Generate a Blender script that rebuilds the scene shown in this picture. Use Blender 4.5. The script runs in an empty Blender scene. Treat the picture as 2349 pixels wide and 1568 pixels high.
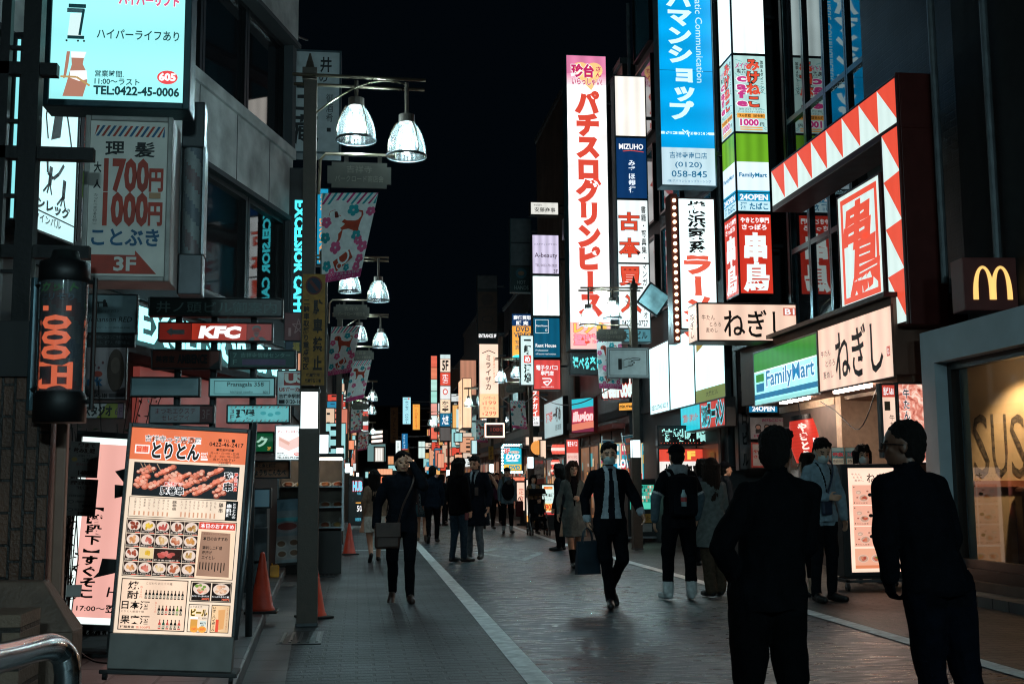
# Night shopping street, built as code
import bpy, math, random
import numpy as np
from mathutils import Vector, Matrix, noise
S = bpy.context.scene
COL = S.collection
RND = random.Random(11)
# ------------------------------------------------------------------ camera, world, exposure
F, CU, CV = 2700.0, 1174.5, 784.0          # focal length and centre of the photo, in its 2349 px wide frame
PSI, TH, RO = 0.13059, 0.12200, -0.0083    # yaw, pitch, roll
CAMP = Vector((0, 0, 1.25))
CR = Matrix.Rotation(-PSI, 3, 'Z') @ Matrix.Rotation(math.pi/2+TH, 3, 'X') @ Matrix.Rotation(RO, 3, 'Z')
cam = bpy.data.cameras.new('camera'); cam.sensor_width = 36; cam.lens = 36*F/2349
cam.clip_start = 0.05; cam.clip_end = 2000
camo = bpy.data.objects.new('camera', cam); COL.objects.link(camo)
camo.matrix_world = Matrix.Translation(CAMP) @ CR.to_4x4()
S.camera = camo
W = bpy.data.worlds.new('World'); S.world = W; W.use_nodes = True
bg = W.node_tree.nodes['Background']; bg.inputs[0].default_value = (0.16, 0.42, 0.75, 1); bg.inputs[1].default_value = 0.0035
S.view_settings.view_transform = 'Standard'; S.view_settings.look = 'None'
S.view_settings.exposure = 0.0; S.view_settings.gamma = 1.0
S.cycles.use_denoising = True; S.cycles.filter_width = 1.15; S.cycles.max_bounces = 6; S.cycles.sample_clamp_indirect = 4.0
S.cycles.caustics_reflective = False; S.cycles.caustics_refractive = False

def at(u, v, X=None, Y=None, Z=None):
    """point seen at photo pixel (u, v) on the plane X=, Y= or Z="""
    d = CR @ Vector(((u-CU)/F, (CV-v)/F, -1))
    if X is not None: t = (X-CAMP.x)/d.x
    elif Y is not None: t = (Y-CAMP.y)/d.y
    else: t = (Z-CAMP.z)/d.z
    return CAMP + d*t
def gnd(u, v, Z=0.0): return at(u, v, Z=Z)

# ------------------------------------------------------------------ materials
def lin(h):
    h = h.lstrip('#'); o = []
    for i in (0, 2, 4):
        c = int(h[i:i+2], 16)/255
        o.append(c/12.92 if c <= .04045 else ((c+.055)/1.055)**2.4)
    return o
_M = {}
def M(hexc, rough=.55, metal=0., var=.25, scale=6., bump=0., spec=.5, detail=4, alpha=1., coat=0.):
    """painted, metal, cloth or stone surface with soft uneven wear"""
    k = ('m', hexc, rough, metal, var, scale, bump, spec, alpha, coat)
    if k in _M: return _M[k]
    m = bpy.data.materials.new('surface_'+hexc.strip('#')); m.use_nodes = True
    nt = m.node_tree; b = nt.nodes['Principled BSDF']; c = lin(hexc)
    tc = nt.nodes.new('ShaderNodeTexCoord'); n = nt.nodes.new('ShaderNodeTexNoise')
    n.inputs['Scale'].default_value = scale; n.inputs['Detail'].default_value = detail
    nt.links.new(tc.outputs['Object'], n.inputs['Vector'])
    r = nt.nodes.new('ShaderNodeMapRange'); r.inputs['From Min'].default_value = .3; r.inputs['From Max'].default_value = .7
    nt.links.new(n.outputs['Fac'], r.inputs['Value'])
    mx = nt.nodes.new('ShaderNodeMix'); mx.data_type = 'RGBA'
    mx.inputs['A'].default_value = (*[x*(1-var) for x in c], 1); mx.inputs['B'].default_value = (*[min(1, x*(1+var)) for x in c], 1)
    nt.links.new(r.outputs['Result'], mx.inputs['Factor']); nt.links.new(mx.outputs['Result'], b.inputs['Base Color'])
    b.inputs['Metallic'].default_value = metal; b.inputs['Specular IOR Level'].default_value = spec
    b.inputs['Alpha'].default_value = alpha; b.inputs['Coat Weight'].default_value = coat
    rr = nt.nodes.new('ShaderNodeMapRange'); rr.inputs['To Min'].default_value = max(.02, rough-.1); rr.inputs['To Max'].default_value = min(1, rough+.1)
    nt.links.new(n.outputs['Fac'], rr.inputs['Value']); nt.links.new(rr.outputs['Result'], b.inputs['Roughness'])
    if bump:
        bp = nt.nodes.new('ShaderNodeBump'); bp.inputs['Strength'].default_value = bump; bp.inputs['Distance'].default_value = .02
        n2 = nt.nodes.new('ShaderNodeTexNoise'); n2.inputs['Scale'].default_value = scale*6; n2.inputs['Detail'].default_value = 6
        nt.links.new(tc.outputs['Object'], n2.inputs['Vector']); nt.links.new(n2.outputs['Fac'], bp.inputs['Height'])
        nt.links.new(bp.outputs['Normal'], b.inputs['Normal'])
    _M[k] = m; return m
def G(hexc, s=1.0, tube=0.0, axis=0, scale=9., base=None):
    """lit face of a sign or lamp; tube = unevenness from the fluorescent tubes behind it"""
    s = s*1.03
    k = ('g', hexc, s, tube, axis, scale)
    if k in _M: return _M[k]
    m = bpy.data.materials.new('lit_'+hexc.strip('#')); m.use_nodes = True
    nt = m.node_tree; b = nt.nodes['Principled BSDF']; c = lin(hexc)
    b.inputs['Base Color'].default_value = (*[x*.25 for x in c], 1); b.inputs['Roughness'].default_value = .35
    b.inputs['Emission Color'].default_value = (*c, 1); b.inputs['Emission Strength'].default_value = s
    if tube:
        tc = nt.nodes.new('ShaderNodeTexCoord'); w = nt.nodes.new('ShaderNodeTexWave'); n = nt.nodes.new('ShaderNodeTexNoise')
        w.bands_direction = 'X' if axis == 0 else 'Z'; w.inputs['Scale'].default_value = scale/6.28; w.inputs['Distortion'].default_value = .3
        n.inputs['Scale'].default_value = 1.7
        nt.links.new(tc.outputs['Object'], w.inputs['Vector']); nt.links.new(tc.outputs['Object'], n.inputs['Vector'])
        a = nt.nodes.new('ShaderNodeMath'); a.operation = 'MULTIPLY_ADD'; a.inputs[1].default_value = tube*s; a.inputs[2].default_value = s*(1-tube)
        nt.links.new(w.outputs['Fac'], a.inputs[0])
        d = nt.nodes.new('ShaderNodeMath'); d.operation = 'MULTIPLY_ADD'; d.inputs[1].default_value = tube*1.2*s
        nt.links.new(n.outputs['Fac'], d.inputs[0]); nt.links.new(a.outputs[0], d.inputs[2])
        e = nt.nodes.new('ShaderNodeMath'); e.operation = 'SUBTRACT'; e.inputs[1].default_value = tube*.6*s
        nt.links.new(d.outputs[0], e.inputs[0]); nt.links.new(e.outputs[0], b.inputs['Emission Strength'])
    _M[k] = m; return m
def glass(name, tint=(.02, .03, .035), rough=.02, alpha=.35, ior=1.7):
    """window glass: see-through straight on, mirror-like at a slant; alpha 1 = dark room behind"""
    k = ('gl', name)
    if k in _M: return _M[k]
    m = bpy.data.materials.new(name); m.use_nodes = True; nt = m.node_tree; nt.nodes.remove(nt.nodes['Principled BSDF']); o = nt.nodes['Material Output']
    tc = nt.nodes.new('ShaderNodeTexCoord'); n = nt.nodes.new('ShaderNodeTexNoise'); n.inputs['Scale'].default_value = 1.3
    nt.links.new(tc.outputs['Object'], n.inputs['Vector'])
    mr = nt.nodes.new('ShaderNodeMapRange'); mr.inputs['To Min'].default_value = rough; mr.inputs['To Max'].default_value = rough+.03
    gl = nt.nodes.new('ShaderNodeBsdfGlossy'); nt.links.new(n.outputs['Fac'], mr.inputs['Value']); nt.links.new(mr.outputs['Result'], gl.inputs['Roughness'])
    tr = nt.nodes.new('ShaderNodeBsdfTransparent'); df = nt.nodes.new('ShaderNodeBsdfDiffuse'); df.inputs[0].default_value = (*tint, 1); tr.inputs[0].default_value = (.92, .95, .95, 1)
    m1 = nt.nodes.new('ShaderNodeMixShader'); m1.inputs[0].default_value = alpha; nt.links.new(tr.outputs[0], m1.inputs[1]); nt.links.new(df.outputs[0], m1.inputs[2])
    fr = nt.nodes.new('ShaderNodeFresnel'); fr.inputs[0].default_value = ior
    m2 = nt.nodes.new('ShaderNodeMixShader'); nt.links.new(fr.outputs[0], m2.inputs[0]); nt.links.new(m1.outputs[0], m2.inputs[1]); nt.links.new(gl.outputs[0], m2.inputs[2]); nt.links.new(m2.outputs[0], o.inputs['Surface'])
    _M[k] = m; return m
def brickmat(name, c1, c2, mortar, sc=1., bw=.22, bh=.075, ms=.012, rough=.6, bump=.5, axes='XZ', wet=0., offset=.5):
    k = ('b', name)
    if k in _M: return _M[k]
    m = bpy.data.materials.new(name); m.use_nodes = True; nt = m.node_tree; b = nt.nodes['Principled BSDF']
    tc = nt.nodes.new('ShaderNodeTexCoord'); sp = nt.nodes.new('ShaderNodeSeparateXYZ'); cb = nt.nodes.new('ShaderNodeCombineXYZ')
    nt.links.new(tc.outputs['Object'], sp.inputs[0])
    nt.links.new(sp.outputs[axes[0]], cb.inputs['X']); nt.links.new(sp.outputs[axes[1]], cb.inputs['Y'])
    t = nt.nodes.new('ShaderNodeTexBrick'); nt.links.new(cb.outputs[0], t.inputs['Vector'])
    t.offset = offset
    t.inputs['Scale'].default_value = sc; t.inputs['Brick Width'].default_value = bw; t.inputs['Row Height'].default_value = bh
    t.inputs['Mortar Size'].default_value = ms; t.inputs['Mortar Smooth'].default_value = .3
    t.inputs['Color1'].default_value = (*lin(c1), 1); t.inputs['Color2'].default_value = (*lin(c2), 1); t.inputs['Mortar'].default_value = (*lin(mortar), 1)
    n = nt.nodes.new('ShaderNodeTexNoise'); n.inputs['Scale'].default_value = 1.1; n.inputs['Detail'].default_value = 8
    nt.links.new(tc.outputs['Object'], n.inputs['Vector'])
    mx = nt.nodes.new('ShaderNodeMix'); mx.data_type = 'RGBA'; mx.blend_type = 'MULTIPLY'; mx.inputs['Factor'].default_value = .8
    cr = nt.nodes.new('ShaderNodeMapRange'); cr.inputs['From Min'].default_value = .3; cr.inputs['From Max'].default_value = .7
    cr.inputs['To Min'].default_value = .45; cr.inputs['To Max'].default_value = 1.2
    nt.links.new(n.outputs['Fac'], cr.inputs['Value']); nt.links.new(t.outputs['Color'], mx.inputs['A']); nt.links.new(cr.outputs['Result'], mx.inputs['B'])
    nt.links.new(mx.outputs['Result'], b.inputs['Base Color'])
    n3 = nt.nodes.new('ShaderNodeTexNoise'); n3.inputs['Scale'].default_value = 60; n3.inputs['Detail'].default_value = 4
    nt.links.new(tc.outputs['Object'], n3.inputs['Vector'])
    ad = nt.nodes.new('ShaderNodeMath'); ad.operation = 'MULTIPLY_ADD'; ad.inputs[1].default_value = -1.0
    nt.links.new(t.outputs['Fac'], ad.inputs[0]); nt.links.new(n3.outputs['Fac'], ad.inputs[2])
    bp = nt.nodes.new('ShaderNodeBump'); bp.inputs['Strength'].default_value = bump; bp.inputs['Distance'].default_value = .01
    nt.links.new(ad.outputs[0], bp.inputs['Height']); nt.links.new(bp.outputs['Normal'], b.inputs['Normal'])
    rm = nt.nodes.new('ShaderNodeMapRange'); rm.inputs['To Min'].default_value = rough+.12; rm.inputs['To Max'].default_value = rough-.12
    nt.links.new(n.outputs['Fac'], rm.inputs['Value']); nt.links.new(rm.outputs['Result'], b.inputs['Roughness'])
    _M[k] = m; return m
def asphalt():
    """worn ribbed asphalt: damp patches drawn out across the lane, fine grit"""
    m = bpy.data.materials.new('asphalt_ribbed'); m.use_nodes = True; nt = m.node_tree; b = nt.nodes['Principled BSDF']
    tc = nt.nodes.new('ShaderNodeTexCoord')
    def nz(sc, detail, vec=(1, 1, 1), dist=0):
        mp = nt.nodes.new('ShaderNodeMapping'); mp.inputs['Scale'].default_value = vec; n = nt.nodes.new('ShaderNodeTexNoise')
        n.inputs['Scale'].default_value = sc; n.inputs['Detail'].default_value = detail; n.inputs['Distortion'].default_value = dist
        nt.links.new(tc.outputs['Object'], mp.inputs['Vector']); nt.links.new(mp.outputs[0], n.inputs['Vector']); return n
    def mr(n, lo, hi, f0=.3, f1=.7):
        r = nt.nodes.new('ShaderNodeMapRange'); r.inputs['From Min'].default_value = f0; r.inputs['From Max'].default_value = f1; r.inputs['To Min'].default_value = lo; r.inputs['To Max'].default_value = hi
        nt.links.new(n.outputs[0], r.inputs['Value']); return r
    def op(o, x, y):
        q = nt.nodes.new('ShaderNodeMath'); q.operation = o
        for i, z in enumerate((x, y)):
            if isinstance(z, (int, float)): q.inputs[i].default_value = z
            else: nt.links.new(z.outputs[0], q.inputs[i])
        return q
    rib = nz(1.0, 8, (3.6, 12, 1), .8); big = nz(.55, 5); grit = nz(70, 3)
    h = op('ADD', op('MULTIPLY', rib, .9), op('MULTIPLY', grit, .4))
    bp = nt.nodes.new('ShaderNodeBump'); bp.inputs['Strength'].default_value = .5; bp.inputs['Distance'].default_value = .035
    nt.links.new(h.outputs[0], bp.inputs['Height']); nt.links.new(bp.outputs['Normal'], b.inputs['Normal'])
    c = op('MULTIPLY', mr(big, .026, .055), mr(grit, .6, 1.4)); mxc = nt.nodes.new('ShaderNodeMix'); mxc.data_type = 'RGBA'; mxc.blend_type = 'MULTIPLY'; mxc.inputs['Factor'].default_value = 1; nt.links.new(c.outputs[0], mxc.inputs['A']); mxc.inputs['B'].default_value = (.5, 1.05, 1.35, 1); nt.links.new(mxc.outputs['Result'], b.inputs['Base Color'])
    r = op('ADD', mr(rib, .17, .44, .35, .65), mr(big, -.03, .10)); nt.links.new(r.outputs[0], b.inputs['Roughness'])
    b.inputs['Specular IOR Level'].default_value = .8
    return m

# ------------------------------------------------------------------ object helpers
def tag(o, label=None, cat=None, group=None, kind=None):
    if label: o['label'] = label
    if cat: o['category'] = cat
    if group: o['group'] = group
    if kind: o['kind'] = kind
    return o
def empty(name, loc=(0, 0, 0), a=0.0, label=None, cat=None, group=None, roll=0.0):
    o = bpy.data.objects.new(name, None); COL.objects.link(o); o.empty_display_size = .1
    o.location = loc; o.rotation_euler = (0, roll, a); return tag(o, label, cat, group)
class MB:
    """collects shapes into ONE mesh object"""
    def __init__(s): s.v = []; s.f = []; s.m = []; s.mats = []
    def mi(s, m):
        if m not in s.mats: s.mats.append(m)
        return s.mats.index(m)
    def add(s, vs, fs, m):
        o = len(s.v); s.v += [tuple(p) for p in vs]; i = s.mi(m)
        for f in fs: s.f.append([k+o for k in f]); s.m.append(i)
        return s
    def box(s, x0, y0, z0, x1, y1, z1, m, T=None):
        vs = [Vector((x, y, z)) for z in (z0, z1) for y in (y0, y1) for x in (x0, x1)]
        if T is not None: vs = [T @ p for p in vs]
        return s.add(vs, [(0, 2, 3, 1), (4, 5, 7, 6), (0, 1, 5, 4), (2, 6, 7, 3), (0, 4, 6, 2), (1, 3, 7, 5)], m)
    def quad(s, a, b, c, d, m): return s.add([a, b, c, d], [(0, 1, 2, 3)], m)
    def cone(s, p, q, r0, r1, m, n=12, cap=True):
        p, q = Vector(p), Vector(q); d = (q-p).normalized(); e = d.orthogonal().normalized(); g = d.cross(e)
        vs = []
        for c, r in ((p, r0), (q, r1)):
            for i in range(n):
                t = 2*math.pi*i/n; vs.append(c+e*(r*math.cos(t))+g*(r*math.sin(t)))
        fs = [(i, (i+1) % n, n+(i+1) % n, n+i) for i in range(n)]
        if cap: fs += [tuple(range(n-1, -1, -1)), tuple(range(n, 2*n))]
        return s.add(vs, fs, m)
    def tube(s, pts, r, m, n=8):
        pts = [Vector(p) for p in pts]; R = r if isinstance(r, (list, tuple)) else [r]*len(pts); vs = []; up = None
        for i, p in enumerate(pts):
            d = (pts[min(i+1, len(pts)-1)]-pts[max(i-1, 0)]).normalized()
            if up is None: up = d.orthogonal().normalized()
            up = (up-d*up.dot(d)).normalized(); g = d.cross(up)
            for k in range(n):
                t = 2*math.pi*k/n; vs.append(p+up*(R[i]*math.cos(t))+g*(R[i]*math.sin(t)))
        fs = [(i*n+k, i*n+(k+1) % n, (i+1)*n+(k+1) % n, (i+1)*n+k) for i in range(len(pts)-1) for k in range(n)]
        fs += [tuple(range(n-1, -1, -1)), tuple(range((len(pts)-1)*n, len(pts)*n))]
        return s.add(vs, fs, m)
    def lathe(s, c, prof, m, n=24, flute=0.0, nf=0):
        c = Vector(c); vs = []
        for (r, z) in prof:
            for i in range(n):
                t = 2*math.pi*i/n; k = r*(1+(flute*math.cos(nf*t) if nf else 0)); vs.append(c+Vector((k*math.cos(t), k*math.sin(t), z)))
        fs = [(j*n+i, j*n+(i+1) % n, (j+1)*n+(i+1) % n, (j+1)*n+i) for j in range(len(prof)-1) for i in range(n)]
        return s.add(vs, fs, m)
    def ball(s, c, r, m, n=12, k=8):
        c = Vector(c); r = r if isinstance(r, (tuple, list)) else (r, r, r)
        vs = [c+Vector((0, 0, -r[2]))]
        for j in range(1, k):
            ph = math.pi*j/k-math.pi/2
            for i in range(n):
                t = 2*math.pi*i/n; vs.append(c+Vector((r[0]*math.cos(ph)*math.cos(t), r[1]*math.cos(ph)*math.sin(t), r[2]*math.sin(ph))))
        vs.append(c+Vector((0, 0, r[2]))); L = len(vs)-1
        fs = [(0, 1+(i+1) % n, 1+i) for i in range(n)]
        fs += [(1+j*n+i, 1+j*n+(i+1) % n, 1+(j+1)*n+(i+1) % n, 1+(j+1)*n+i) for j in range(k-2) for i in range(n)]
        fs += [(L, 1+(k-2)*n+i, 1+(k-2)*n+(i+1) % n) for i in range(n)]
        return s.add(vs, fs, m)
    def prism(s, pts, y0, y1, m):
        """outline in local x,z pushed along y"""
        n = len(pts); vs = [(x, y0, z) for x, z in pts]+[(x, y1, z) for x, z in pts]
        return s.add(vs, [tuple(range(n)), tuple(range(2*n-1, n-1, -1))]+[(i, i+n, (i+1) % n+n, (i+1) % n) for i in range(n)], m)
    def build(s, name, parent=None, smooth=False, bevel=0.0):
        me = bpy.data.meshes.new(name); me.from_pydata(s.v, [], s.f)
        for m in s.mats: me.materials.append(m)
        me.polygons.foreach_set('material_index', s.m)
        if smooth: me.polygons.foreach_set('use_smooth', [True]*len(me.polygons))
        me.update(); o = bpy.data.objects.new(name, me); COL.objects.link(o); o.parent = parent
        if bevel:
            b = o.modifiers.new('bevel', 'BEVEL'); b.width = bevel; b.segments = 2; b.limit_method = 'ANGLE'
        return o

# ------------------------------------------------------------------ lettering
_TC = {}
def glyphs(s, bold=0.0):
    k = (s, round(bold, 3))
    if k not in _TC:
        c = bpy.data.curves.new('lettering', 'FONT'); c.body = s; c.offset = bold; c.resolution_u = 2
        o = bpy.data.objects.new('lettering', c); COL.objects.link(o)
        me = bpy.data.meshes.new_from_object(o.evaluated_get(bpy.context.evaluated_depsgraph_get()))
        v = np.zeros(len(me.vertices)*3); me.vertices.foreach_get('co', v)
        _TC[k] = (v.reshape(-1, 3)[:, :2].copy(), [tuple(p.vertices) for p in me.polygons])
        bpy.data.objects.remove(o); bpy.data.curves.remove(c); bpy.data.meshes.remove(me)
    return _TC[k]
SMALL = 'ッャュョァィゥェォっゃゅょぁぃぅぇぉ'
def layout(s, bold, vert, rot, pitch):
    if not vert:
        v, f = glyphs(s, bold); v = v.copy()
    else:
        V = []; FS = []; n = 0
        for i, ch in enumerate(s):
            if ch == ' ': continue
            v, f = glyphs(ch, bold); v = v.copy()
            b0, b1 = glyphs(ch, 0)[0].min(0), glyphs(ch, 0)[0].max(0); c = (b0+b1)/2
            cy = c[1] if ch not in '・、。' else c[1]
            if ch in 'ー～-|()（）「」【】〜':
                v = np.stack([(v[:, 1]-c[1]), -(v[:, 0]-c[0])], 1)
            else:
                v[:, 0] -= (c[0] if ch not in SMALL else c[0]-.12); v[:, 1] -= .33
            v[:, 1] -= i*pitch
            V.append(v); FS += [tuple(q+n for q in p) for p in f]; n += len(v)
        v = np.concatenate(V); f = FS
    if rot == -90: v = np.stack([v[:, 1], -v[:, 0]], 1)
    elif rot == 90: v = np.stack([-v[:, 1], v[:, 0]], 1)
    return v, f
class Face:
    """a flat sign face: background and printed marks in one mesh; x right, y DOWN, both 0..1"""
    def __init__(s, w, h, off=.0015): s.w = w; s.h = h; s.mb = MB(); s.off = off
    def P(s, x, y, L): return (x*s.w, -s.off*L, (1-y)*s.h)
    def poly(s, pts, m, L=1): s.mb.add([s.P(x, y, L) for x, y in pts], [tuple(range(len(pts)))[::-1]], m); return s
    def rect(s, x0, y0, x1, y1, m, L=1): return s.poly([(x0, y0), (x1, y0), (x1, y1), (x0, y1)], m, L)
    def frame(s, x0, y0, x1, y1, t, m, L=1):
        tx, ty = t/s.w, t/s.h
        s.rect(x0, y0, x1, y0+ty, m, L); s.rect(x0, y1-ty, x1, y1, m, L)
        s.rect(x0, y0+ty, x0+tx, y1-ty, m, L); return s.rect(x1-tx, y0+ty, x1, y1-ty, m, L)
    def disc(s, cx, cy, rx, ry, m, L=1, n=20, a0=0, a1=360):
        return s.poly([(cx+rx*math.cos(math.radians(a0+(a1-a0)*i/n)), cy-ry*math.sin(math.radians(a0+(a1-a0)*i/n))) for i in range(n if a1-a0 >= 360 else n+1)], m, L)
    def ring(s, cx, cy, rx, ry, t, m, L=1, n=24):
        for i in range(n):
            a, b = 2*math.pi*i/n, 2*math.pi*(i+1)/n
            s.poly([(cx+rx*math.cos(a), cy+ry*math.sin(a)), (cx+rx*math.cos(b), cy+ry*math.sin(b)), (cx+rx*(1-t)*math.cos(b), cy+ry*(1-t)*math.sin(b)), (cx+rx*(1-t)*math.cos(a), cy+ry*(1-t)*math.sin(a))], m, L)
        return s
    def line(s, pts, t, m, L=1):
        """stroke of thickness t metres"""
        for (a, b) in zip(pts[:-1], pts[1:]):
            ax, ay, bx, by = a[0]*s.w, a[1]*s.h, b[0]*s.w, b[1]*s.h
            d = math.hypot(bx-ax, by-ay) or 1; nx, ny = -(by-ay)/d*t/2, (bx-ax)/d*t/2
            q = [(ax+nx, ay+ny), (bx+nx, by+ny), (bx-nx, by-ny), (ax-nx, ay-ny)]
            s.mb.add([s.P(x/s.w, y/s.h, L) for x, y in q], [(0, 1, 2, 3)], m)
        return s
    def text(s, t, x0, y0, x1, y1, m, L=2, b=.0, v=False, rot=0, out=None, ob=.05, rough=0., shear=0., pitch=1.06, seed=0, mirror=False):
        base, f = layout(t, 0, v, rot, pitch)
        lo, hi = base.min(0), base.max(0); sp = np.maximum(hi-lo, 1e-4)
        if len(t) == 1 and t in 'ー一・-': sp = np.maximum(sp, .4); lo = (lo+hi)/2-sp/2
        def put(bold, mm, LL):
            vv, ff = layout(t, bold, v, rot, pitch) if bold else (base, f)
            q = (vv-lo)/sp
            if mirror: q[:, 0] = 1-q[:, 0]
            X = x0+q[:, 0]*(x1-x0)+shear*q[:, 1]*(x1-x0); Y = y1-q[:, 1]*(y1-y0)
            if rough:
                e = min((x1-x0)*s.w, (y1-y0)*s.h)
                for i in range(len(X)):
                    p = Vector((vv[i, 0]*4.5, vv[i, 1]*4.5, seed)); X[i] += noise.noise(p)*rough*e/s.w; Y[i] += noise.noise(p+Vector((9, 9, 9)))*rough*e/s.h
            s.mb.add([s.P(x, y, LL) for x, y in zip(X, Y)], ff, mm)
        if out: put(b+ob, out, L-.5)
        put(b, m, L); return s
    def build(s, name, parent=None, T=None, fn=None):
        if fn: s.mb.v = [tuple(fn(*p)) for p in s.mb.v]
        o = s.mb.build(name, parent)
        if T is not None: o.matrix_local = T
        return o
def plane_at(u0, v0, u1, v1, a=0.0, X=None, Y=None):
    """lower left corner, width and height of a vertical rectangle whose LEFT edge shows at u0 from v0 to v1 and right edge at u1"""
    vm = (v0+v1)/2; P0 = at(u0, vm, X=X, Y=Y); d = Vector((math.cos(a), math.sin(a), 0)); n = Vector((math.sin(a), -math.cos(a), 0))
    def hit(u, v):
        r = CR @ Vector(((u-CU)/F, (CV-v)/F, -1)); return CAMP + r*((P0-CAMP).dot(n)/r.dot(n))
    tl, bl, mr = hit(u0, v0), hit(u0, v1), hit(u1, vm)
    o = (tl+bl)/2; w = (mr-o).dot(d); return Vector((o.x, o.y, bl.z)), w, tl.z-bl.z
RA, LA = -math.pi/2, math.pi/2       # headings of faces along the right and the left side of the street
DARK = M('#15171a', .45); GREY = M('#4a4d50', .4, .6); STEEL = M('#8b8f92', .35, .8); BLACK = M('#08090a', .5)
def sign(name, label, cat, uv, draw, bgm, a=0.0, X=None, Y=None, depth=.22, rim=.025, hm=None, group=None, roll=0., side=None, sbg=None, bracket=0., back=True):
    """box sign: housing and printed face(s) under one Empty; the box runs back from its face"""
    o, w, h = plane_at(*uv, a=a, X=X, Y=Y); hm = hm or DARK
    r = empty(name, o, a, label, cat, group, roll)
    mb = MB(); mb.box(-rim, .004, -rim, w+rim, depth, h+rim, hm)
    if rim: # raised rim round the face
        mb.box(-rim, -.012, -rim, 0, .003, h+rim, hm); mb.box(w, -.012, -rim, w+rim, .003, h+rim, hm)
        mb.box(0, -.012, -rim, w, .003, 0, hm); mb.box(0, -.012, h, w, .003, h+rim, hm)
    mb.build('housing', r, bevel=.006)
    fc = Face(w, h); fc.rect(0, 0, 1, 1, bgm, 0)
    if draw: draw(fc)
    fc.build('sign_face', r)
    if side is not None:
        fs = Face(depth-.04, h); fs.rect(0, 0, 1, 1, sbg or bgm, 0); side(fs)
        fs.build('side_face', r, Matrix.Translation((-rim-.004, depth-.02, 0)) @ Matrix.Rotation(-math.pi/2, 4, 'Z'))
    if bracket:
        for zz in (h*.15, h*.85): k = MB(); k.box(w+rim, depth*.4, zz-.03, w+rim+bracket, depth*.6, zz+.03, GREY); k.build('bracket', r)
    return r
# ------------------------------------------------------------------ ground
PAVER = brickmat('paver_walkway', '#303538', '#40464a', '#121416', bw=.24, bh=.12, ms=.014, rough=.48, bump=.9, axes='XY')
STONE = brickmat('stone_slabs', '#5a5c5e', '#6b6a68', '#242526', bw=.6, bh=.3, ms=.012, rough=.5, bump=.4, axes='YX')
KERB = brickmat('kerb_stone', '#6d7072', '#7b7c7c', '#2a2b2c', bw=.6, bh=3, ms=.012, rough=.45, bump=.3, axes='YX', offset=0)
ASPH = asphalt()
def sheet(name, left, right, z, m):
    mb = MB(); n = len(left)
    mb.add([(x, y, z) for x, y in left]+[(x, y, z) for x, y in right], [(i, n+i, n+i+1, i+1) for i in range(n-1)], m)
    return tag(mb.build(name), kind='structure')
def wid(c, t): return [(x-t/2, y) for x, y in c], [(x+t/2, y) for x, y in c]
def dens(c, step=2.0):
    o = []
    for (a, b), (p, q) in zip(c[:-1], c[1:]):
        k = max(1, int((q-b)/step)); o += [(a+(p-a)*i/k, b+(q-b)*i/k) for i in range(k)]
    return o+[c[-1]]
LL = [(1.13, -12), (1.167, 7.5), (1.21, 12), (1.307, 25.6), (1.5, 60), (2.6, 140)]
RL = [(4.30, -12), (4.34, 7.6), (4.43, 12), (4.47, 27), (4.9, 38), (5.2, 80), (7, 140)]
KL = [(-.50, -12), (-.72, 7.5), (-.9, 13), (-1.08, 19.5), (-1.2, 40), (-1.2, 140)]
mb = MB(); mb.quad((-300, -200, -.012), (300, -200, -.012), (300, 600, -.012), (-300, 600, -.012), M('#202224', .8)); tag(mb.build('ground'), kind='structure')
sheet('road', [(1.0, -12), (2.4, 140)], [(4.6, -12), (7.4, 140)], -.008, ASPH)
l, r = wid(dens(LL), .17)
sheet('pavement', [(-2.5, y) for x, y in dens(KL)], [(np.interp(y, [b for a, b in LL], [a for a, b in LL]), y) for x, y in dens(KL)], -.004, PAVER)
sheet('pavement', [(np.interp(y, [b for a, b in RL], [a for a, b in RL]), y) for x, y in dens(RL)], [(8.2+max(0, y-40)*.02, y) for x, y in dens(RL)], -.004,
      brickmat('paver_right', '#463f3a', '#584e47', '#171412', bw=.24, bh=.12, ms=.014, rough=.46, bump=.9, axes='XY'))
WP = M('#dcdfde', .6, var=.3, scale=9, bump=.3)
for c in (LL, RL):
    l, r = wid(dens(c), .16); sheet('road_marking', l, r, 0, WP)
# raised stone footway with kerb on the left, cut short where a side entrance begins
def xk(y): return float(np.interp(y, [b for a, b in KL], [a for a, b in KL]))
ys = [-12, 0, 4, 7.5, 10, 13, 16, 19.2]
mb = MB()
for i in range(len(ys)-1):
    mb.box(-9, ys[i], -.2, 0, ys[i]+.001, .1, STONE) if 0 else None
    a, b = ys[i], ys[i+1]; mb.add([(-9, a, .1), (xk(a)-.16, a, .1), (xk(b)-.16, b, .1), (-9, b, .1)], [(0, 1, 2, 3)], STONE)
mb.add([(-9, 19.2, .1), (xk(19.2)-.16, 19.2, .1), (xk(19.2)-.16, 19.2, -.05), (-9, 19.2, -.05)], [(0, 1, 2, 3)], STONE)
tag(mb.build('footway'), kind='structure')
mb = MB()
for i in range(len(ys)-1):
    a, b = ys[i], ys[i+1]; A, B = xk(a), xk(b)
    mb.add([(A-.16, a, .104), (A-.015, a, .104), (A, a, .09), (A, a, -.05), (B-.16, b, .104), (B-.015, b, .104), (B, b, .09), (B, b, -.05)], [(0, 1, 5, 4), (1, 2, 6, 5), (2, 3, 7, 6)], KERB)
tag(mb.build('kerb'), kind='structure')
l = [(xk(y)+.004, y) for y in ys]; r = [(xk(y)+.28, y) for y in ys]
sheet('gutter', l, r, .002, brickmat('gutter_stone', '#4c4f52', '#5a5c5e', '#202224', bw=.5, bh=2, ms=.012, rough=.4, bump=.3, axes='YX', offset=0))
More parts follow.
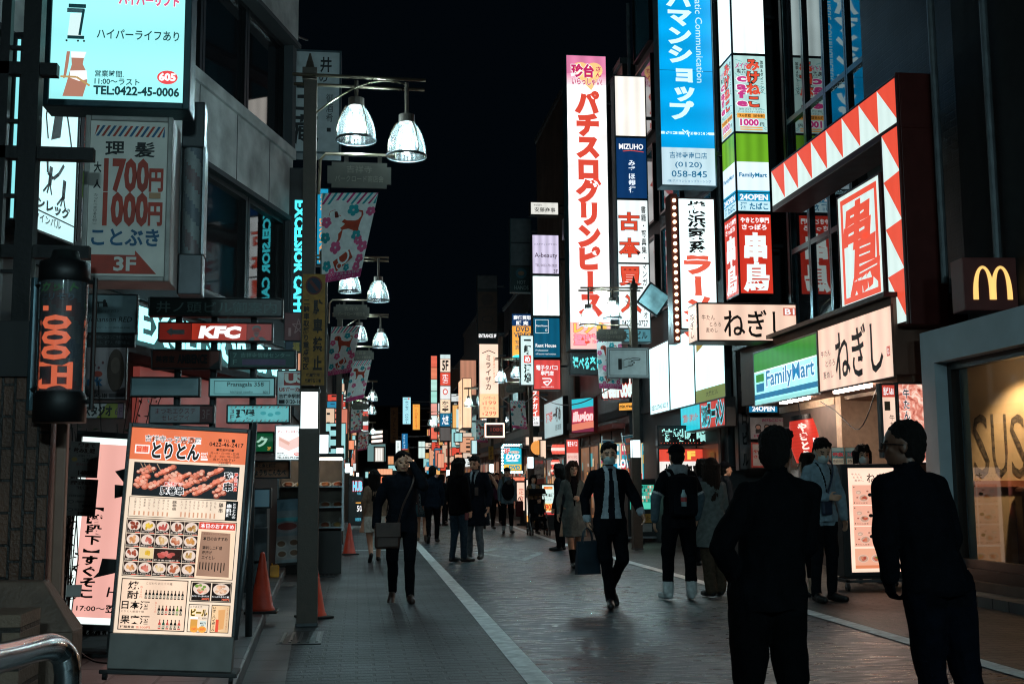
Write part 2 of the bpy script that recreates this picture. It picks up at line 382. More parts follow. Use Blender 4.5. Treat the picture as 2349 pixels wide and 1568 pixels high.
# faded diamond on the asphalt, and the short cross line
D = [gnd(*p) for p in ((1140, 1254), (1250, 1266), (1205, 1284), (1085, 1266))]
mb = MB(); cen = sum(D, Vector())/4
for i in range(4):
    a, b = D[i], D[(i+1) % 4]; ai, bi = a+(cen-a)*.22, b+(cen-b)*.22
    mb.add([(p.x, p.y, -.0035) for p in (a, b, bi, ai)], [(0, 1, 2, 3)], M('#9ca4a6', .6, var=.6, scale=5))
tag(mb.build('road_marking'), kind='structure')
mb = MB(); y0 = 24.2; mb.add([(xk(y0)+.3, y0, .001), (1.2, y0-.2, .001), (1.2, y0-.06, .001), (xk(y0)+.3, y0+.14, .001)], [(0, 1, 2, 3)], WP); tag(mb.build('road_marking'), kind='structure')
# manhole and drain lids
IRON = M('#2c2e30', .38, .7, bump=.2)
def lid(u, v, w, d, slots, label):
    p = gnd(u, v); e = empty('drain_cover', p, 0, label, 'drain cover')
    mb = MB(); mb.box(-w/2, -d/2, -.003, w/2, d/2, .004, IRON); mb.build('plate', e)
    mb = MB()
    for i in range(slots):
        x = -w/2+w*(i+.5)/slots; mb.box(x-.012, -d*.4, .004, x+.012, d*.4, .010, M('#5d6264', .3, .8))
    mb.build('grating', e)
lid(690, 1462, .36, .85, 5, 'large iron drain cover set in the dark pavers before the lamp post')
lid(745, 1320, .30, .5, 5, 'small iron drain cover in the pavers behind the nearest lamp post')

# ------------------------------------------------------------------ buildings
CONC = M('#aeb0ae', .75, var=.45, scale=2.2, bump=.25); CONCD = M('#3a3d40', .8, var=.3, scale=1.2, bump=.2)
FRAME = M('#1c1e20', .4, .5); GLASS = glass('window_glass', alpha=.15, ior=1.9); GLASSB = glass('window_glass_dark', (.01, .012, .015), .015, 1.0, 2.4)
def window(name, x0, z0, x1, z1, y, parent, pane, fm=FRAME, t=.05, lit=None):
    mb = MB(); mb.box(x0, y-.05, z0, x0+t, y+.05, z1, fm); mb.box(x1-t, y-.05, z0, x1, y+.05, z1, fm)
    mb.box(x0+t, y-.048, z0, x1-t, y+.048, z0+t, fm); mb.box(x0+t, y-.048, z1-t, x1-t, y+.048, z1, fm)
    w = mb.build(name, parent)
    p = MB(); p.quad((x0+t, y, z0+t), (x1-t, y, z0+t), (x1-t, y, z1-t), (x0+t, y, z1-t), pane); p.build('pane', w); return w
# --- the old concrete building on the left; local x runs along its front away from the camera, y goes in
AL = math.radians(90-16.1); CL = Vector((-.96, 16, 0))
b = empty('office_building', CL, AL, 'grey concrete corner building with long dark window bands above shops', 'building')
L0 = -15
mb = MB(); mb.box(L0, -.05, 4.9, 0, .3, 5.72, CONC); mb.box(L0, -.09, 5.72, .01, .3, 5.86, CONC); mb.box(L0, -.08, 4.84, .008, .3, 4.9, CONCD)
for x in [-1.1*i-.9 for i in range(13)]: mb.box(x-.008, -.053, 4.9, x+.008, -.04, 5.72, CONCD)   # board joints
mb.build('spandrel', b)
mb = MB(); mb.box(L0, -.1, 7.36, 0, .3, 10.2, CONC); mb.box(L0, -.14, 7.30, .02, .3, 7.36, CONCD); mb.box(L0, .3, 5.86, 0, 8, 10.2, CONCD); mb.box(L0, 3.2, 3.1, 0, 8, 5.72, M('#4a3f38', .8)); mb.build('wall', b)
mb = MB(); mb.box(-.12, -.08, 3.3, 0, 3, 4.84, CONCD); mb.box(-.14, -.08, 5.86, 0, .3, 7.3, CONCD); mb.box(L0, -.05, 3.1, 0, 3.2, 3.42, CONCD); mb.box(L0, .3, 4.84, 0, 3.2, 4.9, CONCD); mb.build('floor_slab', b)
for i in range(8):
    x1 = -.14-i*1.35; window('window', x1-1.33, 3.42, x1, 4.84, .05, b, GLASS, t=.06)
    window('window', x1-1.33, 5.86, x1, 7.3, .1, b, GLASSB, t=.06)
for x, y, z in ((-3.3, 1.4, 4.35), (-2.7, 1.2, 3.9), (-4.6, 1.8, 4.2), (-1.6, 1.5, 3.75), (-6, 1.5, 4.1)):
    mb = MB(); mb.ball((x, y, z), .035, G('#ffb070', 6)); mb.tube([(x, y, z+.03), (x, y, 4.84)], .006, BLACK); mb.build('bulb', b)
mb = MB(); mb.box(L0, .1, 0, 0, .4, 2.5, M('#3a2c2a', .7)); mb.box(L0, -.3, 2.5, 0, .4, 2.58, CONCD); mb.box(L0, -.02, 2.58, 0, .4, 3.1, M('#34302e', .6)); mb.build('shop_front', b)
mb = MB(); mb.box(-4.2, .02, 1.75, -.1, .09, 2.46, G('#b0544c', .36, .3, 0, 3)); mb.build('lit_fascia', b)  # pink light from nearby signs on the wall, put in as an emissive band
# --- convenience store building on the right: canopy with the shop signs, recess below, glazed floors above
b = empty('shop_building', (6.4, 20.2, 0), RA, 'dark building with glazed upper floors above the corner convenience store', 'building')
# local x: 0 at far end (Y=20.2) .. 6.3 near end (Y=13.9); y goes in (to +X)
TILE = brickmat('dark_tile', '#101114', '#16171a', '#08090a', bw=.25, bh=.1, ms=.008, rough=.5, bump=.3)
mb = MB(); mb.box(-.1, 1.3, 3.55, 7.1, 7, 15, TILE); mb.box(4.47, .85, 3.68, 7.1, 1.3, 15, TILE); mb.box(.95, .95, 12.5, 4.47, 1.3, 15, TILE); mb.box(.95, .95, 3.68, 1.05, 1.3, 12.5, TILE); mb.build('wall', b)
for i in range(4):
    x0 = 1.05+i*.855
    for z0, z1 in ((3.7, 5.2), (5.2, 7.5), (7.5, 12.5)): window('window', x0, z0, x0+.84, z1, 1.02, b, GLASSB, M('#2f4a50', .3, .8), .045)
BROWN = M('#6b4a3c', .7, var=.2, scale=3, bump=.15)
mb = MB(); mb.box(1.0, .03, 2.56, 6.74, .85, 3.5, BROWN); mb.box(0, .62, 3.5, 7.1, 1.3, 3.68, CONCD); mb.box(.9, -.08, 3.5, 6.78, .62, 3.56, DARK); mb.build('canopy', b)
CREAM = M('#b9a08a', .8, var=.12, scale=14, bump=.5)
mb = MB(); mb.box(3.1, .8, 0, 3.3, 3.4, 2.56, CREAM); mb.box(3.3, 3.2, 0, 6.7, 3.4, 2.56, CREAM); mb.box(6.25, .3, 0, 6.66, 3.2, 2.56, M('#8a6a58', .7)); mb.box(.1, .78, 2.45, 3.1, .9, 2.56, CREAM)
mb.box(3.3, .86, 2.50, 6.25, 3.2, 2.555, M('#a8988a', .8)); mb.build('entrance_recess', b)
for x in (2.2, 4.35): mb = MB(); mb.box(x, .25, 2.515, x+1.1, .33, 2.55, G('#ffead6', 70)); mb.build('tube_light', b)
mb = MB(); mb.box(.1, .8, 0, 3.1, 1.0, 2.45, M('#5a4c46', .6)); mb.build('shop_front', b)
for x0, x1 in ((.3, 1.0), (1.05, 1.75)): window('door', x0, .05, x1, 2.2, .76, b, glass('door_glass', (.3, .28, .25), .05, .5), STEEL, .05)
# --- fast food restaurant, near right
b = empty('restaurant_building', (6.57, 13.05, 0), RA, 'restaurant front with a grey portal frame and tall show window', 'building')
PORT = M('#a9b6bc', .6, var=.12, scale=2, bump=.1)
mb = MB(); mb.box(0, 0, 0, .32, .6, 3.0, PORT); mb.box(.32, 0, 2.62, 16, .6, 3.0, PORT); mb.build('portal_frame', b)
mb = MB(); mb.box(0, .62, 2.9, 16, 6, 13, M('#08080a', .8)); mb.box(-.04, 3.4, 0, .0, 6, 2.9, DARK); mb.build('wall', b)
mb = MB(); mb.box(.32, .1, .2, 16, .3, .32, M('#1a1614', .4)); mb.box(.32, .02, .0, 16, .3, .2, M('#5a4a42', .6)); mb.box(.0, -.28, -.02, 16, .02, .1, STONE); mb.build('plinth', b)
BEIGE = M('#b89a72', .75, var=.06); mb = MB(); mb.box(.34, .3, .2, .5, 4.3, 2.9, BEIGE); mb.box(.5, 4.2, .2, 16, 4.3, 2.9, M('#6a4a36', .7)); mb.box(.5, .3, 2.75, 16, 4.2, 2.9, M('#b88878', .8)); mb.box(.5, .3, .18, 16, 4.2, .22, M('#4a3a30', .4)); mb.build('dining_room', b)
window('show_window', .32, .32, 3.9, 2.62, .2, b, glass('show_glass', (.02, .02, .02), .015, .12), M('#1b1512', .4), .09)
window('show_window', 3.9, .32, 8.0, 2.62, .2, b, glass('show_glass', (.02, .02, .02), .015, .12), M('#1b1512', .4), .09)
SEATM = M('#3a221a', .4, coat=.2)
mb = MB(); mb.box(.52, .75, .2, .75, 3.4, 1.2, SEATM); mb.box(.75, .75, .2, 1.35, 3.4, .62, SEATM); mb.build('bench_seat', b, bevel=.05)
mb = MB(); mb.box(.505, .3, 1.2, .53, 4.2, 1.27, M('#9a5a40', .5)); mb.build('wall_rail', b)
for y in (1.02, 2.3):
    mb = MB(); mb.cone((.95, y, 2.735), (.95, y, 2.75), .09, .09, G('#ffe9c8', 20), 16); mb.build('downlight', b)
    ld = bpy.data.lights.new('downlight_beam', 'SPOT'); ld.energy = 230; ld.spot_size = 1.35; ld.spot_blend = .7; ld.color = (1, .74, .45); ld.shadow_soft_size = .05
    lo = bpy.data.objects.new('downlight_beam', ld); COL.objects.link(lo); lo.parent = b; lo.location = (.95, y, 2.72); lo.rotation_euler = (0, .32, 0)
fc = Face(.68, .72); GRM = M('#564634', .6, var=.9, scale=22)
for i, ch in enumerate('SUS'): fc.text(ch, .02+i*.33, 0, .29+i*.33, 1, GRM, 1, b=.0)
fc.build('wall_graphic', b, Matrix.Translation((.502, .31, 1.30)) @ Matrix.Rotation(math.pi/2, 4, 'Z'))
# --- used clothing building: grey, glazed above the lit panels
def block(name, label, X0, Y0, Y1, H, wall, nwin, lit=(), z0=3.4, step=2.6, deep=8, glassm=None, left=False, wh=1.5):
    a = LA if left else RA; o = Vector((X0, Y0 if left else Y1, 0)); L = Y1-Y0
    b = empty(name, o, a, label, 'building')
    mb = MB(); mb.box(0, 0, 0, L, deep, H, wall); mb.box(-.02, -.06, H, L+.02, deep, H+.15, CONCD); mb.box(0, -.05, 2.9, L, 0, 3.1, CONCD); mb.build('wall', b)
    z = z0; k = 0
    while z+wh < H-.2 and nwin:
        for i in range(nwin):
            x = L*(i+.12)/nwin; pm = lit[k % len(lit)] if lit else (glassm or GLASSB); k += 1
            window('window', x, z, x+L*.76/nwin, z+wh, -.052, b, pm, FRAME, .05)
        z += step
    return b
R2 = block('clothing_building', 'grey building behind the tall blue sign with blue reflecting windows', 6.62, 20.6, 27, 13.5, M('#34393c', .7), 3, z0=5.0, step=2.1, wh=1.8, glassm=glass('blue_glass', (.03, .12, .16), .03, 1.0, 2.4))
block('arcade_building', 'dark brick building behind the tall red and white arcade sign', 6.35, 27.2, 33.4, 11.5, TILE, 0)
block('brick_building', 'tall brown ribbed building rising behind the stack of office signs', 6.25, 33.6, 40.5, 13.4, brickmat('rib_brown', '#4a342a', '#52392c', '#2a1d18', bw=.3, bh=9, ms=.02, rough=.8), 0)
WARM = G('#ffb38a', .5, .2, 0, 4); COOL = G('#9fd8d8', .35)
block('corner_building', 'low dark building with a few dim windows beyond the brown one', 6.1, 41, 49, 8.6, TILE, 3, (GLASSB, COOL, GLASSB, GLASSB))
block('pale_building', 'pale shop building with warm lit upper rooms and a balcony', 6.0, 49.4, 58, 7.6, M('#7a5a48', .8), 2, (WARM, GLASSB))
FR1 = block('narrow_building', 'narrow grey building behind the stacked bar signs', 6.0, 58.4, 67, 9.8, CONCD, 2, (GLASSB, COOL, GLASSB))
FR0 = block('low_shop_building', 'low brown shop building far along the right side', 6.2, 67.5, 82, 8.8, M('#4d3f36', .8), 3, (GLASSB, GLASSB, COOL))
FARB = []
FARB.append(block('far_apartment_building', 'dim apartment block far along the right side', 6.6, 82.5, 105, 9.6, M('#332c28', .8), 4, (GLASSB, COOL, GLASSB, GLASSB, GLASSB)))
block('white_shop_building', 'grey shop building just past the sake restaurant sign', -1.75, 17.2, 27, 7.2, CONC, 3, left=True, lit=(GLASSB, COOL))
block('food_hall_building', 'brown building with small lit windows behind the dog banners', -1.5, 27.3, 40, 7.8, M('#4a3a34', .8), 4, left=True, lit=(WARM, GLASSB, COOL))
FL1 = block('pub_building', 'dark building over the pub entrance on the left', -1.3, 40.4, 60, 7.4, TILE, 4, left=True, lit=(COOL, GLASSB, WARM))
FL0 = block('far_left_building', 'dim grey building far along the left side', -1.2, 60.4, 85, 8.8, CONCD, 5, left=True, lit=(GLASSB, WARM, GLASSB))
FL = block('closing_building', 'broad dim building at the left end of the street', -1.0, 85.5, 110, 9.4, M('#23272b', .8), 4, left=True, lit=(GLASSB, WARM, COOL))
K0 = M('#1a1210', .6)
def far_panels(b, L, n, seed, zmax=6.5, zmin=2.2):
    rg = random.Random(seed)
    for i in range(n):
        x, z, w, h, dp = rg.random()*L, zmin+rg.random()**1.5*(zmax-zmin), .25+rg.random()*.35, .4+rg.random()*1.1, .25+rg.random()*.7
        if rg.random() < .35: w, h = h, w
        c = rg.choice(('#ffe6d0', '#ffb890', '#e8503c', '#a8e8ea', '#f4fbfa', '#ffc070', '#f08a70', '#d8f0f0', '#2a90b8', '#ffd8b8'))
        mb = MB(); mb.box(x, -dp, z, x+.14, -.1, z+h, DARK)
        q = .02; mb.quad((x+.001-q, -dp+.03, z+.03), (x+.001-q, -.13, z+.03), (x+.001-q, -.13, z+h-.03), (x+.001-q, -dp+.03, z+h-.03), G(c, .85, .2))
        mb.quad((x+.14+q, -dp+.03, z+.03), (x+.14+q, -.13, z+.03), (x+.14+q, -.13, z+h-.03), (x+.14+q, -dp+.03, z+h-.03), G(c, .85, .2)); 
        for k in range(4):
            t0, t1 = (k+.2)/4, (k+.2+.55*rg.random())/4; a0, a1 = (-dp+.08, -.18) if h < w else (-dp*.62, -dp*.38)
            if h >= w: mb.quad((x-q-.004, a0, z+h*t0), (x-q-.004, a1, z+h*t0), (x-q-.004, a1, z+h*t1), (x-q-.004, a0, z+h*t1), K0); mb.quad((x+.144+q, a0, z+h*t0), (x+.144+q, a1, z+h*t0), (x+.144+q, a1, z+h*t1), (x+.144+q, a0, z+h*t1), K0)
        mb.build('hanging_panel', b)
e = empty('end_building', (-6, 128, 0), 0, 'wide dim building standing across the far end of the street', 'building')
mb = MB(); mb.box(0, 0, 0, 34, 8, 10, M('#1d2023', .8)); mb.build('wall', e)
for i in range(11): window('window', 1+i*3, 4, 3+i*3, 6, -.05, e, COOL if i in (2, 5) else GLASSB)
e = empty('tower_block', (8, 70, 0), 0, 'unlit tower block behind the right side shops, lost in the dark', 'building')
mb = MB(); mb.box(3, 0, 0, 12, 12, 15, M('#14171a', .8)); mb.box(3, 0, 15, 12, 12, 15.3, M('#14171a', .8)); mb.build('wall', e)
for i in range(3): window('window', 3.6+i*2.7, 10, 5.4+i*2.7, 12, -.05, e, GLASSB)

far_panels(FARB[0], 22, 40, 1); far_panels(FR0, 14, 30, 2); far_panels(FR1, 8, 12, 3, 5.5); far_panels(FL, 24, 40, 4); far_panels(FL0, 24, 34, 5); far_panels(FL1, 19, 12, 6, 5.0)
WALLP = M('#5c6266', .5, .4)
def aircon(p, a, label):
    e = empty('air_conditioner', p, a, label, 'air conditioner'); mb = MB(); mb.box(-.4, -.15, 0, .4, .15, .6, M('#7c8082', .5, .2)); mb.build('case', e, bevel=.02)
    mb = MB(); mb.lathe((0, 0, 0), [(.05, 0), (.22, .02), (.24, 0)], M('#2a2c2e', .5), 20); g = mb.build('fan_grille', e); g.rotation_euler = (math.pi/2, 0, 0); g.location = (-.1, -.155, .3)
aircon((6.5, 26.9, 9.0), 0, 'dim air conditioner high on the clothing building beside the stacked sign'); aircon((6.3, 33.3, 8.4), 0, 'dim air conditioner on the arcade building behind the tall sign')
for x, y, z0, z1, lb in ((6.9, 13.0, 3.6, 12, 'thin drain pipe up the dark tiled corner above the restaurant'), (7.12, 12.2, 3.2, 12, 'drain pipe on the dark wall over the restaurant front'), (6.5, 27.1, 3, 13, 'drain pipe between the arcade and the clothing building')):
    mb = MB(); mb.cone((0, 0, z0), (0, 0, z1), .045, .045, WALLP, 10); o = mb.build('drain_pipe'); o.location = (x, y, 0); tag(o, lb, 'pipe')
# ------------------------------------------------------------------ street lamps and banners
POST = M('#4b3f36', .5, .2, var=.15, scale=12, bump=.1)
def shade_mat():
    m = bpy.data.materials.new('ribbed_shade_glass'); m.use_nodes = True; nt = m.node_tree; nt.nodes.remove(nt.nodes['Principled BSDF'])
    o = nt.nodes['Material Output']; tr = nt.nodes.new('ShaderNodeBsdfTransparent'); tl = nt.nodes.new('ShaderNodeBsdfTranslucent'); gl = nt.nodes.new('ShaderNodeBsdfGlossy')
    n = nt.nodes.new('ShaderNodeTexNoise'); n.inputs['Scale'].default_value = 30
    rm = nt.nodes.new('ShaderNodeMapRange'); rm.inputs['To Min'].default_value = .15; rm.inputs['To Max'].default_value = .3
    nt.links.new(n.outputs['Fac'], rm.inputs['Value']); nt.links.new(rm.outputs['Result'], gl.inputs['Roughness'])
    tl.inputs[0].default_value = (.85, .95, .97, 1); tr.inputs[0].default_value = (.9, .95, .95, 1)
    a = nt.nodes.new('ShaderNodeMixShader'); a.inputs[0].default_value = .022; b = nt.nodes.new('ShaderNodeMixShader'); b.inputs[0].default_value = .08
    nt.links.new(tr.outputs[0], a.inputs[1]); nt.links.new(tl.outputs[0], a.inputs[2]); nt.links.new(a.outputs[0], b.inputs[1]); nt.links.new(gl.outputs[0], b.inputs[2])
    nt.links.new(b.outputs[0], o.inputs['Surface']); return m
SHADE = shade_mat(); LAMPW = G('#e8fbff', 5.0); LANT = G('#e6fbff', 2.2); BRASS = M('#8a7a68', .3, .85)
def lamp(x, y, sgn, label, light=60, ground=0.0):
    r = empty('street_lamp', (x, y, ground), 0, label, 'street lamp', 'bell lamps along the street')
    mb = MB(); mb.box(-.093, -.093, 0, .093, .093, 1.76, POST); mb.box(-.1, -.1, 0, .1, .1, .03, GREY)
    mb.box(-.03*sgn-.062, -.03, 2.2, -.03*sgn+.062, .08, 5.18, POST); mb.box(-.09, -.06, 2.16, .09, .09, 2.2, POST); mb.box(-.04*sgn-.07, -.04, 5.18, -.04*sgn+.07, .09, 5.3, POST)
    mb.cone((-.04*sgn, .02, 5.3), (-.04*sgn, .02, 5.46), .05, .008, POST, 8); mb.ball((-.04*sgn, .02, 5.36), .035, POST)
    mb.build('post', r, bevel=.006)
    mb = MB(); mb.box(-.082, -.082, 1.80, .082, .06, 2.14, LANT)
    for a, b in ((-.09, -.09), (.078, -.09), (-.09, .06), (.078, .06)): mb.box(a, b, 1.76, a+.012, b+.012, 2.17, POST)
    mb.box(-.095, -.095, 1.75, .095, .08, 1.80, POST); mb.box(-.095, -.095, 2.14, .095, .08, 2.17, POST)
    mb.build('lantern', r)
    mb = MB()
    for yy, zz in ((-.10, 5.20), (.12, 5.18)): mb.tube([(-.2*sgn, yy, zz), (1.08*sgn, yy, zz-.015)], .018, BRASS)
    mb.tube([(.03*sgn, -.06, 4.84)]+[(.03*sgn+sgn*.85*t, -.06, 4.84+.34*math.sin(t*math.pi*.62+.02)) for t in (.15, .3, .45, .6, .75, .9, 1.0)], .008, BRASS)
    mb.build('arm', r, smooth=True)
    for bx, drop in ((.41, .17), (.90, .32)):
        zt = 5.18-drop; h = empty_part('lamp_head', r, (bx*sgn, 0, 0))
        mb = MB(); mb.cone((0, 0, 5.19), (0, 0, zt), .02, .02, POST); mb.cone((0, 0, zt), (0, 0, zt-.08), .078, .078, M('#6a5f58', .35, .7), 20)
        mb.build('fitting', h, smooth=False)
        mb = MB(); zc = zt-.08
        prof = [(.075+.115*math.sin(t*math.pi/2), -.33*t**1.25) for t in [i/12 for i in range(13)]]
        mb.lathe((0, 0, zc), prof, SHADE, 72, .018, 24); mb.build('shade', h, smooth=True)
        mb = MB(); mb.lathe((0, 0, zc-.33), [(.186, -.012), (.196, -.012), (.196, .008), (.186, .008)], GREY, 36)
        for q in range(4):
            a = q*math.pi/2+.5; pts = [(1.0*(rr+.022)*math.cos(a), (rr+.022)*math.sin(a), zc+z) for rr, z in prof[1:]]; mb.tube(pts, .006, BRASS, 6)
        mb.build('cage', h, smooth=True)
        mb = MB(); mb.cone((0, 0, zc-.03), (0, 0, zc-.31), .026, .026, LAMPW, 10); mb.build('bulb', h)
        if light:
            ld = bpy.data.lights.new('lamp_glow', 'POINT'); ld.energy = light; ld.color = (.62, .93, 1.0); ld.shadow_soft_size = .04
            lo = bpy.data.objects.new('lamp_glow', ld); COL.objects.link(lo); lo.parent = h; lo.location = (0, 0, zc-.2)
    # notched name board hanging from its own rail
    mb = MB(); mb.tube([(.06*sgn, 0, 4.05), (.07*sgn, 0, 4.39), (.12*sgn, 0, 4.45), (.78*sgn, 0, 4.45)], .015, BRASS)
    for xx in (.3, .62): mb.box(min(xx*sgn, xx*sgn+.04*sgn), -.01, 4.34, max(xx*sgn, xx*sgn+.04*sgn), .01, 4.45, POST)
    x0, x1, z0, z1, n = .14, .75, 4.12, 4.37, .04
    P = [(x0, z0+n), (x0+n, z0+n), (x0+n, z0), (x1-n, z0), (x1-n, z0+n), (x1, z0+n), (x1, z1-n), (x1-n, z1-n), (x1-n, z1), (x0+n, z1), (x0+n, z1-n), (x0, z1-n)]
    if sgn < 0: P = [(-a, c) for a, c in P][::-1]
    pm = M('#555048', .5, .3, var=.15, scale=10)
    mb.prism(P, -.012, .012, pm); pl = mb.build('name_board', r)
    fc = Face(.61, .25); tm = M('#82796a', .5); fc.text('吉祥寺', .3, .14, .7, .42, tm); fc.text('パークロード商店会', .12, .52, .88, .78, tm)
    fc.build('lettering', pl, Matrix.Translation((min(P)[0], -.013, 4.12)))
    return r
def empty_part(name, parent, loc):
    o = bpy.data.objects.new(name, None); COL.objects.link(o); o.parent = parent; o.location = loc; o.empty_display_size = .05; return o
LAMPS = [(-.45, 11.2, 1, 'nearest brown street lamp with two bell shades, in front of an orange cone', 60), (-.57, 20.2, 1, 'second brown street lamp on the left kerb, beside a traffic cone', 45),
         (-.40, 27, 1, 'third street lamp on the left kerb, between cones and pub board', 45), (-.37, 44, 1, 'street lamp far down the left kerb past the third dog banner', 40), (-.3, 52, 1, 'small distant street lamp, fifth along the left kerb', 40), (.0, 72, 1, 'farthest tiny street lamp on the left side', 40),
         (5.48, 23, -1, 'street lamp on the right carrying the pointing hand sign', 110), (5.27, 36, -1, 'street lamp on the right below the vape shop sign', 50), (5.3, 47, -1, 'street lamp on the right with a yellow camera notice on its post', 45), (4.7, 62, -1, 'small distant street lamp on the right near stacked bar signs', 40)]
LAMPS += [(-.42, -7, 1, 'street lamp standing behind the camera on the left kerb', 800), (5.5, -5.0, -1, 'street lamp standing behind the camera on the right', 330)]  # two stronger lamps added out of view to brighten the unlit signs
for x, y, s, lb, e in LAMPS: lamp(x, y, s, lb, e*3.4)
# cloth banners with a printed dog and blossom
CL_W = M('#efefec', .85, var=.1, scale=20); CL_R = M('#b8452e', .85, var=.15, scale=20); CL_T = M('#28a0a8', .85); CL_P = M('#c83c78', .85); CL_PK = M('#e0608c', .85); CL_L = M('#d8cfd2', .85)
def dog(f, x, y, s, ar):
    P = [(0, .16), (.03, .05), (.14, .0), (.25, .02), (.33, .12), (.37, .27), (.5, .34), (.72, .36), (.8, .33), (.87, .22), (.86, .1), (.78, .08), (.71, .13), (.72, .07), (.8, .03), (.89, .05), (.92, .18), (.88, .34), (.86, .45), (.84, .62), (.9, .78), (.9, 1), (.82, 1), (.78, .82), (.7, .66), (.56, .6), (.4, .62), (.38, .8), (.35, .92), (.28, 1), (.24, .98), (.29, .88), (.28, .7), (.22, .5), (.2, .33), (.17, .28), (.1, .26), (.02, .24)]
    f.poly([(x+s*px, y+s*py*ar) for px, py in P][::-1] if 0 else [(x+s*px, y+s*py*ar) for px, py in P], CL_R, 2)
    f.poly([(x+s*px, y+s*py*ar) for px, py in ((.15, .06), (.22, .05), (.27, .2), (.22, .34), (.17, .28))], M('#6d2519', .85), 3)
def bloom(f, x, y, r, m, ar, L=3):
    for i in range(5):
        a = 2*math.pi*i/5+.3; f.disc(x+r*.58*math.cos(a), y+r*.58*math.sin(a)*ar, r*.46, r*.46*ar, m, L, 10)
    f.disc(x, y, r*.2, r*.2*ar, CL_L, L+1, 8)
def banner(corners, Y, label):
    TL, TR, BR, BL = [at(u, v, Y=Y) for u, v in corners]; w = (TR-TL).length; h = (TL-BL).length
    f = Face(w, h, .002); ar = w/h; n = 14
    for j in range(n): f.rect(0, j/n, 1, (j+1)/n, CL_W, 0)
    for i in range(-3, 14):
        a = i*.105; m = CL_T if i % 2 else CL_P
        q = [(a, .13), (a+.045, .13), (a+.045+.14, .0), (a+.14, .0)]; q = [(min(1, max(0, p)), c) for p, c in q]
        if q[1][0] > q[0][0] or q[2][0] > q[3][0]: f.poly(q, m, 1)
    dog(f, .14, .19, .72, ar*.84)
    for (x, y, r, m) in ((.6, .2, .11, CL_T), (.93, .22, .09, CL_PK), (.1, .33, .1, CL_PK), (.08, .5, .1, CL_T), (.3, .62, .12, CL_PK), (.72, .5, .1, CL_T), (.78, .56, .09, CL_PK), (.9, .64, .11, CL_PK), (.88, .78, .09, CL_PK), (.12, .82, .1, CL_T), (.84, .87, .09, CL_PK), (.24, .9, .08, CL_PK), (.6, .87, .07, CL_T)): bloom(f, x, y, r, m, ar)
    f.poly([(.26, .78), (.62, .66), (.72, .76), (.36, .9)], CL_R, 2); f.ring(.5, .74, .14, .09, .3, CL_W, 3, 12); f.ring(.42, .84, .07, .04, .3, CL_W, 3, 10)
    f.rect(0, .905, 1, 1, CL_P, 4); f.text('キラリナ京王吉祥寺', .05, .915, .95, .952, CL_L, 6); f.text('パークロード', .15, .96, .85, .99, CL_L, 6)
    ph = RND.random()*6; base = TL
    def fn(x, y, z):
        s, t = x/w, 1-z/h; p = (TL*(1-s)+TR*s)*(1-t)+(BL*(1-s)+BR*s)*t
        return p-base+Vector((0, y-.025*t*math.sin(3*s+4*t+ph)-.006*math.sin(9*s+ph)*t, 0))
    o = f.build('banner', fn=fn); o.location = base
    return tag(o, label, 'banner', 'dog banners hanging from the street lamps')
banner(((737, 443), (868, 442), (826, 634), (738, 650)), 11.15, 'largest white cloth banner with dog and blossom, on the nearest lamp')
banner(((760, 750), (827, 747), (806, 853), (752, 862)), 20.15, 'white dog banner on the second lamp, above the lantern')
banner(((808, 828), (853, 825), (834, 912), (793, 922)), 26.95, 'white dog banner on the third lamp on the left, partly behind another')
banner(((806, 932), (832, 930), (828, 990), (804, 994)), 44, 'small dog banner on a distant left lamp below shop signs')
banner(((823, 990), (846, 988), (842, 1030), (820, 1034)), 52, 'tiny dog banner on the left just above the pub board')
banner(((1368, 770), (1425, 765), (1428, 893), (1374, 890)), 23.05, 'dog banner half hidden behind the pointing hand sign')
banner(((1170, 918), (1204, 918), (1209, 984), (1175, 981)), 36.05, 'dog banner beside the tall red snack bar sign on the right')
banner(((1091, 962), (1117, 963), (1119, 1015), (1094, 1013)), 47.05, 'dog banner left of the glowing square price sign')
# ------------------------------------------------------------------ signs along the right side
K = M('#0b0b0d', .5, var=.1); KB = M('#2a1712', .5, var=.1); WH = G('#ffffff', 1.0); WHP = M('#c9ccca', .6)
PEACH = G('#ffd8c0', 1.02, .16, 0, 6); RED = G('#f0543c', .95, .06); REDM = M('#a8281c', .5); WHT = G('#dff5f0', 1.0, .08); LITW = G('#dcf4f4', 1.9, .3, 0, 9)
BLUE = G('#0a6fae', .9, .12); CYAN = G('#35e0ee', 1.3, .08); NAVY = G('#0d3a6e', .8, .1); GREENL = G('#3aa03a', .75, .15); SKY = G('#00a0e4', 1.2, .2, 1, 3); ORG = G('#ffb04a', .95, .08)
PK = G('#e0408c', .9); MAG = M('#9c2b66', .5); TEALP = M('#0d6a74', .5); GRNP = M('#1d7a3a', .5); YEL = G('#ffd25a', 1.0)
def negishi(f, x0, y0, x1, y1, vs=False):
    f.text('ねぎし', x0, y0, x1, y1, KB, b=.012, rough=.022, seed=3, v=vs)
def d(f):
    f.rect(0, 0, 1, .36, GREENL); f.rect(0, .36, 1, .385, WH, 1); f.rect(0, .80, 1, .90, G('#1c7fb0', .8, .1), 1); f.rect(0, .93, 1, 1, G('#9fe8e4', .9))
    f.rect(.03, .42, .17, .57, GREENL, 2); f.rect(.03, .6, .17, .76, G('#1c7fb0', .8), 2)
    f.text('FamilyMart', .21, .40, .95, .77, G('#1a86bd', .9), b=.02, out=WH, ob=.04)
sign('shop_sign', 'green, white and blue convenience store sign on the right canopy', 'sign', (1731, 812, 1877, 930), d, G('#a0ece6', 1.4, .15, 0, 6), a=RA, X=6.4, depth=.02, hm=STEEL)
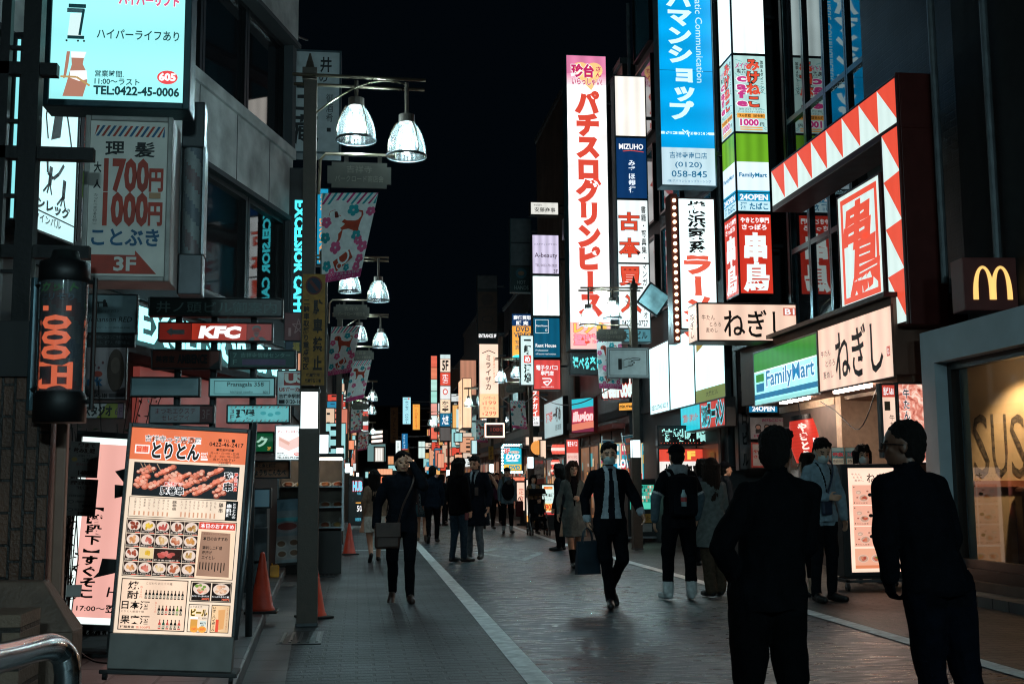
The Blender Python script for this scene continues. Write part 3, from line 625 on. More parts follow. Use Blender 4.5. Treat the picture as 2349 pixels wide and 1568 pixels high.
def d(f):
    negishi(f, .25, .12, .88, .88); f.text('牛たん', .035, .36, .18, .46, KB, rough=.02); f.text('とろろ', .1, .53, .24, .63, KB, rough=.02); f.text('麦めし', .06, .70, .21, .82, KB, rough=.02)
    f.rect(.925, .56, .965, .70, G('#d86a55', .8), 1); f.text('ね', .932, .58, .958, .68, WH)
sign('shop_sign', 'wide cream backlit brush lettered sign on the canopy, next to the convenience store sign', 'sign', (1879, 757, 2050, 898), d, PEACH, a=RA, X=6.4, depth=.02, hm=BROWN)
def d(f):
    negishi(f, .255, .15, .915, .9); f.text('牛たん', .03, .3, .165, .45, KB, rough=.02); f.text('とろろ', .11, .5, .225, .62, KB, rough=.02); f.text('麦めし', .07, .66, .19, .79, KB, rough=.02)
    f.rect(.87, .08, 1, .3, G('#d8705c', .85), 1); f.text('B1', .89, .11, .985, .27, WH, b=.02); f.rect(.94, .72, .98, .84, G('#d86a55', .8), 1)
def ds(f): negishi(f, .25, .2, .7, .9, True); f.text('牛たん', .78, .25, .88, .6, KB, v=True)
sign('projecting_sign', 'cream backlit box sign with brush lettering sticking out over the canopy', 'sign', (1603, 697, 1826, 779), d, PEACH, Y=17.6, depth=.5, hm=M('#3a2a24', .4), side=ds)
# yakitori frame of triangles
o, w, h = plane_at(1771, 393, 2069, 474, a=RA, X=6.5)
e = empty('triangle_frame_sign', o, RA, 'lit frame of red and white triangles in an L over the upper windows', 'sign'); RB = M('#4a1712', .4, var=.15)
f = Face(w, h); f.rect(0, 0, 1, 1, WHT, 0)
for i in range(8): f.poly([(i/8, 0), ((i+1)/8, 0), ((i+1)/8, 1)], RED)
f.build('sign_face', e)
hh = 2.40; wv = .48
f = Face(wv, hh); f.rect(0, 0, 1, 1, WHT, 0)
for i in range(4): f.poly([(0, i/4), (1, max(0, i/4-.02)), (1, (i+1)/4)], RED)
f.build('sign_face', e, Matrix.Translation((w-wv, 0, -hh-.05)))
mb = MB(); mb.box(-.03, .004, -.09, w+.04, .5, h+.04, RB); mb.box(w-wv-.05, .0041, -hh-.1, w+.04, .5, -.09, RB); mb.box(w+.001, -.03, -hh-.1, w+.04, .004, h+.04, RB); mb.build('housing', e, bevel=.008)
def d(f):
    f.frame(.06, .035, .94, .965, .075, RED); f.text('串', .12, .12, .70, .50, RED, b=.05, rough=.04, shear=.15, seed=5); f.text('鳥', .26, .44, .88, .92, RED, b=.05, rough=.04, shear=.1, seed=8)
sign('panel_sign', 'upright white panel with two big red brush characters in a red border', 'sign', (1927, 454, 2024, 713), d, WHT, a=RA, X=6.48, depth=.15, hm=RB)
# stacked tower sign
V0, V1 = -90, 672
def yv(v): return (v-V0)/(V1-V0)
def d(f, s=1):
    f.rect(0, 0, 1, yv(127), LITW, 1)
    f.rect(0, yv(133), 1, yv(308), G('#c5f0ec', .9, .12), 1)
    for i in range(26):
        x, y = RND.random(), yv(140+RND.random()*160); f.line([(max(.02, x-.1), y), (min(.98, x+.1), y+.006)], .012, G('#7fc8c8', .8), 2)
    f.text('みけねこ', .40, yv(143), .80, yv(250), G('#e8523a', .95), 5, b=.05, v=True, out=K, ob=.05, pitch=1.0)
    f.text('cafe', .10, yv(182), .37, yv(250), G('#d0408c', .9), 5, b=.05, v=True, out=WH, ob=.05, pitch=.8); f.text('メイド', .05, yv(150), .4, yv(163), G('#d0408c', .9), 4, b=.03, shear=.1); f.text('喫茶', .1, yv(164), .38, yv(175), MAG, 4, b=.02)
    f.text('珈琲&ダイニング', .83, yv(143), .93, yv(218), K, 4, b=.02, v=True, pitch=1.0)
    f.text('珈琲 ソフトドリンク', .12, yv(254), .85, yv(259), K, 4); f.text('ビール ウィスキー カクテル', .1, yv(260), .93, yv(265), K, 4)
    f.rect(.06, yv(266), .94, yv(277), ORG, 3); f.text('飲み放題（前金制）', .1, yv(268), .92, yv(275), K, 4, b=.02)
    f.text('1000', .16, yv(280), .72, yv(294), G('#d0408c', .9), 5, b=.05, out=WH, ob=.05); f.text('円', .78, yv(287), .9, yv(294), K, 4, b=.03)
    f.rect(.15, yv(297), .85, yv(299.5), ORG, 3); f.rect(.15, yv(302), .85, yv(304.5), ORG, 3)
    f.rect(0, yv(313), 1, yv(377), G('#7ac02c', .85, .25), 1); f.rect(0, yv(377), 1, yv(442), G('#e4f6ff', 1.1, .08), 1)
    f.text('FamilyMart', .07, yv(402), .93, yv(414), G('#0f7fae', .8), 4, b=.03); f.rect(0, yv(442), 1, yv(446), G('#1aa0d0', .9), 2)
    f.rect(0, yv(448), 1, yv(466), G('#1aa0d0', .9), 2); f.text('24OPEN', .07, yv(451), .93, yv(463), WH, 4, b=.04); f.rect(0, yv(466), 1, yv(488), G('#c8f0fa', 1.0), 1)
    f.text('酒 たばこ', .08, yv(470), .93, yv(485), G('#0f7fae', .7), 4, b=.03)
    f.rect(0, yv(496), 1, 1, G('#e03a28', .85, .1), 1); f.text('やきとり専門', .06, yv(503), .94, yv(515), WH, 4, b=.04); f.text('さっぽろ', .1, yv(518), .86, yv(530), WH, 4, b=.04)
    f.text('串鳥', .15, yv(540), .85, yv(664), G('#eafffb', 1.1), 5, b=.06, v=True, rough=.03, pitch=1.05)
    for v in (130, 310.5, 492): f.rect(0, yv(v-2.5), 1, yv(v+2.5), K, 3)
sign('tower_sign', 'tall stacked sign tower with maid cafe, green store and red yakitori panels', 'sign', (1687, V0, 1760, V1), d, DARK, Y=19.5, depth=.72, side=d, sbg=DARK, bracket=.3)
W0, W1 = -90, 423
def yw(v): return (v-W0)/(W1-W0)
def d(f):
    f.rect(0, 0, 1, yw(339), SKY); f.rect(0, yw(339), 1, 1, G('#cdeaf6', .95, .1), 1)
    f.text('アパマンショップ', .19, yw(-62), .62, yw(273), G('#d4f7ff', 1.1), 3, b=.055, v=True, pitch=.98)
    f.text('Dramatic Communication', .70, yw(-56), .83, yw(190), G('#c0eaf4', 1.0), 3, rot=-90, b=.008)
    f.rect(0, yw(303), 1, yw(309), G('#d4f7ff', 1.1), 2); f.text('NET WORK', .07, yw(301), .92, yw(311), SKY, 4, b=.02)
    f.line([(.40, yw(298)), (.45, yw(304)), (.5, yw(300)), (.52, yw(314))], .02, G('#d4f7ff', 1.1), 5)
    BP = G('#1b7aa8', .7); f.text('吉祥寺南口店', .15, yw(349), .85, yw(363), BP, b=.01); f.text('(0120)', .25, yw(371), .75, yw(386), BP, b=.01); f.text('058-845', .18, yw(391), .84, yw(405), BP, b=.01)
    f.text('(株)アパマンショップリーシング', .10, yw(411), .92, yw(418), BP)
    f.rect(0, yw(163), 1, yw(164), M('#0a4a66'), 2)
sign('projecting_sign', 'huge sky blue vertical sign with rounded white katakana, above the ramen sign', 'sign', (1513, W0, 1634, W1), d, SKY, Y=20.2, depth=.3, hm=M('#5c7680', .4, .5), bracket=.35)
def d(f):
    f.text('横浜家系', .26, .02, .74, .42, K, b=.035, v=True, rough=.03, pitch=1.0); f.text('ラーメン', .14, .45, .84, 1.05, G('#f0624a', .95), b=.06, v=True, rough=.05, pitch=1.0, seed=4)
e = sign('projecting_sign', 'white vertical ramen sign edged with a column of glowing bulbs', 'sign', (1560, 456, 1641, 752), d, LITW, Y=19.0, depth=.3, hm=M('#4a2a22', .4))
o, w, h = plane_at(1560, 456, 1641, 752, Y=19.0)
mb = MB(); mb.box(-.15, -.03, -.25, -.03, .3, h+.08, M('#5a3026', .4)); mb.build('bulb_board', e)
for i in range(20):
    mb = MB(); mb.ball((-.09, -.05, -.18+i*(h+.2)/19.5), .033, G('#ffd0a8', 4.0), 10, 6); mb.build('bulb', e)
V2, V3 = 175, 782
def y2(v): return (v-V2)/(V3-V2)
def d(f):
    f.rect(0, 0, 1, y2(314), G('#fff8ee', 1.15, .2, 0, 8), 1); f.rect(0, y2(319), 1, y2(458), NAVY, 1)
    f.text('MIZUHO', .1, y2(333), .9, y2(345), WH, b=.03); f.line([(.22, y2(350)), (.5, y2(348)), (.92, y2(351))], .014, RED, 3); f.text('みずほ銀行', .40, y2(371), .62, y2(445), G('#e8f4ff', 1), v=True, b=.03)
    f.rect(0, y2(463), 1, y2(754), G('#eef6f6', 1.15, .12), 1); RD = G('#e0492f', .9)
    for t, a, b in (('古', 492, 531), ('本', 551, 592), ('買', 616, 656), ('入', 680, 716)): f.text(t, .06, y2(a), .7, y2(b), RD, 4, b=.03, out=K, ob=.022)
    f.text('書籍・写真集・マンガ・ビデオ', .78, y2(476), .94, y2(730), K, v=True, b=.015); f.text('0422-47-0727', .08, y2(735), .93, y2(748), K, b=.015)
    f.rect(0, y2(754), 1, 1, G('#5f99a4', .5, .1), 2); f.text('大竹ビル', .1, y2(760), .9, y2(777), M('#0a2026'), 4, b=.03)
    for v in (316.5, 460.5, 607, 754): f.rect(0, y2(v-2), 1, y2(v+2), K, 5)
sign('stacked_sign', 'stacked vertical sign with blank top, navy bank panel and red book dealer letters', 'sign', (1416, V2, 1485, V3), d, DARK, Y=24.5, depth=.35, hm=M('#2f4347', .4, .4), bracket=.4)
V4, V5 = 127, 800
def y4(v): return (v-V4)/(V5-V4)
def d(f):
    f.rect(0, 0, 1, y4(170), G('#f08ab4', .95, .2, 0, 5), 1)
    for i in range(5): f.rect(0, y4(170+i*5), 1, y4(175+i*5), G(['#f3a0c0', '#f6b6cc', '#f8cad8', '#fadbe4', '#fbe8ee'][i], 1.0), 1)
    HY = G('#ffd08a', 1.0); f.disc(.36, y4(160), .24, .026, HY, 2); f.disc(.7, y4(160), .22, .026, HY, 2); f.poly([(.14, y4(164)), (.92, y4(164)), (.62, y4(208))], HY, 2)
    f.text('珍台', .13, y4(148), .68, y4(177), G('#d02a6c', .9), 5, b=.05, out=WH, ob=.04); f.text('さん', .74, y4(152), .88, y4(176), G('#d02a6c', .9), 5, v=True, b=.03); f.text('いらっしゃい!', .13, y4(180), .9, y4(196), G('#d02a6c', .9), 5, b=.03, out=WH, ob=.03)
    f.text('パチスログリンピース', .25, y4(213), .78, y4(722), G('#e8503e', .92), 3, b=.075, v=True, pitch=.93)
    f.rect(0, y4(740), 1, 1, G('#ffc8c0', 1.0), 2); f.text('レア台', .1, y4(742), .9, y4(764), G('#ffd060', 1), 5, b=.05, out=RED, ob=.04); f.text('聖地', .1, y4(768), .66, y4(790), G('#ff9ab0', 1), 5, b=.05, out=RED, ob=.04)
    f.disc(.8, y4(780), .12, .016, YEL, 4)
sign('tall_sign', 'tallest white sign with a column of red katakana and a pink heart on top', 'sign', (1304, V4, 1395, V5), d, G('#f6f2f0', 1.55, .28, 1, 2.6), Y=28, depth=.5, hm=M('#2a5a60', .35, .6), bracket=.3)
def led(f, t, x0, y0, x1, y1, m, cols, rows, b=.03):
    """dot matrix: small lit squares wherever the lettering falls"""
    v, fs = layout(t, b, False, 0, 1); lo, hi = v.min(0), v.max(0); q = (v-lo)/(hi-lo)
    g = np.zeros((rows, cols), bool)
    for p in fs:
        T = q[list(p)]; mn, mx = T.min(0), T.max(0); n = len(p)
        for i in range(max(0, int(mn[0]*cols-.5)), min(cols, int(mx[0]*cols+1.5))):
            for j in range(max(0, int(mn[1]*rows-.5)), min(rows, int(mx[1]*rows+1.5))):
                px, py = (i+.5)/cols, (j+.5)/rows; c = False; k = n-1
                for a in range(n):
                    if (T[a][1] > py) != (T[k][1] > py) and px < (T[k][0]-T[a][0])*(py-T[a][1])/(T[k][1]-T[a][1])+T[a][0]: c = not c
                    k = a
                g[j, i] |= c
    for j, i in zip(*np.nonzero(g)):
        x = x0+(x1-x0)*(i+.15)/cols; y = y1-(y1-y0)*(j+.85)/rows; f.rect(x, y, x+(x1-x0)*.7/cols, y+(y1-y0)*.7/rows, m, 1)
def d(f): led(f, '選べる楽しさ', .06, .12, 1.0, .8, G('#6ff4f4', 2.2), 74, 14)
sign('led_sign', 'black dot matrix sign with cyan characters under the tall red and white sign', 'sign', (1309, 811, 1391, 857), d, M('#0a1416', .3), Y=27.5, depth=.25)
V6, V7 = 539, 892
def y6(v): return (v-V6)/(V7-V6)
def d(f):
    f.rect(0, 0, 1, y6(628), G('#dcd2ee', 1.1, .3, 0, 9), 1); f.text('エステティックサロン', .06, y6(558), .95, y6(562), K); f.text('A-beauty', .08, y6(580), .95, y6(594), MAG, b=.005); f.text('TEL 0422-70-2820', .1, y6(606), .94, y6(612), MAG); f.text('3F', .8, y6(618), .97, y6(627), MAG)
    f.rect(0, y6(634), 1, y6(725), LITW, 1); f.rect(0, y6(730), 1, y6(820), G('#0f6688', .75, .2), 1); f.frame(.08, y6(734), .58, y6(765), .012, WH, 2); f.text('Rent House', .12, y6(746), .54, y6(750), WH, b=.02)
    f.text('Rent House', .08, y6(789), .86, y6(797), WH, b=.02); f.text('Professional', .08, y6(802), .55, y6(806), WH); f.text('of lease real estate.', .08, y6(810), .86, y6(814), WH)
    f.line([(.46, y6(760)), (.46, y6(757)), (.49, y6(755)), (.52, y6(757)), (.52, y6(760)), (.46, y6(760))], .01, WH, 2)
    f.rect(0, y6(826), 1, 1, G('#e8504c', .95, .15), 1); f.text('電子タバコ', .1, y6(838), .9, y6(849), WH, b=.03); f.text('専門店', .27, y6(851), .75, y6(861), WH, b=.03); f.line([(.32, y6(868)), (.62, y6(868)), (.68, y6(872)), (.5, y6(884)), (.36, y6(876)), (.58, y6(874))], .035, WH, 2); f.text('vapestudio', .28, y6(885), .76, y6(889), WH)
    for v in (631, 727.5, 823): f.rect(0, y6(v-3), 1, y6(v+3), K, 3)
sign('stacked_sign', 'stacked vertical sign with beauty salon, blue rental and red vape panels', 'sign', (1223, V6, 1283, V7), d, DARK, Y=34, depth=.35, bracket=.3)
def d(f): f.text('株式会社', .1, .14, .42, .3, K); f.text('安藤商事', .13, .42, .9, .8, K, b=.01)
sign('projecting_sign', 'small white company sign above the beauty salon panel', 'sign', (1218, 464, 1280, 491), d, G('#efeee6', .95, .1), Y=34, depth=.3, bracket=.3)
def d(f):
    gm = M('#50565a', .5); f.rect(0, 0, 1, .32, gm); f.rect(0, .34, 1, .64, gm); f.rect(0, .67, 1, 1, M('#0c2a2c', .4)); f.disc(.5, .75, .28, .07, M('#1d4c58', .4), 2); f.disc(.5, .75, .16, .03, M('#7a5a40', .5), 3); f.text('HOT', .3, .85, .72, .9, M('#8a9a98')); f.text('HANDS', .16, .92, .86, .975, M('#8a9a98'))
sign('stacked_sign', 'unlit stacked sign of two grey blanks over a dark green panel', 'sign', (1172, 502, 1218, 668), d, DARK, Y=36, depth=.3, hm=M('#3c5258', .4, .4), bracket=.2)
def d(f):
    f.rect(0, 0, 1, .26, NAVY); f.text('高価買取', .08, .03, .95, .12, WH, b=.03); f.text('販 売', .2, .15, .8, .24, WH, b=.03); f.rect(0, .26, 1, 1, ORG); BT = G('#0d5a86', .4); f.text('DVD', .2, .28, .85, .38, BT, b=.02); f.text('VIDEO', .1, .41, .95, .51, BT, b=.02); f.text('写真', .12, .58, .4, .78, BT, v=True); f.disc(.3, .94, .3, .05, CYAN, 2)
sign('vertical_sign', 'blue and orange video buying sign beside the white tavern sign', 'sign', (1175, 720, 1221, 825), d, ORG, Y=36.5, depth=.25, bracket=.2)
def d(f): f.text('一軒め酒場', .28, .08, .8, .95, K, v=True, b=.06, rough=.02); f.rect(.24, .40, .84, .555, G('#e84a3c', .9), 3); f.text('め', .34, .42, .74, .535, WH, 5, b=.04)
sign('vertical_sign', 'white vertical tavern sign with bold black letters and a red square', 'sign', (1195, 770, 1223, 882), d, G('#d8f0ee', 1.1, .1), Y=33, depth=.2)
def d(f): f.text('スナガイ', .22, .06, .8, .72, WH, v=True, b=.04); f.rect(0, .74, 1, 1, WH, 1); f.text('5F', .3, .77, .8, .85, K); f.text('6588', .15, .89, .9, .97, K)
sign('vertical_sign', 'red vertical snack bar sign with white letters behind a dog banner', 'sign', (1217, 892, 1237, 976), d, G('#e85a48', .95, .1), Y=38.5, depth=.2, bracket=.4)
def d(f):
    bm = M('#4c3226', .6); f.rect(0, 0, 1, .19, M('#4e4b4c', .6)); f.rect(0, .24, 1, .83, bm); f.disc(.5, .36, .32, .09, M('#3a241c'), 2); f.text('gooonave', .05, .46, .95, .5, K); f.ring(.5, .65, .3, .05, .15, K, 2); f.rect(0, .85, 1, .94, M('#15110f'), 2); f.text('ENTRANCE 3F', .05, .87, .95, .92, WH, 3, b=.04)
sign('vertical_sign', 'unlit brown sign with an entrance line above the highball price sign', 'sign', (1096, 632, 1140, 786), d, DARK, Y=45, depth=.25, bracket=.3)
def d(f):
    PB = G('#5a2418', .3); f.line([(.15, .125), (.5, .085), (.85, .125)], .03, K, 2); f.text('ミライザカ', .32, .15, .62, .62, PB, v=True, b=.02); f.text('旨唐揚げと居酒メシ', .72, .17, .84, .55, G('#e08a60', .9), v=True)
    f.rect(0, .68, 1, 1, G('#ffcf9e', 1.1), 1); f.text('ハイボール', .2, .71, .85, .755, G('#c0502e', .8)); f.text('199', .32, .775, .88, .83, G('#e06a4c', .9)); f.text('生ビール', .2, .85, .85, .895, G('#c0502e', .8)); f.text('299', .28, .915, .88, .975, G('#e06a4c', .9)); f.text('¥', .14, .79, .24, .83, G('#e06a4c', .9)); f.text('¥', .14, .93, .24, .97, G('#e06a4c', .9))
sign('vertical_sign', 'warm cream vertical izakaya sign with highball and beer prices', 'sign', (1100, 789, 1143, 957), d, G('#ffdcc4', 1.2, .1, 1, 3), Y=45, depth=.25, bracket=.3)
def d(f):
    for i, (a, b, c, t) in enumerate(((.0, .045, '#d8eeee', '山水ビル'), (.05, .2, '#ffe6d0', '5F'), (.21, .355, '#e4503c', 'ホルモン'), (.365, .515, '#f2f4f2', ''), (.52, .675, '#ffe2c0', 'かつ亭'), (.68, .825, '#0d6a94', '大庄'), (.84, .99, '#8d8480', ''))):
        f.rect(0, a, 1, b, G(c, 1.0 if i < 6 else .35, .1), 1)
        if t: f.text(t, .2, a+.02, .8, b-.02, K if i in (0, 1, 4) else WH, 3, v=len(t) > 2 and i > 0, b=.03, rough=.02)
    f.disc(.5, .43, .26, .036, G('#e05a48', .9), 3); f.disc(.5, .43, .16, .022, WH, 4)
sign('stacked_sign', 'narrow stack of seven small restaurant panels, blue one near the bottom', 'sign', (1010, 813, 1033, 1012), d, DARK, Y=57, depth=.3, bracket=.4)
def d(f):
    for i, c in enumerate(('#f07058', '#f08a68', '#bfeee0', '#a8e8d8', '#f2a898', '#e8f4f0', '#f07058')): f.rect(.05, i/7, .95, (i+.94)/7, G(c, 1.0, .15, 1, 6), 1)
sign('tube_sign', 'slim vertical sign of red and pale green lit sections', 'sign', (988, 816, 1003, 1008), d, DARK, Y=62, depth=.3, bracket=.5)
def d(f): f.text('タイセイ ハウジー', .3, .14, .7, .97, G('#1a5a7a', .4), v=True, b=.02); f.disc(.75, .05, .12, .03, RED, 2); f.rect(.1, .06, .6, .075, G('#1a5a7a', .4), 2)
sign('vertical_sign', 'pale cyan estate agent sign far down the street', 'sign', (924, 911, 942, 972), d, G('#a8e4f0', 1.1, .1), Y=88, depth=.3, bracket=1.4)
def d(f): f.text('FOREST', .3, .2, .72, .95, G('#d8541c', .7), v=True, pitch=.85); f.text('麻雀', .2, .04, .8, .1, G('#d8541c', .7))
sign('vertical_sign', 'orange vertical sign right of the pale cyan estate sign', 'sign', (947, 927, 963, 985), d, G('#ffb04c', 1.0, .12), Y=84, depth=.3, bracket=1.2)
def d(f): f.text('ドットコム', .3, .1, .7, .9, M('#1d120a'), v=True, b=.03)
sign('vertical_sign', 'unlit brown sign left of the pale cyan estate sign', 'sign', (896, 934, 913, 1014), d, M('#5a4420', .6), Y=92, depth=.3, bracket=1.6)
def d(f): f.text('クウーチャイ', .2, .08, .6, .92, G('#c8f0ff', 1), v=True, b=.02); f.rect(0, .95, 1, 1, RED, 2)
sign('vertical_sign', 'small blue vertical sign below the pale cyan estate sign', 'sign', (922, 994, 935, 1031), d, G('#0d6aa0', .9), Y=76, depth=.3, bracket=1.5)
sign('vertical_sign', 'small plain white lit sign left of the small blue one', 'sign', (908, 1010, 919, 1040), lambda f: f.text('お好み', .3, .15, .7, .85, K, v=True), G('#e8f4f2', 1.1), Y=80, depth=.3)
sign('box_sign', 'warm plain lit panel above the pale shop building door', 'sign', (1056, 826, 1092, 905), None, G('#f0a888', .6, .2), Y=52, depth=.3, bracket=.3)
sign('box_sign', 'deep cream lit box hanging over the street before the warm panel', 'sign', (1062, 868, 1081, 980), None, G('#ffd0a4', 1.1, .1), Y=50, depth=1.9, side=lambda f: f.text('たからや', .3, .1, .6, .9, G('#b0583a', .6), v=True, rough=.02), bracket=.4)
def d(f): f.frame(.0, .0, 1, 1, .05, G('#ffcdb8', 3.5)); f.text('1080', .3, .3, .9, .58, G('#b84a3a', .5)); f.text('飲み放題', .2, .1, .8, .25, G('#8a3a30', .4)); f.text('ご案内中', .2, .66, .8, .85, G('#8a3a30', .4))
sign('neon_sign', 'dark square sign outlined in glowing pink neon on a post', 'sign', (1112, 970, 1157, 1003), d, M('#2a1210', .4), Y=44, depth=.12)
def d(f): f.text('防犯カメラ作動中', .25, .06, .75, .94, M('#241a08'), v=True, b=.03)
sign('notice_plate', 'narrow yellow camera notice on a right lamp post', 'sign', (1120.5, 1023, 1132, 1053), d, M('#b58a2c', .6), Y=46.8, depth=.02, rim=0)
def d(f):
    f.rect(.0, 0, 1, .74, G('#1fb4cc', 1.0)); f.text('3F', .03, .05, .32, .26, G('#e04c44', 1), 3, b=.05, out=WH, ob=.05); f.text('DVD', .12, .31, .88, .5, WH, b=.06, shear=.08); f.disc(.48, .58, .36, .045, WH, 2); f.disc(.48, .58, .12, .015, SKY, 3); f.rect(0, .74, 1, 1, G('#f4c048', 1.0), 1); f.disc(.62, .2, .28, .06, G('#e8e0d0', 1), 2); f.text('試写室', .42, .15, .84, .25, G('#d05030', .8), 4); f.text('DVD', .3, .8, .9, .96, G('#1fa0c0', .8), 3, b=.05)
e = sign('dvd_sign', 'bright cyan and yellow video shop sign framed with white bulbs', 'sign', (1156, 1026, 1196, 1078), d, BLUE, Y=42, depth=.2, rim=.12)
o, w, h = plane_at(1156, 1026, 1196, 1078, Y=42)
mb = MB()
for i in range(8): mb.ball((-.06, -.04, h*i/7), .045, G('#b8f8ff', 5), 8, 5); mb.ball((w*i/7, -.04, h+.08), .045, G('#b8f8ff', 5), 8, 5); mb.ball((w*i/7, -.04, -.07), .045, G('#b8f8ff', 5), 8, 5)
mb.build('bulb_frame', e)
e = empty('round_sign', at(1234, 1026, Y=35.5), 0, 'round plain orange lit sign above the tavern notices', 'sign')
mb = MB(); mb.lathe((0, 0, 0), [(0.0, -.06), (.19, -.05), (.22, 0), (.19, .05), (0, .06)], G('#f2a04e', .95), 32); o = mb.build('sign_face', e, smooth=True); o.rotation_euler = (math.pi/2, 0, 0)
mb = MB(); mb.box(.2, -.02, -.03, .7, .02, .03, DARK); mb.build('bracket', e)
def d(f): f.text('酒場', .1, .3, .45, .55, G('#c83c30', .7), b=.05); f.text('一軒め', .5, .22, .88, .6, K, b=.05); f.text('居酒屋', .6, .7, .9, .85, M('#3a5a62'))
sign('wall_sign', 'slanting pale wall sign with red and black tavern letters', 'sign', (1249, 928, 1292, 1006), d, G('#a9c8cc', .8, .1), a=RA, X=6.1, depth=.15)
def d(f): f.text('営業中', .1, .62, .9, .75, K, b=.03); f.text('生ビール280', .1, .1, .9, .25, G('#c83c30', .5), b=.02); f.text('本日11時〜', .1, .34, .9, .5, K); f.rect(0, .8, 1, 1, M('#8a4030'), 1)
sign('notice_board', 'upright paper notices beside the right lamp post below the round sign', 'sign', (1226, 1048, 1248, 1110), d, M('#b0a49c', .7), Y=35.2, depth=.04, rim=.01)
LANR = G('#ff6a58', .9); LANW = G('#ffe2d6', 1.0)
def small_lantern(p, r, h, lab, grp=None):
    e = empty('paper_lantern', p, 0, lab, 'lantern', grp); mb = MB(); n = 9
    for i in range(n):
        a, b = i/n, (i+1)/n; ra, rb = [r*(.72+.28*math.sin(math.pi*t)) for t in (a, b)]; m = LANW if i in (3, 4, 5) else LANR
        mb.lathe((0, 0, 0), [(ra, -h/2+h*a), ((ra+rb)/2*1.04, -h/2+h*(a+b)/2), (rb, -h/2+h*b)], m, 16)
    mb.build('paper', e, smooth=True); mb = MB(); mb.cone((0, 0, h/2-.005), (0, 0, h/2+.04), r*.6, r*.55, K); mb.build('rim', e); mb = MB(); mb.cone((0, 0, -h/2-.03), (0, 0, -h/2+.005), r*.55, r*.6, K); mb.build('rim', e)
for i, u in enumerate((1274, 1282, 1290)): small_lantern(at(u, 1030, Y=33-i*.1), .12, .27, 'red and white paper lantern in the upper row at the tavern door', 'paper lanterns at the tavern door')
for i, v in enumerate((1062, 1079)): small_lantern(at(1274, v, Y=32.8), .13, .2, 'red and white paper lantern in the lower column at the tavern door', 'paper lanterns at the tavern door')
def d(f):
    f.rect(0, 0, 1, .3, G('#35c8d8', .9), 1); f.poly([(0, .3), (1, .25), (1, .7), (0, .75)], G('#c0405c', .75), 2)
    f.poly([(0, .75), (1, .68), (1, .88), (0, .95)], G('#f08a70', .9), 3); f.text('illusion', .06, .4, .95, .66, G('#ffd0d0', 1.1), 5, b=.06, shear=.04, out=G('#e04a50', .9), ob=.05)
sign('lit_sign', 'glowing pink and cyan sign with slanted letters on the arcade wall', 'sign', (1312, 916, 1362, 992), d, G('#8a3450', .7), a=-1.05, Y=30, depth=.12, hm=M('#8a2a2a', .4))
def d(f): f.text('GreenFoods', 0, .05, 1, .95, G('#dff4ee', 1.1), 4, b=.06, out=G('#e04a3a', .9), ob=.05)
sign('letter_sign', 'leaning white and red shop letters behind the hand sign post', 'sign', (1381, 872, 1452, 914), d, M('#2a1412', .6), a=-.8, Y=27.6, depth=.1)
sign('letter_sign', 'small orange lettered strip below the leaning shop letters', 'sign', (1420, 925, 1457, 941), lambda f: f.text('min.green', .05, .2, .95, .85, K, b=.03), ORG, a=-.8, Y=27.2, depth=.06)
def d(f):
    HB = M('#101214'); f.frame(.03, .04, .97, .96, .012, M('#5c6a70'), 1)
    f.rect(.25, .36, .34, .74, HB, 2); f.rect(.345, .38, .40, .70, M('#c4cccc'), 2)
    f.line([(.4, .40), (.5, .35), (.56, .36), (.62, .33), (.78, .345), (.80, .37), (.78, .40), (.63, .41), (.57, .44), (.64, .46), (.66, .5), (.60, .54), (.62, .58), (.56, .61), (.5, .62), (.42, .66), (.4, .66)], .013, HB, 3)
    for y in (.46, .52, .58): f.line([(.5, y), (.6, y)], .008, HB, 3)
sign('hand_sign', 'pale grey sign with a black hand pointing right, on the lamp post', 'sign', (1395, 799, 1487, 864), d, M('#e2eaec', .5, var=.1), Y=22.8, depth=.06, hm=STEEL)
def d(f):
    lw = G('#c4ecf0', 2.0, .3, 0, 16); f.rect(0, 0, .30, 1, lw); f.rect(.315, 0, .645, 1, lw); f.rect(.66, 0, 1, 1, lw)
    f.text('USED CLOTHING NICO 2F', .02, .88, .28, .95, K, 3, b=.02); f.rect(.66, .84, 1, 1, G('#7a8a3a', .7), 2); f.text('大竹ビル', .78, .88, .92, .95, K, 3); f.poly([(.68, 0), (.86, 0), (.86, .2), (.68, .34)], G('#a8862a', .8), 2); f.text('Kanjiro', .74, .05, .9, .15, WH, 3)
    for x in (.3, .645): f.rect(x, 0, x+.015, 1, K, 4)
sign('wall_sign', 'row of three large white lit panels on the clothing building', 'sign', (1491, 801, 1664, 951), d, K, a=RA, X=6.55, depth=.1, hm=M('#3c474a', .4))
def d(f): f.rect(0, 0, .46, 1, G('#22c4d4', 1.0, .1)); f.text('教室買入・古本センター', .05, .3, .42, .62, G('#d05a50', .8), 3, b=.03); f.rect(.47, 0, 1, 1, G('#d23a30', .85, .1), 1); f.text('横浜家系', .5, .15, .64, .9, K, 4, v=False, b=.04, out=CYAN, ob=.05); f.text('ラーメン', .64, .1, .98, .9, K, 4, b=.06, out=CYAN, ob=.05, rough=.02)
sign('shop_sign', 'cyan and red ramen shop sign sloping under the white panels', 'sign', (1562, 937, 1664, 991), d, K, a=RA, X=6.25, depth=.18)
def d(f): led(f, '特製味噌', .05, .12, .95, .84, G('#aef2ea', 1.8), 62, 15, .04); [f.rect(x, .9, x+.012, .95, RED, 1) for x in np.arange(.04, .96, .06)]
sign('led_sign', 'dot matrix board of pale green characters over the red first floor sign', 'sign', (1511, 978, 1627, 1019), d, M('#0a1212', .3), Y=22, depth=.15)
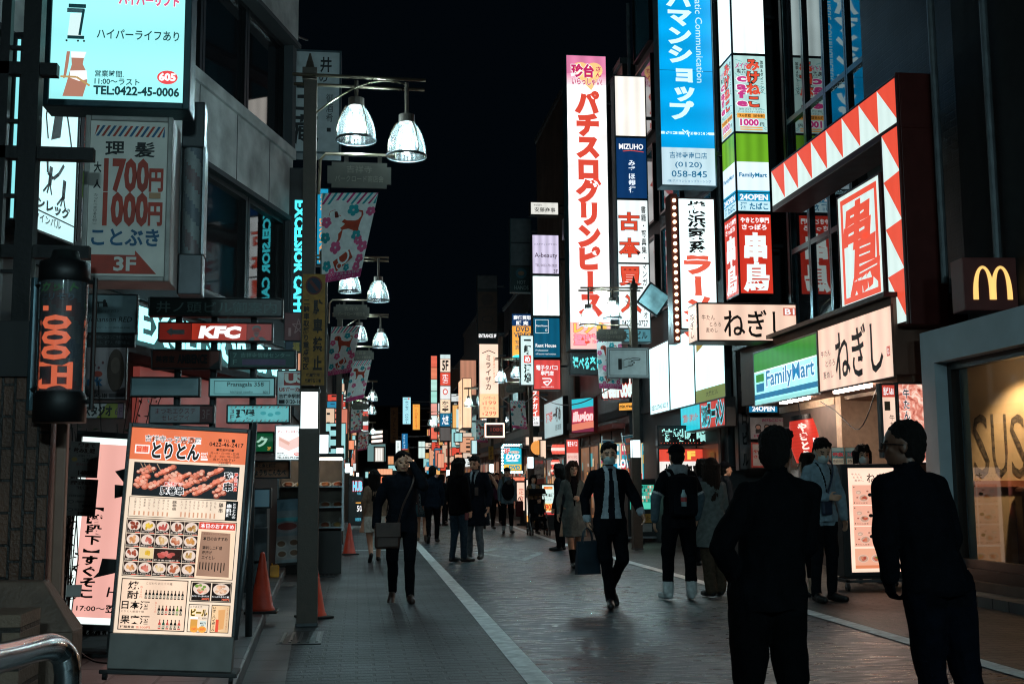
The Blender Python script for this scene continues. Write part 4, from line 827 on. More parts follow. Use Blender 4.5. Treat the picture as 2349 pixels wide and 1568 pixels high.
def d(f): f.rect(0, 0, 1, .34, G('#e84a36', .95, .1)); f.text('1F', .44, .07, .68, .27, YEL, 3, b=.06); f.text('横浜家系', .1, .44, .8, .95, K, 3, b=.05, rough=.03)
sign('shop_sign', 'red and white ground floor ramen sign behind the man in the cap', 'sign', (1513, 1030, 1631, 1112), d, G('#f0ece6', 1.05, .1), Y=22, depth=.12)
e = sign('name_column', 'upright grey column with six black building name characters', 'sign', (1694, 792, 1719, 1075), lambda f: f.text('徳竹南口ビル', .25, .03, .75, .97, K, v=True, b=.05, pitch=1.5), M('#7c787a', .5, var=.15), Y=20.0, depth=.18)
sign('store_sign', 'small convenience store panel half hidden behind the column of characters', 'sign', (1720, 868, 1745, 924), lambda f: (f.rect(0, 0, 1, .4, GREENL), f.text('Fa', .25, .6, .85, .8, G('#1a86bd', .8), b=.02)), G('#bfeee8', .9), Y=19.6, depth=.1)
sign('store_sign', 'blue opening hours strip under the convenience store sign', 'sign', (1718, 927, 1783, 945), lambda f: f.text('24OPEN', .12, .2, .9, .85, WH, b=.04), G('#1580b0', .8), Y=19.5, depth=.1)
def poster(f, cols, n=8):
    for i in range(n):
        x, y = .06+RND.random()*.7, .08+RND.random()*.75; f.rect(x, y, x+.05+RND.random()*.2, y+.02+RND.random()*.06, RND.choice(cols), 2)
def d(f):
    f.text('みけねこにっこり', .3, .05, .95, .2, MAG, b=.04)
    for x in (.2, .42, .62): f.disc(x, .46, .055, .09, M('#b88a78'), 3); f.disc(x, .44, .075, .13, M('#2a1a18'), 2); f.rect(x-.07, .55, x+.07, .74, M('#141418'), 2)
    f.text('1時間1000', .1, .8, .8, .93, M('#a03a5a'), b=.05)
sign('poster', 'maid cafe poster with small figures on the wall under the store sign', 'poster', (1721, 957, 1812, 1006), d, M('#a09a9c', .6), Y=19.35, depth=.02, rim=.01)
def d(f): f.frame(0, 0, 1, 1, .03, REDM); f.text('やきとり', .1, .3, .9, .42, REDM, b=.04); f.text('さっぽろ', .1, .5, .9, .62, REDM, b=.04)
sign('poster', 'red bordered yakitori poster below the maid cafe poster', 'poster', (1723, 1014, 1780, 1072), d, M('#a39a98', .6), Y=19.3, depth=.02, rim=.01)
# big red lantern
e = empty('paper_lantern', at(1846, 1010, Y=16.2), 0, 'big red paper lantern with black and white characters outside the store', 'lantern', roll=-.14)
LR = G('#d8392c', .8, .12, 1, 40); mb = MB(); prof = []
for i in range(49): t = i/48; prof.append((.205*(.80+.2*math.sin(math.pi*t))*(1+.012*math.cos(i*math.pi)), -.30+.60*t))
mb.lathe((0, 0, 0), prof, LR, 32); mb.build('paper', e, smooth=True)
mb = MB(); mb.cone((0, 0, .295), (0, 0, .37), .15, .14, K, 24); mb.tube([(0, 0, .37), (0, 0, .62)], .008, K); mb.build('rim', e); mb = MB(); mb.cone((0, 0, -.36), (0, 0, -.295), .14, .15, K, 24); mb.build('rim', e)
f = Face(.34, .5); f.text('やきとり', .1, 0, .42, 1, G('#ffe8dc', 1), 2, v=True, b=.06); f.rect(.62, .45, 1.0, .95, WH, 1); f.text('串', .66, .48, .96, .92, K, 3, b=.07)
f.build('lettering', e, fn=lambda x, y, z: (.205*math.sin((x-.17)/.2)*1.0, -.214*math.cos((x-.17)/.2)+y*.6, z-.25))
def d(f): f.rect(0, 0, 1, .17, G('#d04a3c', .8), 1); f.text('当ビルB1', .12, .03, .9, .14, WH, 3, b=.03); f.rect(.15, .23, .6, .36, M('#6a5038'), 2); f.text('牛たん', .5, .42, .9, .7, KB, v=True, rough=.02)
sign('upright_sign', 'slim upright cream sign with red basement heading', 'sign', (2026, 883, 2055, 1045), d, PEACH, Y=13.38, depth=.1)
def meat_mat():
    m = bpy.data.materials.new('printed_meat_photo'); m.use_nodes = True; nt = m.node_tree; b = nt.nodes['Principled BSDF']; tc = nt.nodes.new('ShaderNodeTexCoord')
    n = nt.nodes.new('ShaderNodeTexNoise'); n.inputs['Scale'].default_value = 7; n.inputs['Distortion'].default_value = 2.2; n.inputs['Detail'].default_value = 7
    r = nt.nodes.new('ShaderNodeValToRGB'); E = r.color_ramp.elements; E[0].position = .34; E[0].color = (*lin('#a84434'), 1); E[1].position = .62; E[1].color = (*lin('#ffe0cc'), 1); x = E.new(.5); x.color = (*lin('#f09a84'), 1)
    nt.links.new(tc.outputs['Object'], n.inputs['Vector']); nt.links.new(n.outputs['Fac'], r.inputs['Fac']); nt.links.new(r.outputs['Color'], b.inputs['Emission Color']); b.inputs['Emission Strength'].default_value = 1.0; b.inputs['Base Color'].default_value = (.2, .1, .1, 1); return m
MEAT = meat_mat()
sign('photo_sign', 'lit meat photograph sign with three white characters beside the grey portal', 'sign', (2064, 881, 2122, 1060), lambda f: f.text('牛たん', .18, .06, .42, .45, K, 4, v=True, b=.02, rough=.02, out=WH, ob=.03), MEAT, Y=13.36, depth=.12)
for i, (a, bq, t, lb) in enumerate(((1908, 1936, '募集', 'teal staff poster nearest the man with the lanyard'), (1939, 1992, 'スタッフ募集', 'larger teal staff poster behind the woman in the white mask'))):
    def d(f, t=t): f.rect(0, 0, 1, .2, M('#8fb8c0', .6), 1); f.text(t, .08, .28, .92, .5, M('#b83a4a'), 3, b=.04, out=WHP, ob=.03); f.rect(.06, .6, .94, .95, M('#c8d0c4', .6), 1); f.text('時給1050', .1, .66, .9, .86, K, 2)
    sign('poster', lb, 'poster', (a, 1026, bq, 1067), d, M('#2a8a98', .6), Y=16.9, depth=.015, rim=.004)
def dish(f, x, y, r, ar, col, seed):
    rg = random.Random(seed); f.disc(x, y, r, r*.7*ar, G('#e8c4b0', .9), 3, 18); f.disc(x, y, r*.86, r*.58*ar, G('#d4a48c', .85), 4, 18)
    for i in range(7):
        a, q = rg.random()*6.3, rg.random()*.5; f.disc(x+r*q*math.cos(a), y+r*q*.6*math.sin(a)*ar, r*.28, r*.2*ar, G(rg.choice(col), .75), 5, 9)
FOODC = ('#d86a54', '#b84a38', '#e09070', '#c86048', '#8a4a30')
# menu box on casters beside the right entrance
p = gnd(1995, 1361); e = empty('menu_box', (0, 0, 0), 0, 'tall lit menu box on casters with rows of dishes by the entrance', 'menu sign')
o, w, h = plane_at(1949, 1073, 2062, 1312, Y=13.5); e.location = (o.x, 13.5, 0)
f = Face(w, h); f.rect(0, 0, 1, 1, G('#ffd8c0', 1.2, .08, 1, 8), 0); negishi(f, .38, .05, .93, .14)
for i, t in enumerate(('牛たん', 'とろろ', '麦めし')): f.text(t, .07+i*.03, .05+i*.03, .26+i*.03, .07+i*.03, KB)
for j in range(3):
    for i in range(2):
        x0, y0 = .08+i*.44, .165+j*.2; f.rect(x0, y0, x0+.42, y0+.19, G('#f8b49a', .95), 1); x, y, ar = x0+.22, y0+.10, w/h
        dish(f, x, y+.025, .10, ar, FOODC, i+j*2); dish(f, x-.1, y-.03, .06, ar, ('#f0d0b8',), i+9); dish(f, x+.08, y-.04, .035, ar, FOODC, 3); f.disc(x+.13, y-.005, .045, .034*ar, K, 5, 14); dish(f, x-.13, y+.02, .03, ar, FOODC, 5)
        f.text('牛たん定食', x0+.06, y0+.165, x0+.3, y0+.18, KB, 3)
        for q, s in ((.03, .02), (.39, .02), (.03, .17), (.39, .17)): f.disc(x0+q, y0+s, .012, .012*ar, K, 4, 8)
f.rect(.08, .775, .94, .965, G('#f4b090', .95), 1)
for i in range(3): dish(f, .24+i*.27, .87, .11, w/h, FOODC+('#6a8a40',), 20+i)
f.rect(.08, .935, .94, .965, G('#e88a60', .9), 2)
f.build('menu_face', e, Matrix.Translation((0, 0, o.z)))
mb = MB(); mb.box(-.09, .004, .16, w+.09, .28, o.z+h+.05, K); mb.box(-.09, -.012, .16, 0, .003, o.z+h+.05, K); mb.box(w, -.012, .16, w+.09, .003, o.z+h+.05, K); mb.box(0, -.012, .16, w, .003, o.z, K); mb.box(0, -.012, o.z+h, w, .003, o.z+h+.05, K); mb.build('case', e, bevel=.006)
mb = MB(); mb.box(-.12, -.12, .10, w+.12, -.09, .13, GREY); mb.box(-.12, .37, .10, w+.12, .40, .13, GREY); mb.box(-.12, -.12, .10, -.08, .40, .135, GREY); mb.box(w+.08, -.12, .10, w+.12, .40, .135, GREY); mb.box(-.05, .02, .13, w+.05, .26, .16, K); mb.build('trolley', e)
for x in (-.1, w+.1):
    for y in (-.1, .38): mb = MB(); mb.cone((x-.015, y, .05), (x+.015, y, .05), .048, .048, K, 16); mb.box(x-.022, y-.02, .05, x+.022, y+.02, .11, STEEL); mb.build('caster', e)
# fast food cube sign
o, w, h = plane_at(2210, 590, 2330, 711, Y=12.0); e = empty('cube_sign', o, -.06, 'dark maroon cube sign with glowing yellow double arch letter', 'sign')
mb = MB(); mb.box(0, .004, 0, w, .3, h, M('#6a3430', .45, var=.15)); mb.build('housing', e, bevel=.008)
f = Face(w, h); ARC = G('#ffd078', 1.1, .06)
def arch(cx, hw, t, y0, y1, m, inner_dn=0):
    P = []; Q = []
    for i in range(25):
        a = math.pi*i/24; P.append((cx-hw*math.cos(a)*1.0, y1-(y1-y0)*math.sin(a)**.8)); Q.append((cx-(hw-t)*math.cos(a), y1-(y1-y0-t*.55)*math.sin(a)**.62))
    for i in range(24): f.poly([P[i], P[i+1], Q[i+1], Q[i]], m, 1)
arch(.37, .20, .10, .16, .80, ARC); arch(.70, .20, .10, .16, .80, ARC)
f.build('lit_letter', e)
mb = MB(); mb.box(w*.3, .3, h*.3, w*.7, .62, h*.7, DARK); mb.build('bracket', e)

def d(f): f.rect(.0, .0, 1, 1, M('#8fb4b8', .12, coat=1), 1)
o = at(1500, 686, Y=23.8); e = empty('diamond_sign', o, 0, 'tilted square pane on its corner reflecting the book dealer sign', 'sign'); f = Face(.52, .52); f.rect(0, 0, 1, 1, M('#9fc0c4', .08, coat=1), 0); f.frame(0, 0, 1, 1, .025, K, 1); q = f.build('pane', e, Matrix.Rotation(.62, 4, 'Y') @ Matrix.Translation((-.26, 0, -.26))); mb = MB(); mb.box(-.27, .01, -.27, .27, .06, .27, GREY); g = mb.build('frame', e); g.rotation_euler = (0, .62, 0)
mb = MB(); mb.box(-.02, .06, -.02, .9, .1, .02, DARK); mb.build('bracket', e)
# ------------------------------------------------------------------ signs along the left side
UW = M('#d8d4cc', .6, var=.12, scale=5); UR = M('#a83c2c', .6); UB = M('#1f5a80', .6); UK = M('#15181b', .6)
W8, W9 = -60, 227
def yh(v): return (v-W8)/(W9-W8)
def d(f):
    MC = M('#8fb8be', .5); SK = G('#c88a74', .75); TQ = G('#1a5058', .4)
    f.rect(.11, yh(18), .24, yh(28), MC, 2); f.poly([(.135, yh(30)), (.215, yh(28)), (.225, yh(85)), (.12, yh(82))], G('#d8f4f4', 1), 2); f.line([(.235, yh(20)), (.21, yh(80))], .015, TQ, 3); f.line([(.12, yh(85)), (.245, yh(85))], .02, TQ, 3); f.rect(.12, yh(8), .25, yh(17), TQ, 2)
    for x in (.115, .2, .245): f.disc(x, yh(93), .008, .008, K, 3)
    f.poly([(.15, yh(118)), (.265, yh(118)), (.25, yh(132)), (.155, yh(132))], WH, 3)
    f.poly([(.155, yh(131)), (.25, yh(131)), (.242, yh(146)), (.275, yh(165)), (.28, yh(185)), (.25, yh(220)), (.10, yh(220)), (.13, yh(185)), (.145, yh(165)), (.16, yh(148))], SK, 2)
    f.poly([(.15, yh(162)), (.272, yh(160)), (.28, yh(180)), (.22, yh(185)), (.15, yh(178))], WH, 3); f.poly([(.12, yh(118)), (.145, yh(118)), (.135, yh(150)), (.12, yh(178)), (.10, yh(180))], SK, 3); f.line([(.08, yh(176)), (.2, yh(176)), (.3, yh(195))], .012, G('#d8b070', .7), 4)
    f.text('ハイパーライフあり', .34, yh(63), .96, yh(85), TQ, b=.015); f.text('営業時間.', .335, yh(158), .55, yh(173), TQ, b=.015); f.text('11:00〜ラスト', .335, yh(176), .67, yh(190), TQ, b=.02); f.text('TEL:0422-45-0006', .33, yh(194), .97, yh(213), TQ, b=.035)
    f.disc(.88, yh(169.5), .078, .055, G('#ee4a4c', .95), 2, 28); f.text('605', .82, yh(161), .94, yh(177), WH, 4, b=.05); f.text('ハイパーリフト', .5, yh(-20), .95, yh(4), G('#e8608a', .9), 4, b=.05, out=WH, ob=.04)
sign('light_box_sign', 'large cyan lit beauty salon box at the top left', 'sign', (118, W8, 423, W9), d, G('#9ff3f4', 1.15, .12, 1, 5), Y=7.0, depth=.22, rim=.04, hm=M('#27444c', .45, .3, bump=.1))
def d(f):
    for i in range(16):
        a = -.08+i*.072; q = [(a, .10), (a+.036, .10), (a+.036+.09, .03), (a+.09, .03)]; q = [(min(.96, max(.05, p)), y) for p, y in q]; f.poly(q, UR if i % 2 else UB)
    f.text('理', .2, .135, .44, .23, UK, b=.02); f.text('髪', .58, .135, .83, .23, UK, b=.02)
    f.text('1700', .2, .255, .76, .45, UR, b=.045); f.text('円', .78, .31, .95, .45, UR, b=.04); f.text('大', .06, .27, .15, .335, UK, b=.03); f.text('人', .06, .385, .15, .44, UK, b=.03)
    f.text('1000', .2, .475, .76, .67, UR, b=.045); f.text('円', .78, .53, .95, .67, UR, b=.04); f.text('カット（エリそり付）', .06, .475, .12, .67, UK, v=True)
    f.rect(.78, .462, .93, .50, M('#a8805e'), 4)
    f.text('ことぶき', .06, .70, .92, .805, UB, b=.03); f.poly([(.06, .865), (.62, .865), (.62, .835), (.90, .985), (.06, .985)], UR); f.text('3F', .36, .88, .63, .965, UW, 3, b=.03)
sign('barber_sign', 'unlit white barber price sign with red numbers and a blue name', 'sign', (203, 276, 381, 632), d, UW, Y=6.96, depth=.3, rim=.03, hm=M('#8d8a86', .45, .3))
def stripes(name, cx, cy, z0, z1, r, parent, cols, turns, n=48, m=30):
    mb = MB()
    for j in range(m):
        for i in range(n):
            a0, a1 = 2*math.pi*i/n, 2*math.pi*(i+1)/n; za, zb = z0+(z1-z0)*j/m, z0+(z1-z0)*(j+1)/m; k = int((i/n+turns*j/m)*len(cols)) % len(cols)
            mb.add([(cx+r*math.cos(a0), cy+r*math.sin(a0), za), (cx+r*math.cos(a1), cy+r*math.sin(a1), za), (cx+r*math.cos(a1), cy+r*math.sin(a1), zb), (cx+r*math.cos(a0), cy+r*math.sin(a0), zb)], [(0, 1, 2, 3)], cols[k])
    return mb.build(name, parent, smooth=True)
CLEAR = glass('clear_tube', (.6, .65, .68), .04, .22)
p = at(437, 680, Y=7.5); zt = at(437, 240, Y=7.5).z; e = empty('barber_pole', p, 0, 'tall striped barber pole in a glass case right of the price sign', 'barber pole'); H = zt-p.z
stripes('striped_drum', 0, 0, .26, H-.3, .058, e, (M('#8d8c8a', .4), M('#1b2f48', .4), M('#8d8c8a', .4), M('#6a1f1c', .4)), 1.6)
mb = MB(); mb.box(-.075, -.075, 0, .075, .075, .26, GREY); mb.build('cap', e, bevel=.01); mb = MB(); mb.box(-.07, -.07, H-.3, .07, .07, H, M('#20282c', .4)); mb.build('cap', e, bevel=.01)
mb = MB(); mb.box(.066, -.07, .26, .08, .07, H-.3, STEEL); mb.box(-.08, -.07, .26, -.066, .07, H-.3, STEEL); mb.lathe((0, 0, 0), [(.066, .26), (.066, H-.3)], CLEAR, 32); mb.build('glass_case', e, smooth=False)
def d(f):
    f.rect(.05, .0, .95, .03, UK, 1); BK = G('#0c1416', .1)
    f.poly([(.35, .02), (.75, .02), (.62, .46), (.42, .5), (.5, .3)], K, 2); f.poly([(.05, .33), (.16, .36), (.2, .5), (.05, .47)], K, 2); f.line([(.3, .1), (.38, .25), (.3, .38), (.36, .5)], .02, K, 2); f.line([(.66, .22), (.8, .38), (.9, .52)], .025, K, 2)
    f.line([(.36, .6), (.38, .68), (.5, .7), (.62, .66), (.72, .6)], .03, K, 2)
    for x, y in ((.4, .74), (.7, .78)):
        f.line([(x+.05, y-.1), (x+.03, y)], .05, K, 2)
        for dx in (-.1, -.02, .08): f.line([(x+.03, y-.01), (x+dx, y+.05)], .02, K, 2)
    f.text('デンレッグ', .0, .825, .88, .885, K, 3, b=.05, shear=.0); f.line([(0, .895), (1, .91)], .012, K, 3); f.text('とワインバル', .03, .91, .7, .955, K, 3, b=.02)
sign('wine_bar_sign', 'white lit wine bar sign with black bird legs, behind the rack', 'sign', (70, 75, 178, 520), d, G('#c9f4f6', 1.15, .15, 1, 3), a=AL, Y=9.2, depth=.25)
sign('edge_lit_strip', 'thin upright cyan lit strip at the far left edge', 'sign', (32, 90, 40, 500), None, G('#8feaf0', 1.0), a=0, Y=9.0, depth=.1, rim=.02)
# haircut tube
p = at(137, 940, Y=5.9); e = empty('haircut_tube_sign', p, 0, 'upright glass haircut price tube with sideways orange numbers', 'sign'); H = at(137, 590, Y=5.9).z-p.z; R0 = .108
stripes('striped_drum', 0, 0, .08, H-.12, R0-.012, e, (M('#4a4d50', .5), M('#1b2a40', .5), M('#4c4a48', .5), M('#58201c', .5)), 1.4)
mb = MB(); mb.lathe((0, 0, 0), [(.0, -.06), (.122, -.06), (.122, .06), (.11, .09)], K, 32); mb.build('cap', e, smooth=True); mb = MB(); mb.lathe((0, 0, 0), [(.110, H-.13), (.120, H-.12), (.118, H-.03), (.07, H-.01), (.06, H+.03), (.0, H+.03)], K, 32); mb.build('cap', e, smooth=True)
mb = MB(); mb.lathe((0, 0, 0), [(R0+.004, .08), (R0+.004, H-.12)], glass('tube_cover', (.5, .55, .6), .03, .12), 48); mb.build('glass_cover', e, smooth=True)
f = Face(.24, H-.22); OR = G('#d8623e', 1.0); f.text('1000円', .12, .24, .80, .98, OR, 2, rot=-90, b=.035); f.text('カット', .05, .02, .85, .10, G('#3a8a3a', .12), 2, b=.03, shear=.1); f.text('エリそり', .1, .12, .8, .18, M('#5a6a78'), 2, b=.02)
f.build('lettering', e, fn=lambda x, y, z: ((R0+.001)*math.sin((x-.12)/R0), -(R0+.001-y*.3)*math.cos((x-.12)/R0), z+.09))
for x in (-.15, .14): pass
mb = MB(); mb.tube([(.145, 0, 0), (.145, 0, H-.1)], .012, K); mb.tube([(-.145, .03, 0), (-.145, .03, H-.1)], .02, M('#4a6068', .35, .7)); mb.tube([(-.145, .03, .1), (-.12, .0, .1)], .012, K); mb.tube([(.145, 0, .04), (.1, 0, .04)], .012, K); mb.tube([(.145, 0, H-.12), (.1, 0, H-.12)], .012, K); mb.tube([(-.145, .03, H-.14), (-.1, .0, H-.14)], .012, K); mb.build('bracket', e)
# steel rack which carries the near left signs
xa = at(57, 600, Y=6.6).x; e = empty('sign_rack', (xa, 6.6, .1), 0, 'black steel post and arms carrying the left barber signs', 'sign rack')
RK = M('#101113', .5, .4, bump=.1); mb = MB(); mb.box(-.046, -.05, 0, .046, .05, 6, RK); mb.build('post', e); mb = MB(); mb.box(-.17, -.03, 0, -.12, .03, 6, RK); mb.build('post', e)
for v, u1 in ((352, 198), (578, 196), (160, 112)):
    z = at(57, v, Y=6.6).z-.1; mb = MB(); mb.box(-1.2, -.03, z-.035, (u1-57)/2700*6.6, .03, z+.035, RK); mb.build('arm', e)
for z in np.arange(1.9, 5.8, .42): mb = MB(); mb.box(-.5, -.015, z, -.046, .015, z+.02, RK); mb.build('rung', e)
# directory of the building
def dsign(label, uv, draw, bgm, Y=9.5, **k): return sign('directory_board', label, 'sign', uv, draw, bgm, Y=Y, depth=.1, rim=.012, hm=M('#4b4f50', .4, .5), **k)
dsign('long dark green directory heading with seven grey characters', (344, 684, 646, 721), lambda f: f.text('井ノ頭ビル御案内', .05, .17, .96, .86, M('#5f7674', .5), b=.01), M('#0f1c1b', .4))
def d(f):
    f.rect(.0, 0, .28, 1, G('#8e2a22', .42, .2)); f.poly([(.06, .5), (.11, .24), (.11, .38), (.22, .38), (.22, .66), (.11, .66), (.11, .78)], M('#9aa2a2'), 2)
    f.rect(.285, 0, .775, 1, G('#c43a28', .62, .25, 0, 12)); f.text('KFC', .36, .2, .70, .84, WH, 3, b=.07, shear=.05); f.rect(.78, 0, 1, 1, G('#8e2a22', .42, .2)); GW = M('#a8b0b0')
    f.disc(.865, .28, .04, .2, GW, 2); f.disc(.865, .46, .033, .24, G('#7a241c', .4), 3); f.poly([(.835, .62), (.89, .62), (.865, .82)], GW, 4); f.line([(.84, .4), (.89, .4)], .006, K, 4); f.line([(.845, .54), (.885, .54)], .008, GW, 4); f.poly([(.79, 1), (.82, .8), (.92, .78), (.96, 1)], GW, 2); f.poly([(.84, 1), (.85, .8), (.88, .8), (.9, 1)], G('#7a241c', .4), 3)
dsign('red fried chicken directory board with white arrow and letters', (366, 741, 623, 779), d, DARK)
dsign('brown red directory board with dark hair salon letters', (350, 804, 502, 843), lambda f: (f.text('美容室', .05, .3, .33, .68, UK, b=.03), f.text('AMBIENCE', .38, .22, .82, .72, UK, b=.05), f.poly([(.85, 1), (1, .55), (1, 1)], UK, 2)), M('#6e2c1e', .5))
def d(f): f.text('7', .05, .15, .11, .45, M('#7fa8a0')); f.text('F', .05, .55, .11, .85, M('#7fa8a0')); f.text('吉祥寺情報センター', .17, .13, .93, .42, M('#7fa8a0'), b=.01); f.rect(.19, .52, .86, .88, M('#6e5c7c', .6), 1)
dsign('dark teal directory board with a violet strip under its letters', (527, 804, 676, 841), d, M('#0f4a48', .5))
dsign('blank blue grey directory board on the left of its row', (302, 867, 455, 906), None, G('#4b7078', .25, .1))
def d(f): f.frame(.06, .12, .94, .9, .004, M('#2a4a50'), 1); f.text('Pranagala 358', .27, .2, .84, .52, UK, b=.01); f.text('kichijoji studio', .32, .72, .67, .88, UK); f.text('801', .83, .72, .91, .88, UK)
dsign('pale teal lit studio directory board with dark serif letters', (482, 868, 628, 907), d, G('#6fb4b8', .55, .15))
def d(f): f.text('まつ毛エクステ', .08, .12, .72, .48, M('#7a2c34'), b=.0, rough=.01); f.text('セレビアイ', .18, .55, .62, .88, M('#7a2c34'), rough=.01); f.rect(.79, 0, 1, 1, M('#5c1a1c', .5), 1); f.text('3F', .83, .22, .95, .8, M('#8a6a68'))
dsign('grey eyelash salon directory board with dull red letters', (345, 931, 488, 968), d, M('#94969a', .5))
def d(f):
    for i in range(14): f.poly([(.03+i*.07, .12), (.055+i*.07, .12), (.08+i*.07, .02), (.055+i*.07, .02)], UR if i % 2 else UW, 1); f.poly([(.03+i*.07, .98), (.055+i*.07, .98), (.08+i*.07, .88), (.055+i*.07, .88)], UR if i % 2 else UW, 1)
    f.text('3', .04, .2, .1, .48, M('#8a4a60')); f.text('F', .04, .55, .1, .82, M('#8a4a60')); f.text('理髪', .14, .22, .43, .8, K, b=.05); [f.disc(.58+i*.12, .45+.1*(i % 2), .05, .12, G('#3fb8c0', .5), 2, 10) for i in range(3)]
dsign('bright teal barber directory board with striped edges', (523, 931, 662, 967), d, G('#6cc8cc', .7, .15))
for u, lb in ((409, 'grey directory pole nearest the price sign'), (491, 'grey directory pole in the middle'), (582, 'grey directory pole at the right end')):
    p = at(u, 800, Y=9.6); mb = MB(); mb.cone((0, 0, 0), (0, 0, at(u, 700, Y=9.6).z-.1), .028, .028, M('#6a6e70', .35, .7), 14); o = mb.build('sign_pole', smooth=True); o.location = (p.x, 9.61, .1); tag(o, lb, 'pole', 'poles of the building directory')
# music salon and studio boards
def d(f): f.text('ミュージックサロン', .1, .38, .65, .46, UK); f.text('Johanson RED', .02, .58, .9, .76, UK, b=.005, shear=.03); f.text('ヨハンソン・レッド(0422-45-5364)', .04, .84, .88, .91, UK); f.disc(.35, .16, .03, .04, UK, 2); f.rect(.2, .18, .38, .22, UK, 2); f.rect(.22, .22, .24, .32, UK, 2); f.poly([(.32, .2), (.4, .2), (.42, .32), (.32, .32)], UK, 2)
sign('music_sign', 'grey blue music salon board with black italic name', 'sign', (199, 676, 313, 762), d, M('#8aa2a8', .5), Y=9.9, depth=.06, rim=.01)
sign('music_sign', 'black lesson notice strip under the music salon board', 'sign', (199, 764, 308, 794), lambda f: (f.text('無料体験レッスンご予約受付中!!', .05, .15, .95, .42, M('#5c6468')), f.text('ボーカル、ピアノ、作詞作曲 etc.', .1, .55, .92, .82, M('#5c6468'))), M('#0c0e10', .5), Y=9.9, depth=.05, rim=.005)
def d(f): f.disc(.75, .45, .22, .42, M('#5a463c', .6), 1); f.disc(.74, .35, .12, .16, M('#7a6458', .6), 2); f.text('ark', .05, .58, .4, .74, UB, b=.06, rough=.02); f.disc(.3, .52, .12, .06, UR, 2); f.text('0422-45-181', .02, .90, .55, .98, UK, b=.03); f.rect(.6, .9, .96, .98, M('#6a6466'), 2); [f.disc(.12+i*.1, .3+.05*(i % 3), .03, .03, M('#6e3a40'), 2) for i in range(4)]
sign('studio_sign', 'pinkish grey salon poster with a blurred face under the notice strip', 'sign', (197, 796, 288, 914), d, M('#a89a9c', .55), Y=9.9, depth=.05, rim=.008)
def d(f): f.poly([(.35, 1), (.6, 0), (1, 0), (.9, 1)], M('#8a8a30', .5), 1); f.rect(.86, 0, 1, 1, M('#7a5a6a', .5), 2); f.text('スタジオ', .05, .18, .72, .85, UK, b=.045); f.text('6F', .8, .3, .97, .8, M('#5a3a50'), 4)
sign('studio_sign', 'white and olive studio board with bold black katakana', 'sign', (188, 925, 283, 958), d, M('#c0bab8', .5), Y=9.9, depth=.05, rim=.006)
# cafe letters on the fascia and the hanging cafe sign
CAFE = G('#8df4fa', 2.4)
e = empty('letter_sign', CL, AL, 'long row of glowing cyan white cafe letters on the shop fascia', 'sign')
f = Face(4.5, .3, .05); f.text('EXCELSIOR CAFFE', 0, 0, 1, 1, CAFE, 2, b=.045); f.build('letters', e, Matrix.Translation((-4.6, -.06, 2.68)))
mb = MB(); mb.box(-4.7, -.08, 2.62, 0, -.022, 2.65, DARK); mb.box(-4.7, -.08, 3.02, 0, -.022, 3.05, DARK); mb.build('rail', e)
sign('hanging_sign', 'black hanging sign with cyan cafe letters turned sideways', 'sign', (665, 388, 708, 728), lambda f: f.text('EXCELSIOR CAFFE', .26, .215, .74, .99, G('#49e6f6', 1.6), 2, rot=-90, b=.045), M('#14080a', .5), Y=15.88, depth=.1, rim=.02, bracket=0)
def d(f): f.text('井', .62, .05, .84, .2, UK, b=.02, rough=.04); f.text('の', .6, .22, .76, .3, UK, b=.02, rough=.04); f.text('玉蔵', .12, .34, .58, .92, UK, v=True, b=.02, rough=.06); f.text('御酒肴', .74, .42, .88, .7, UK, v=True, rough=.04); f.rect(.76, .76, .84, .8, UK, 2)
sign('sake_sign', 'big unlit white sign with black brush characters behind the lamp arms', 'sign', (662, 117, 778, 346), d, M('#b4bcbe', .6, var=.12), Y=17.0, depth=.35, rim=.03, hm=M('#3c4a50', .5, .3))
def d(f):
    NB = M('#2a1a0c', .6); f.disc(.5, .105, .37, .085, M('#6a241c', .6), 1, 28); f.disc(.5, .105, .3, .07, M('#16243c', .6), 2, 28); f.line([(.32, .06), (.68, .15)], .03, M('#6a241c', .6), 3)
    f.text('駐車禁止', .5, .235, .88, .86, NB, v=True, b=.04, pitch=1.25); f.text('二輪車取締り重点地区', .06, .235, .31, .86, NB, v=True, b=.03); f.text('武蔵野市', .2, .895, .8, .925, NB, b=.03); f.text('武蔵野警察署', .15, .945, .85, .975, NB, b=.03)
sign('parking_notice', 'tall rusty yellow no parking plate strapped to the nearest lamp post', 'sign', (693, 628, 745, 883), d, M('#a8772a', .6, var=.35, scale=14), Y=10.98, depth=.015, rim=.0)
def d(f): f.rect(.22, .05, 1, .42, M('#9a2a26'), 1); f.text('US', .28, .09, 1.0, .34, UW, 3, b=.06); f.text('USボーカル', .06, .48, .98, .6, M('#9a2a26'), b=.04); f.text('吉祥寺駅前校', .06, .68, .98, .8, UK, b=.03); f.text('0120-1691', .3, .85, .98, .96, UK, b=.03); f.rect(.05, .85, .26, .96, UK, 2)
sign('vocal_school_sign', 'white vocal school board with red block letters left of the lamp post', 'sign', (637, 851, 700, 928), d, M('#d0dcdc', .55), Y=13.6, depth=.06, rim=.01)
def d(f): f.text('1', .2, .55, .34, .85, M('#9a6a68'), b=.0); S5 = [(.72+.34*math.cos(-math.pi/2+i*math.pi*.8), .5+.3*math.sin(-math.pi/2+i*math.pi*.8)) for i in range(6)]; f.line(S5, .012, M('#9a6a68'), 2)
sign('star_sign', 'dark red sign with a number one and a star outline', 'sign', (653, 717, 697, 780), d, M('#5c1a1c', .5), Y=14.4, depth=.1, rim=.01)
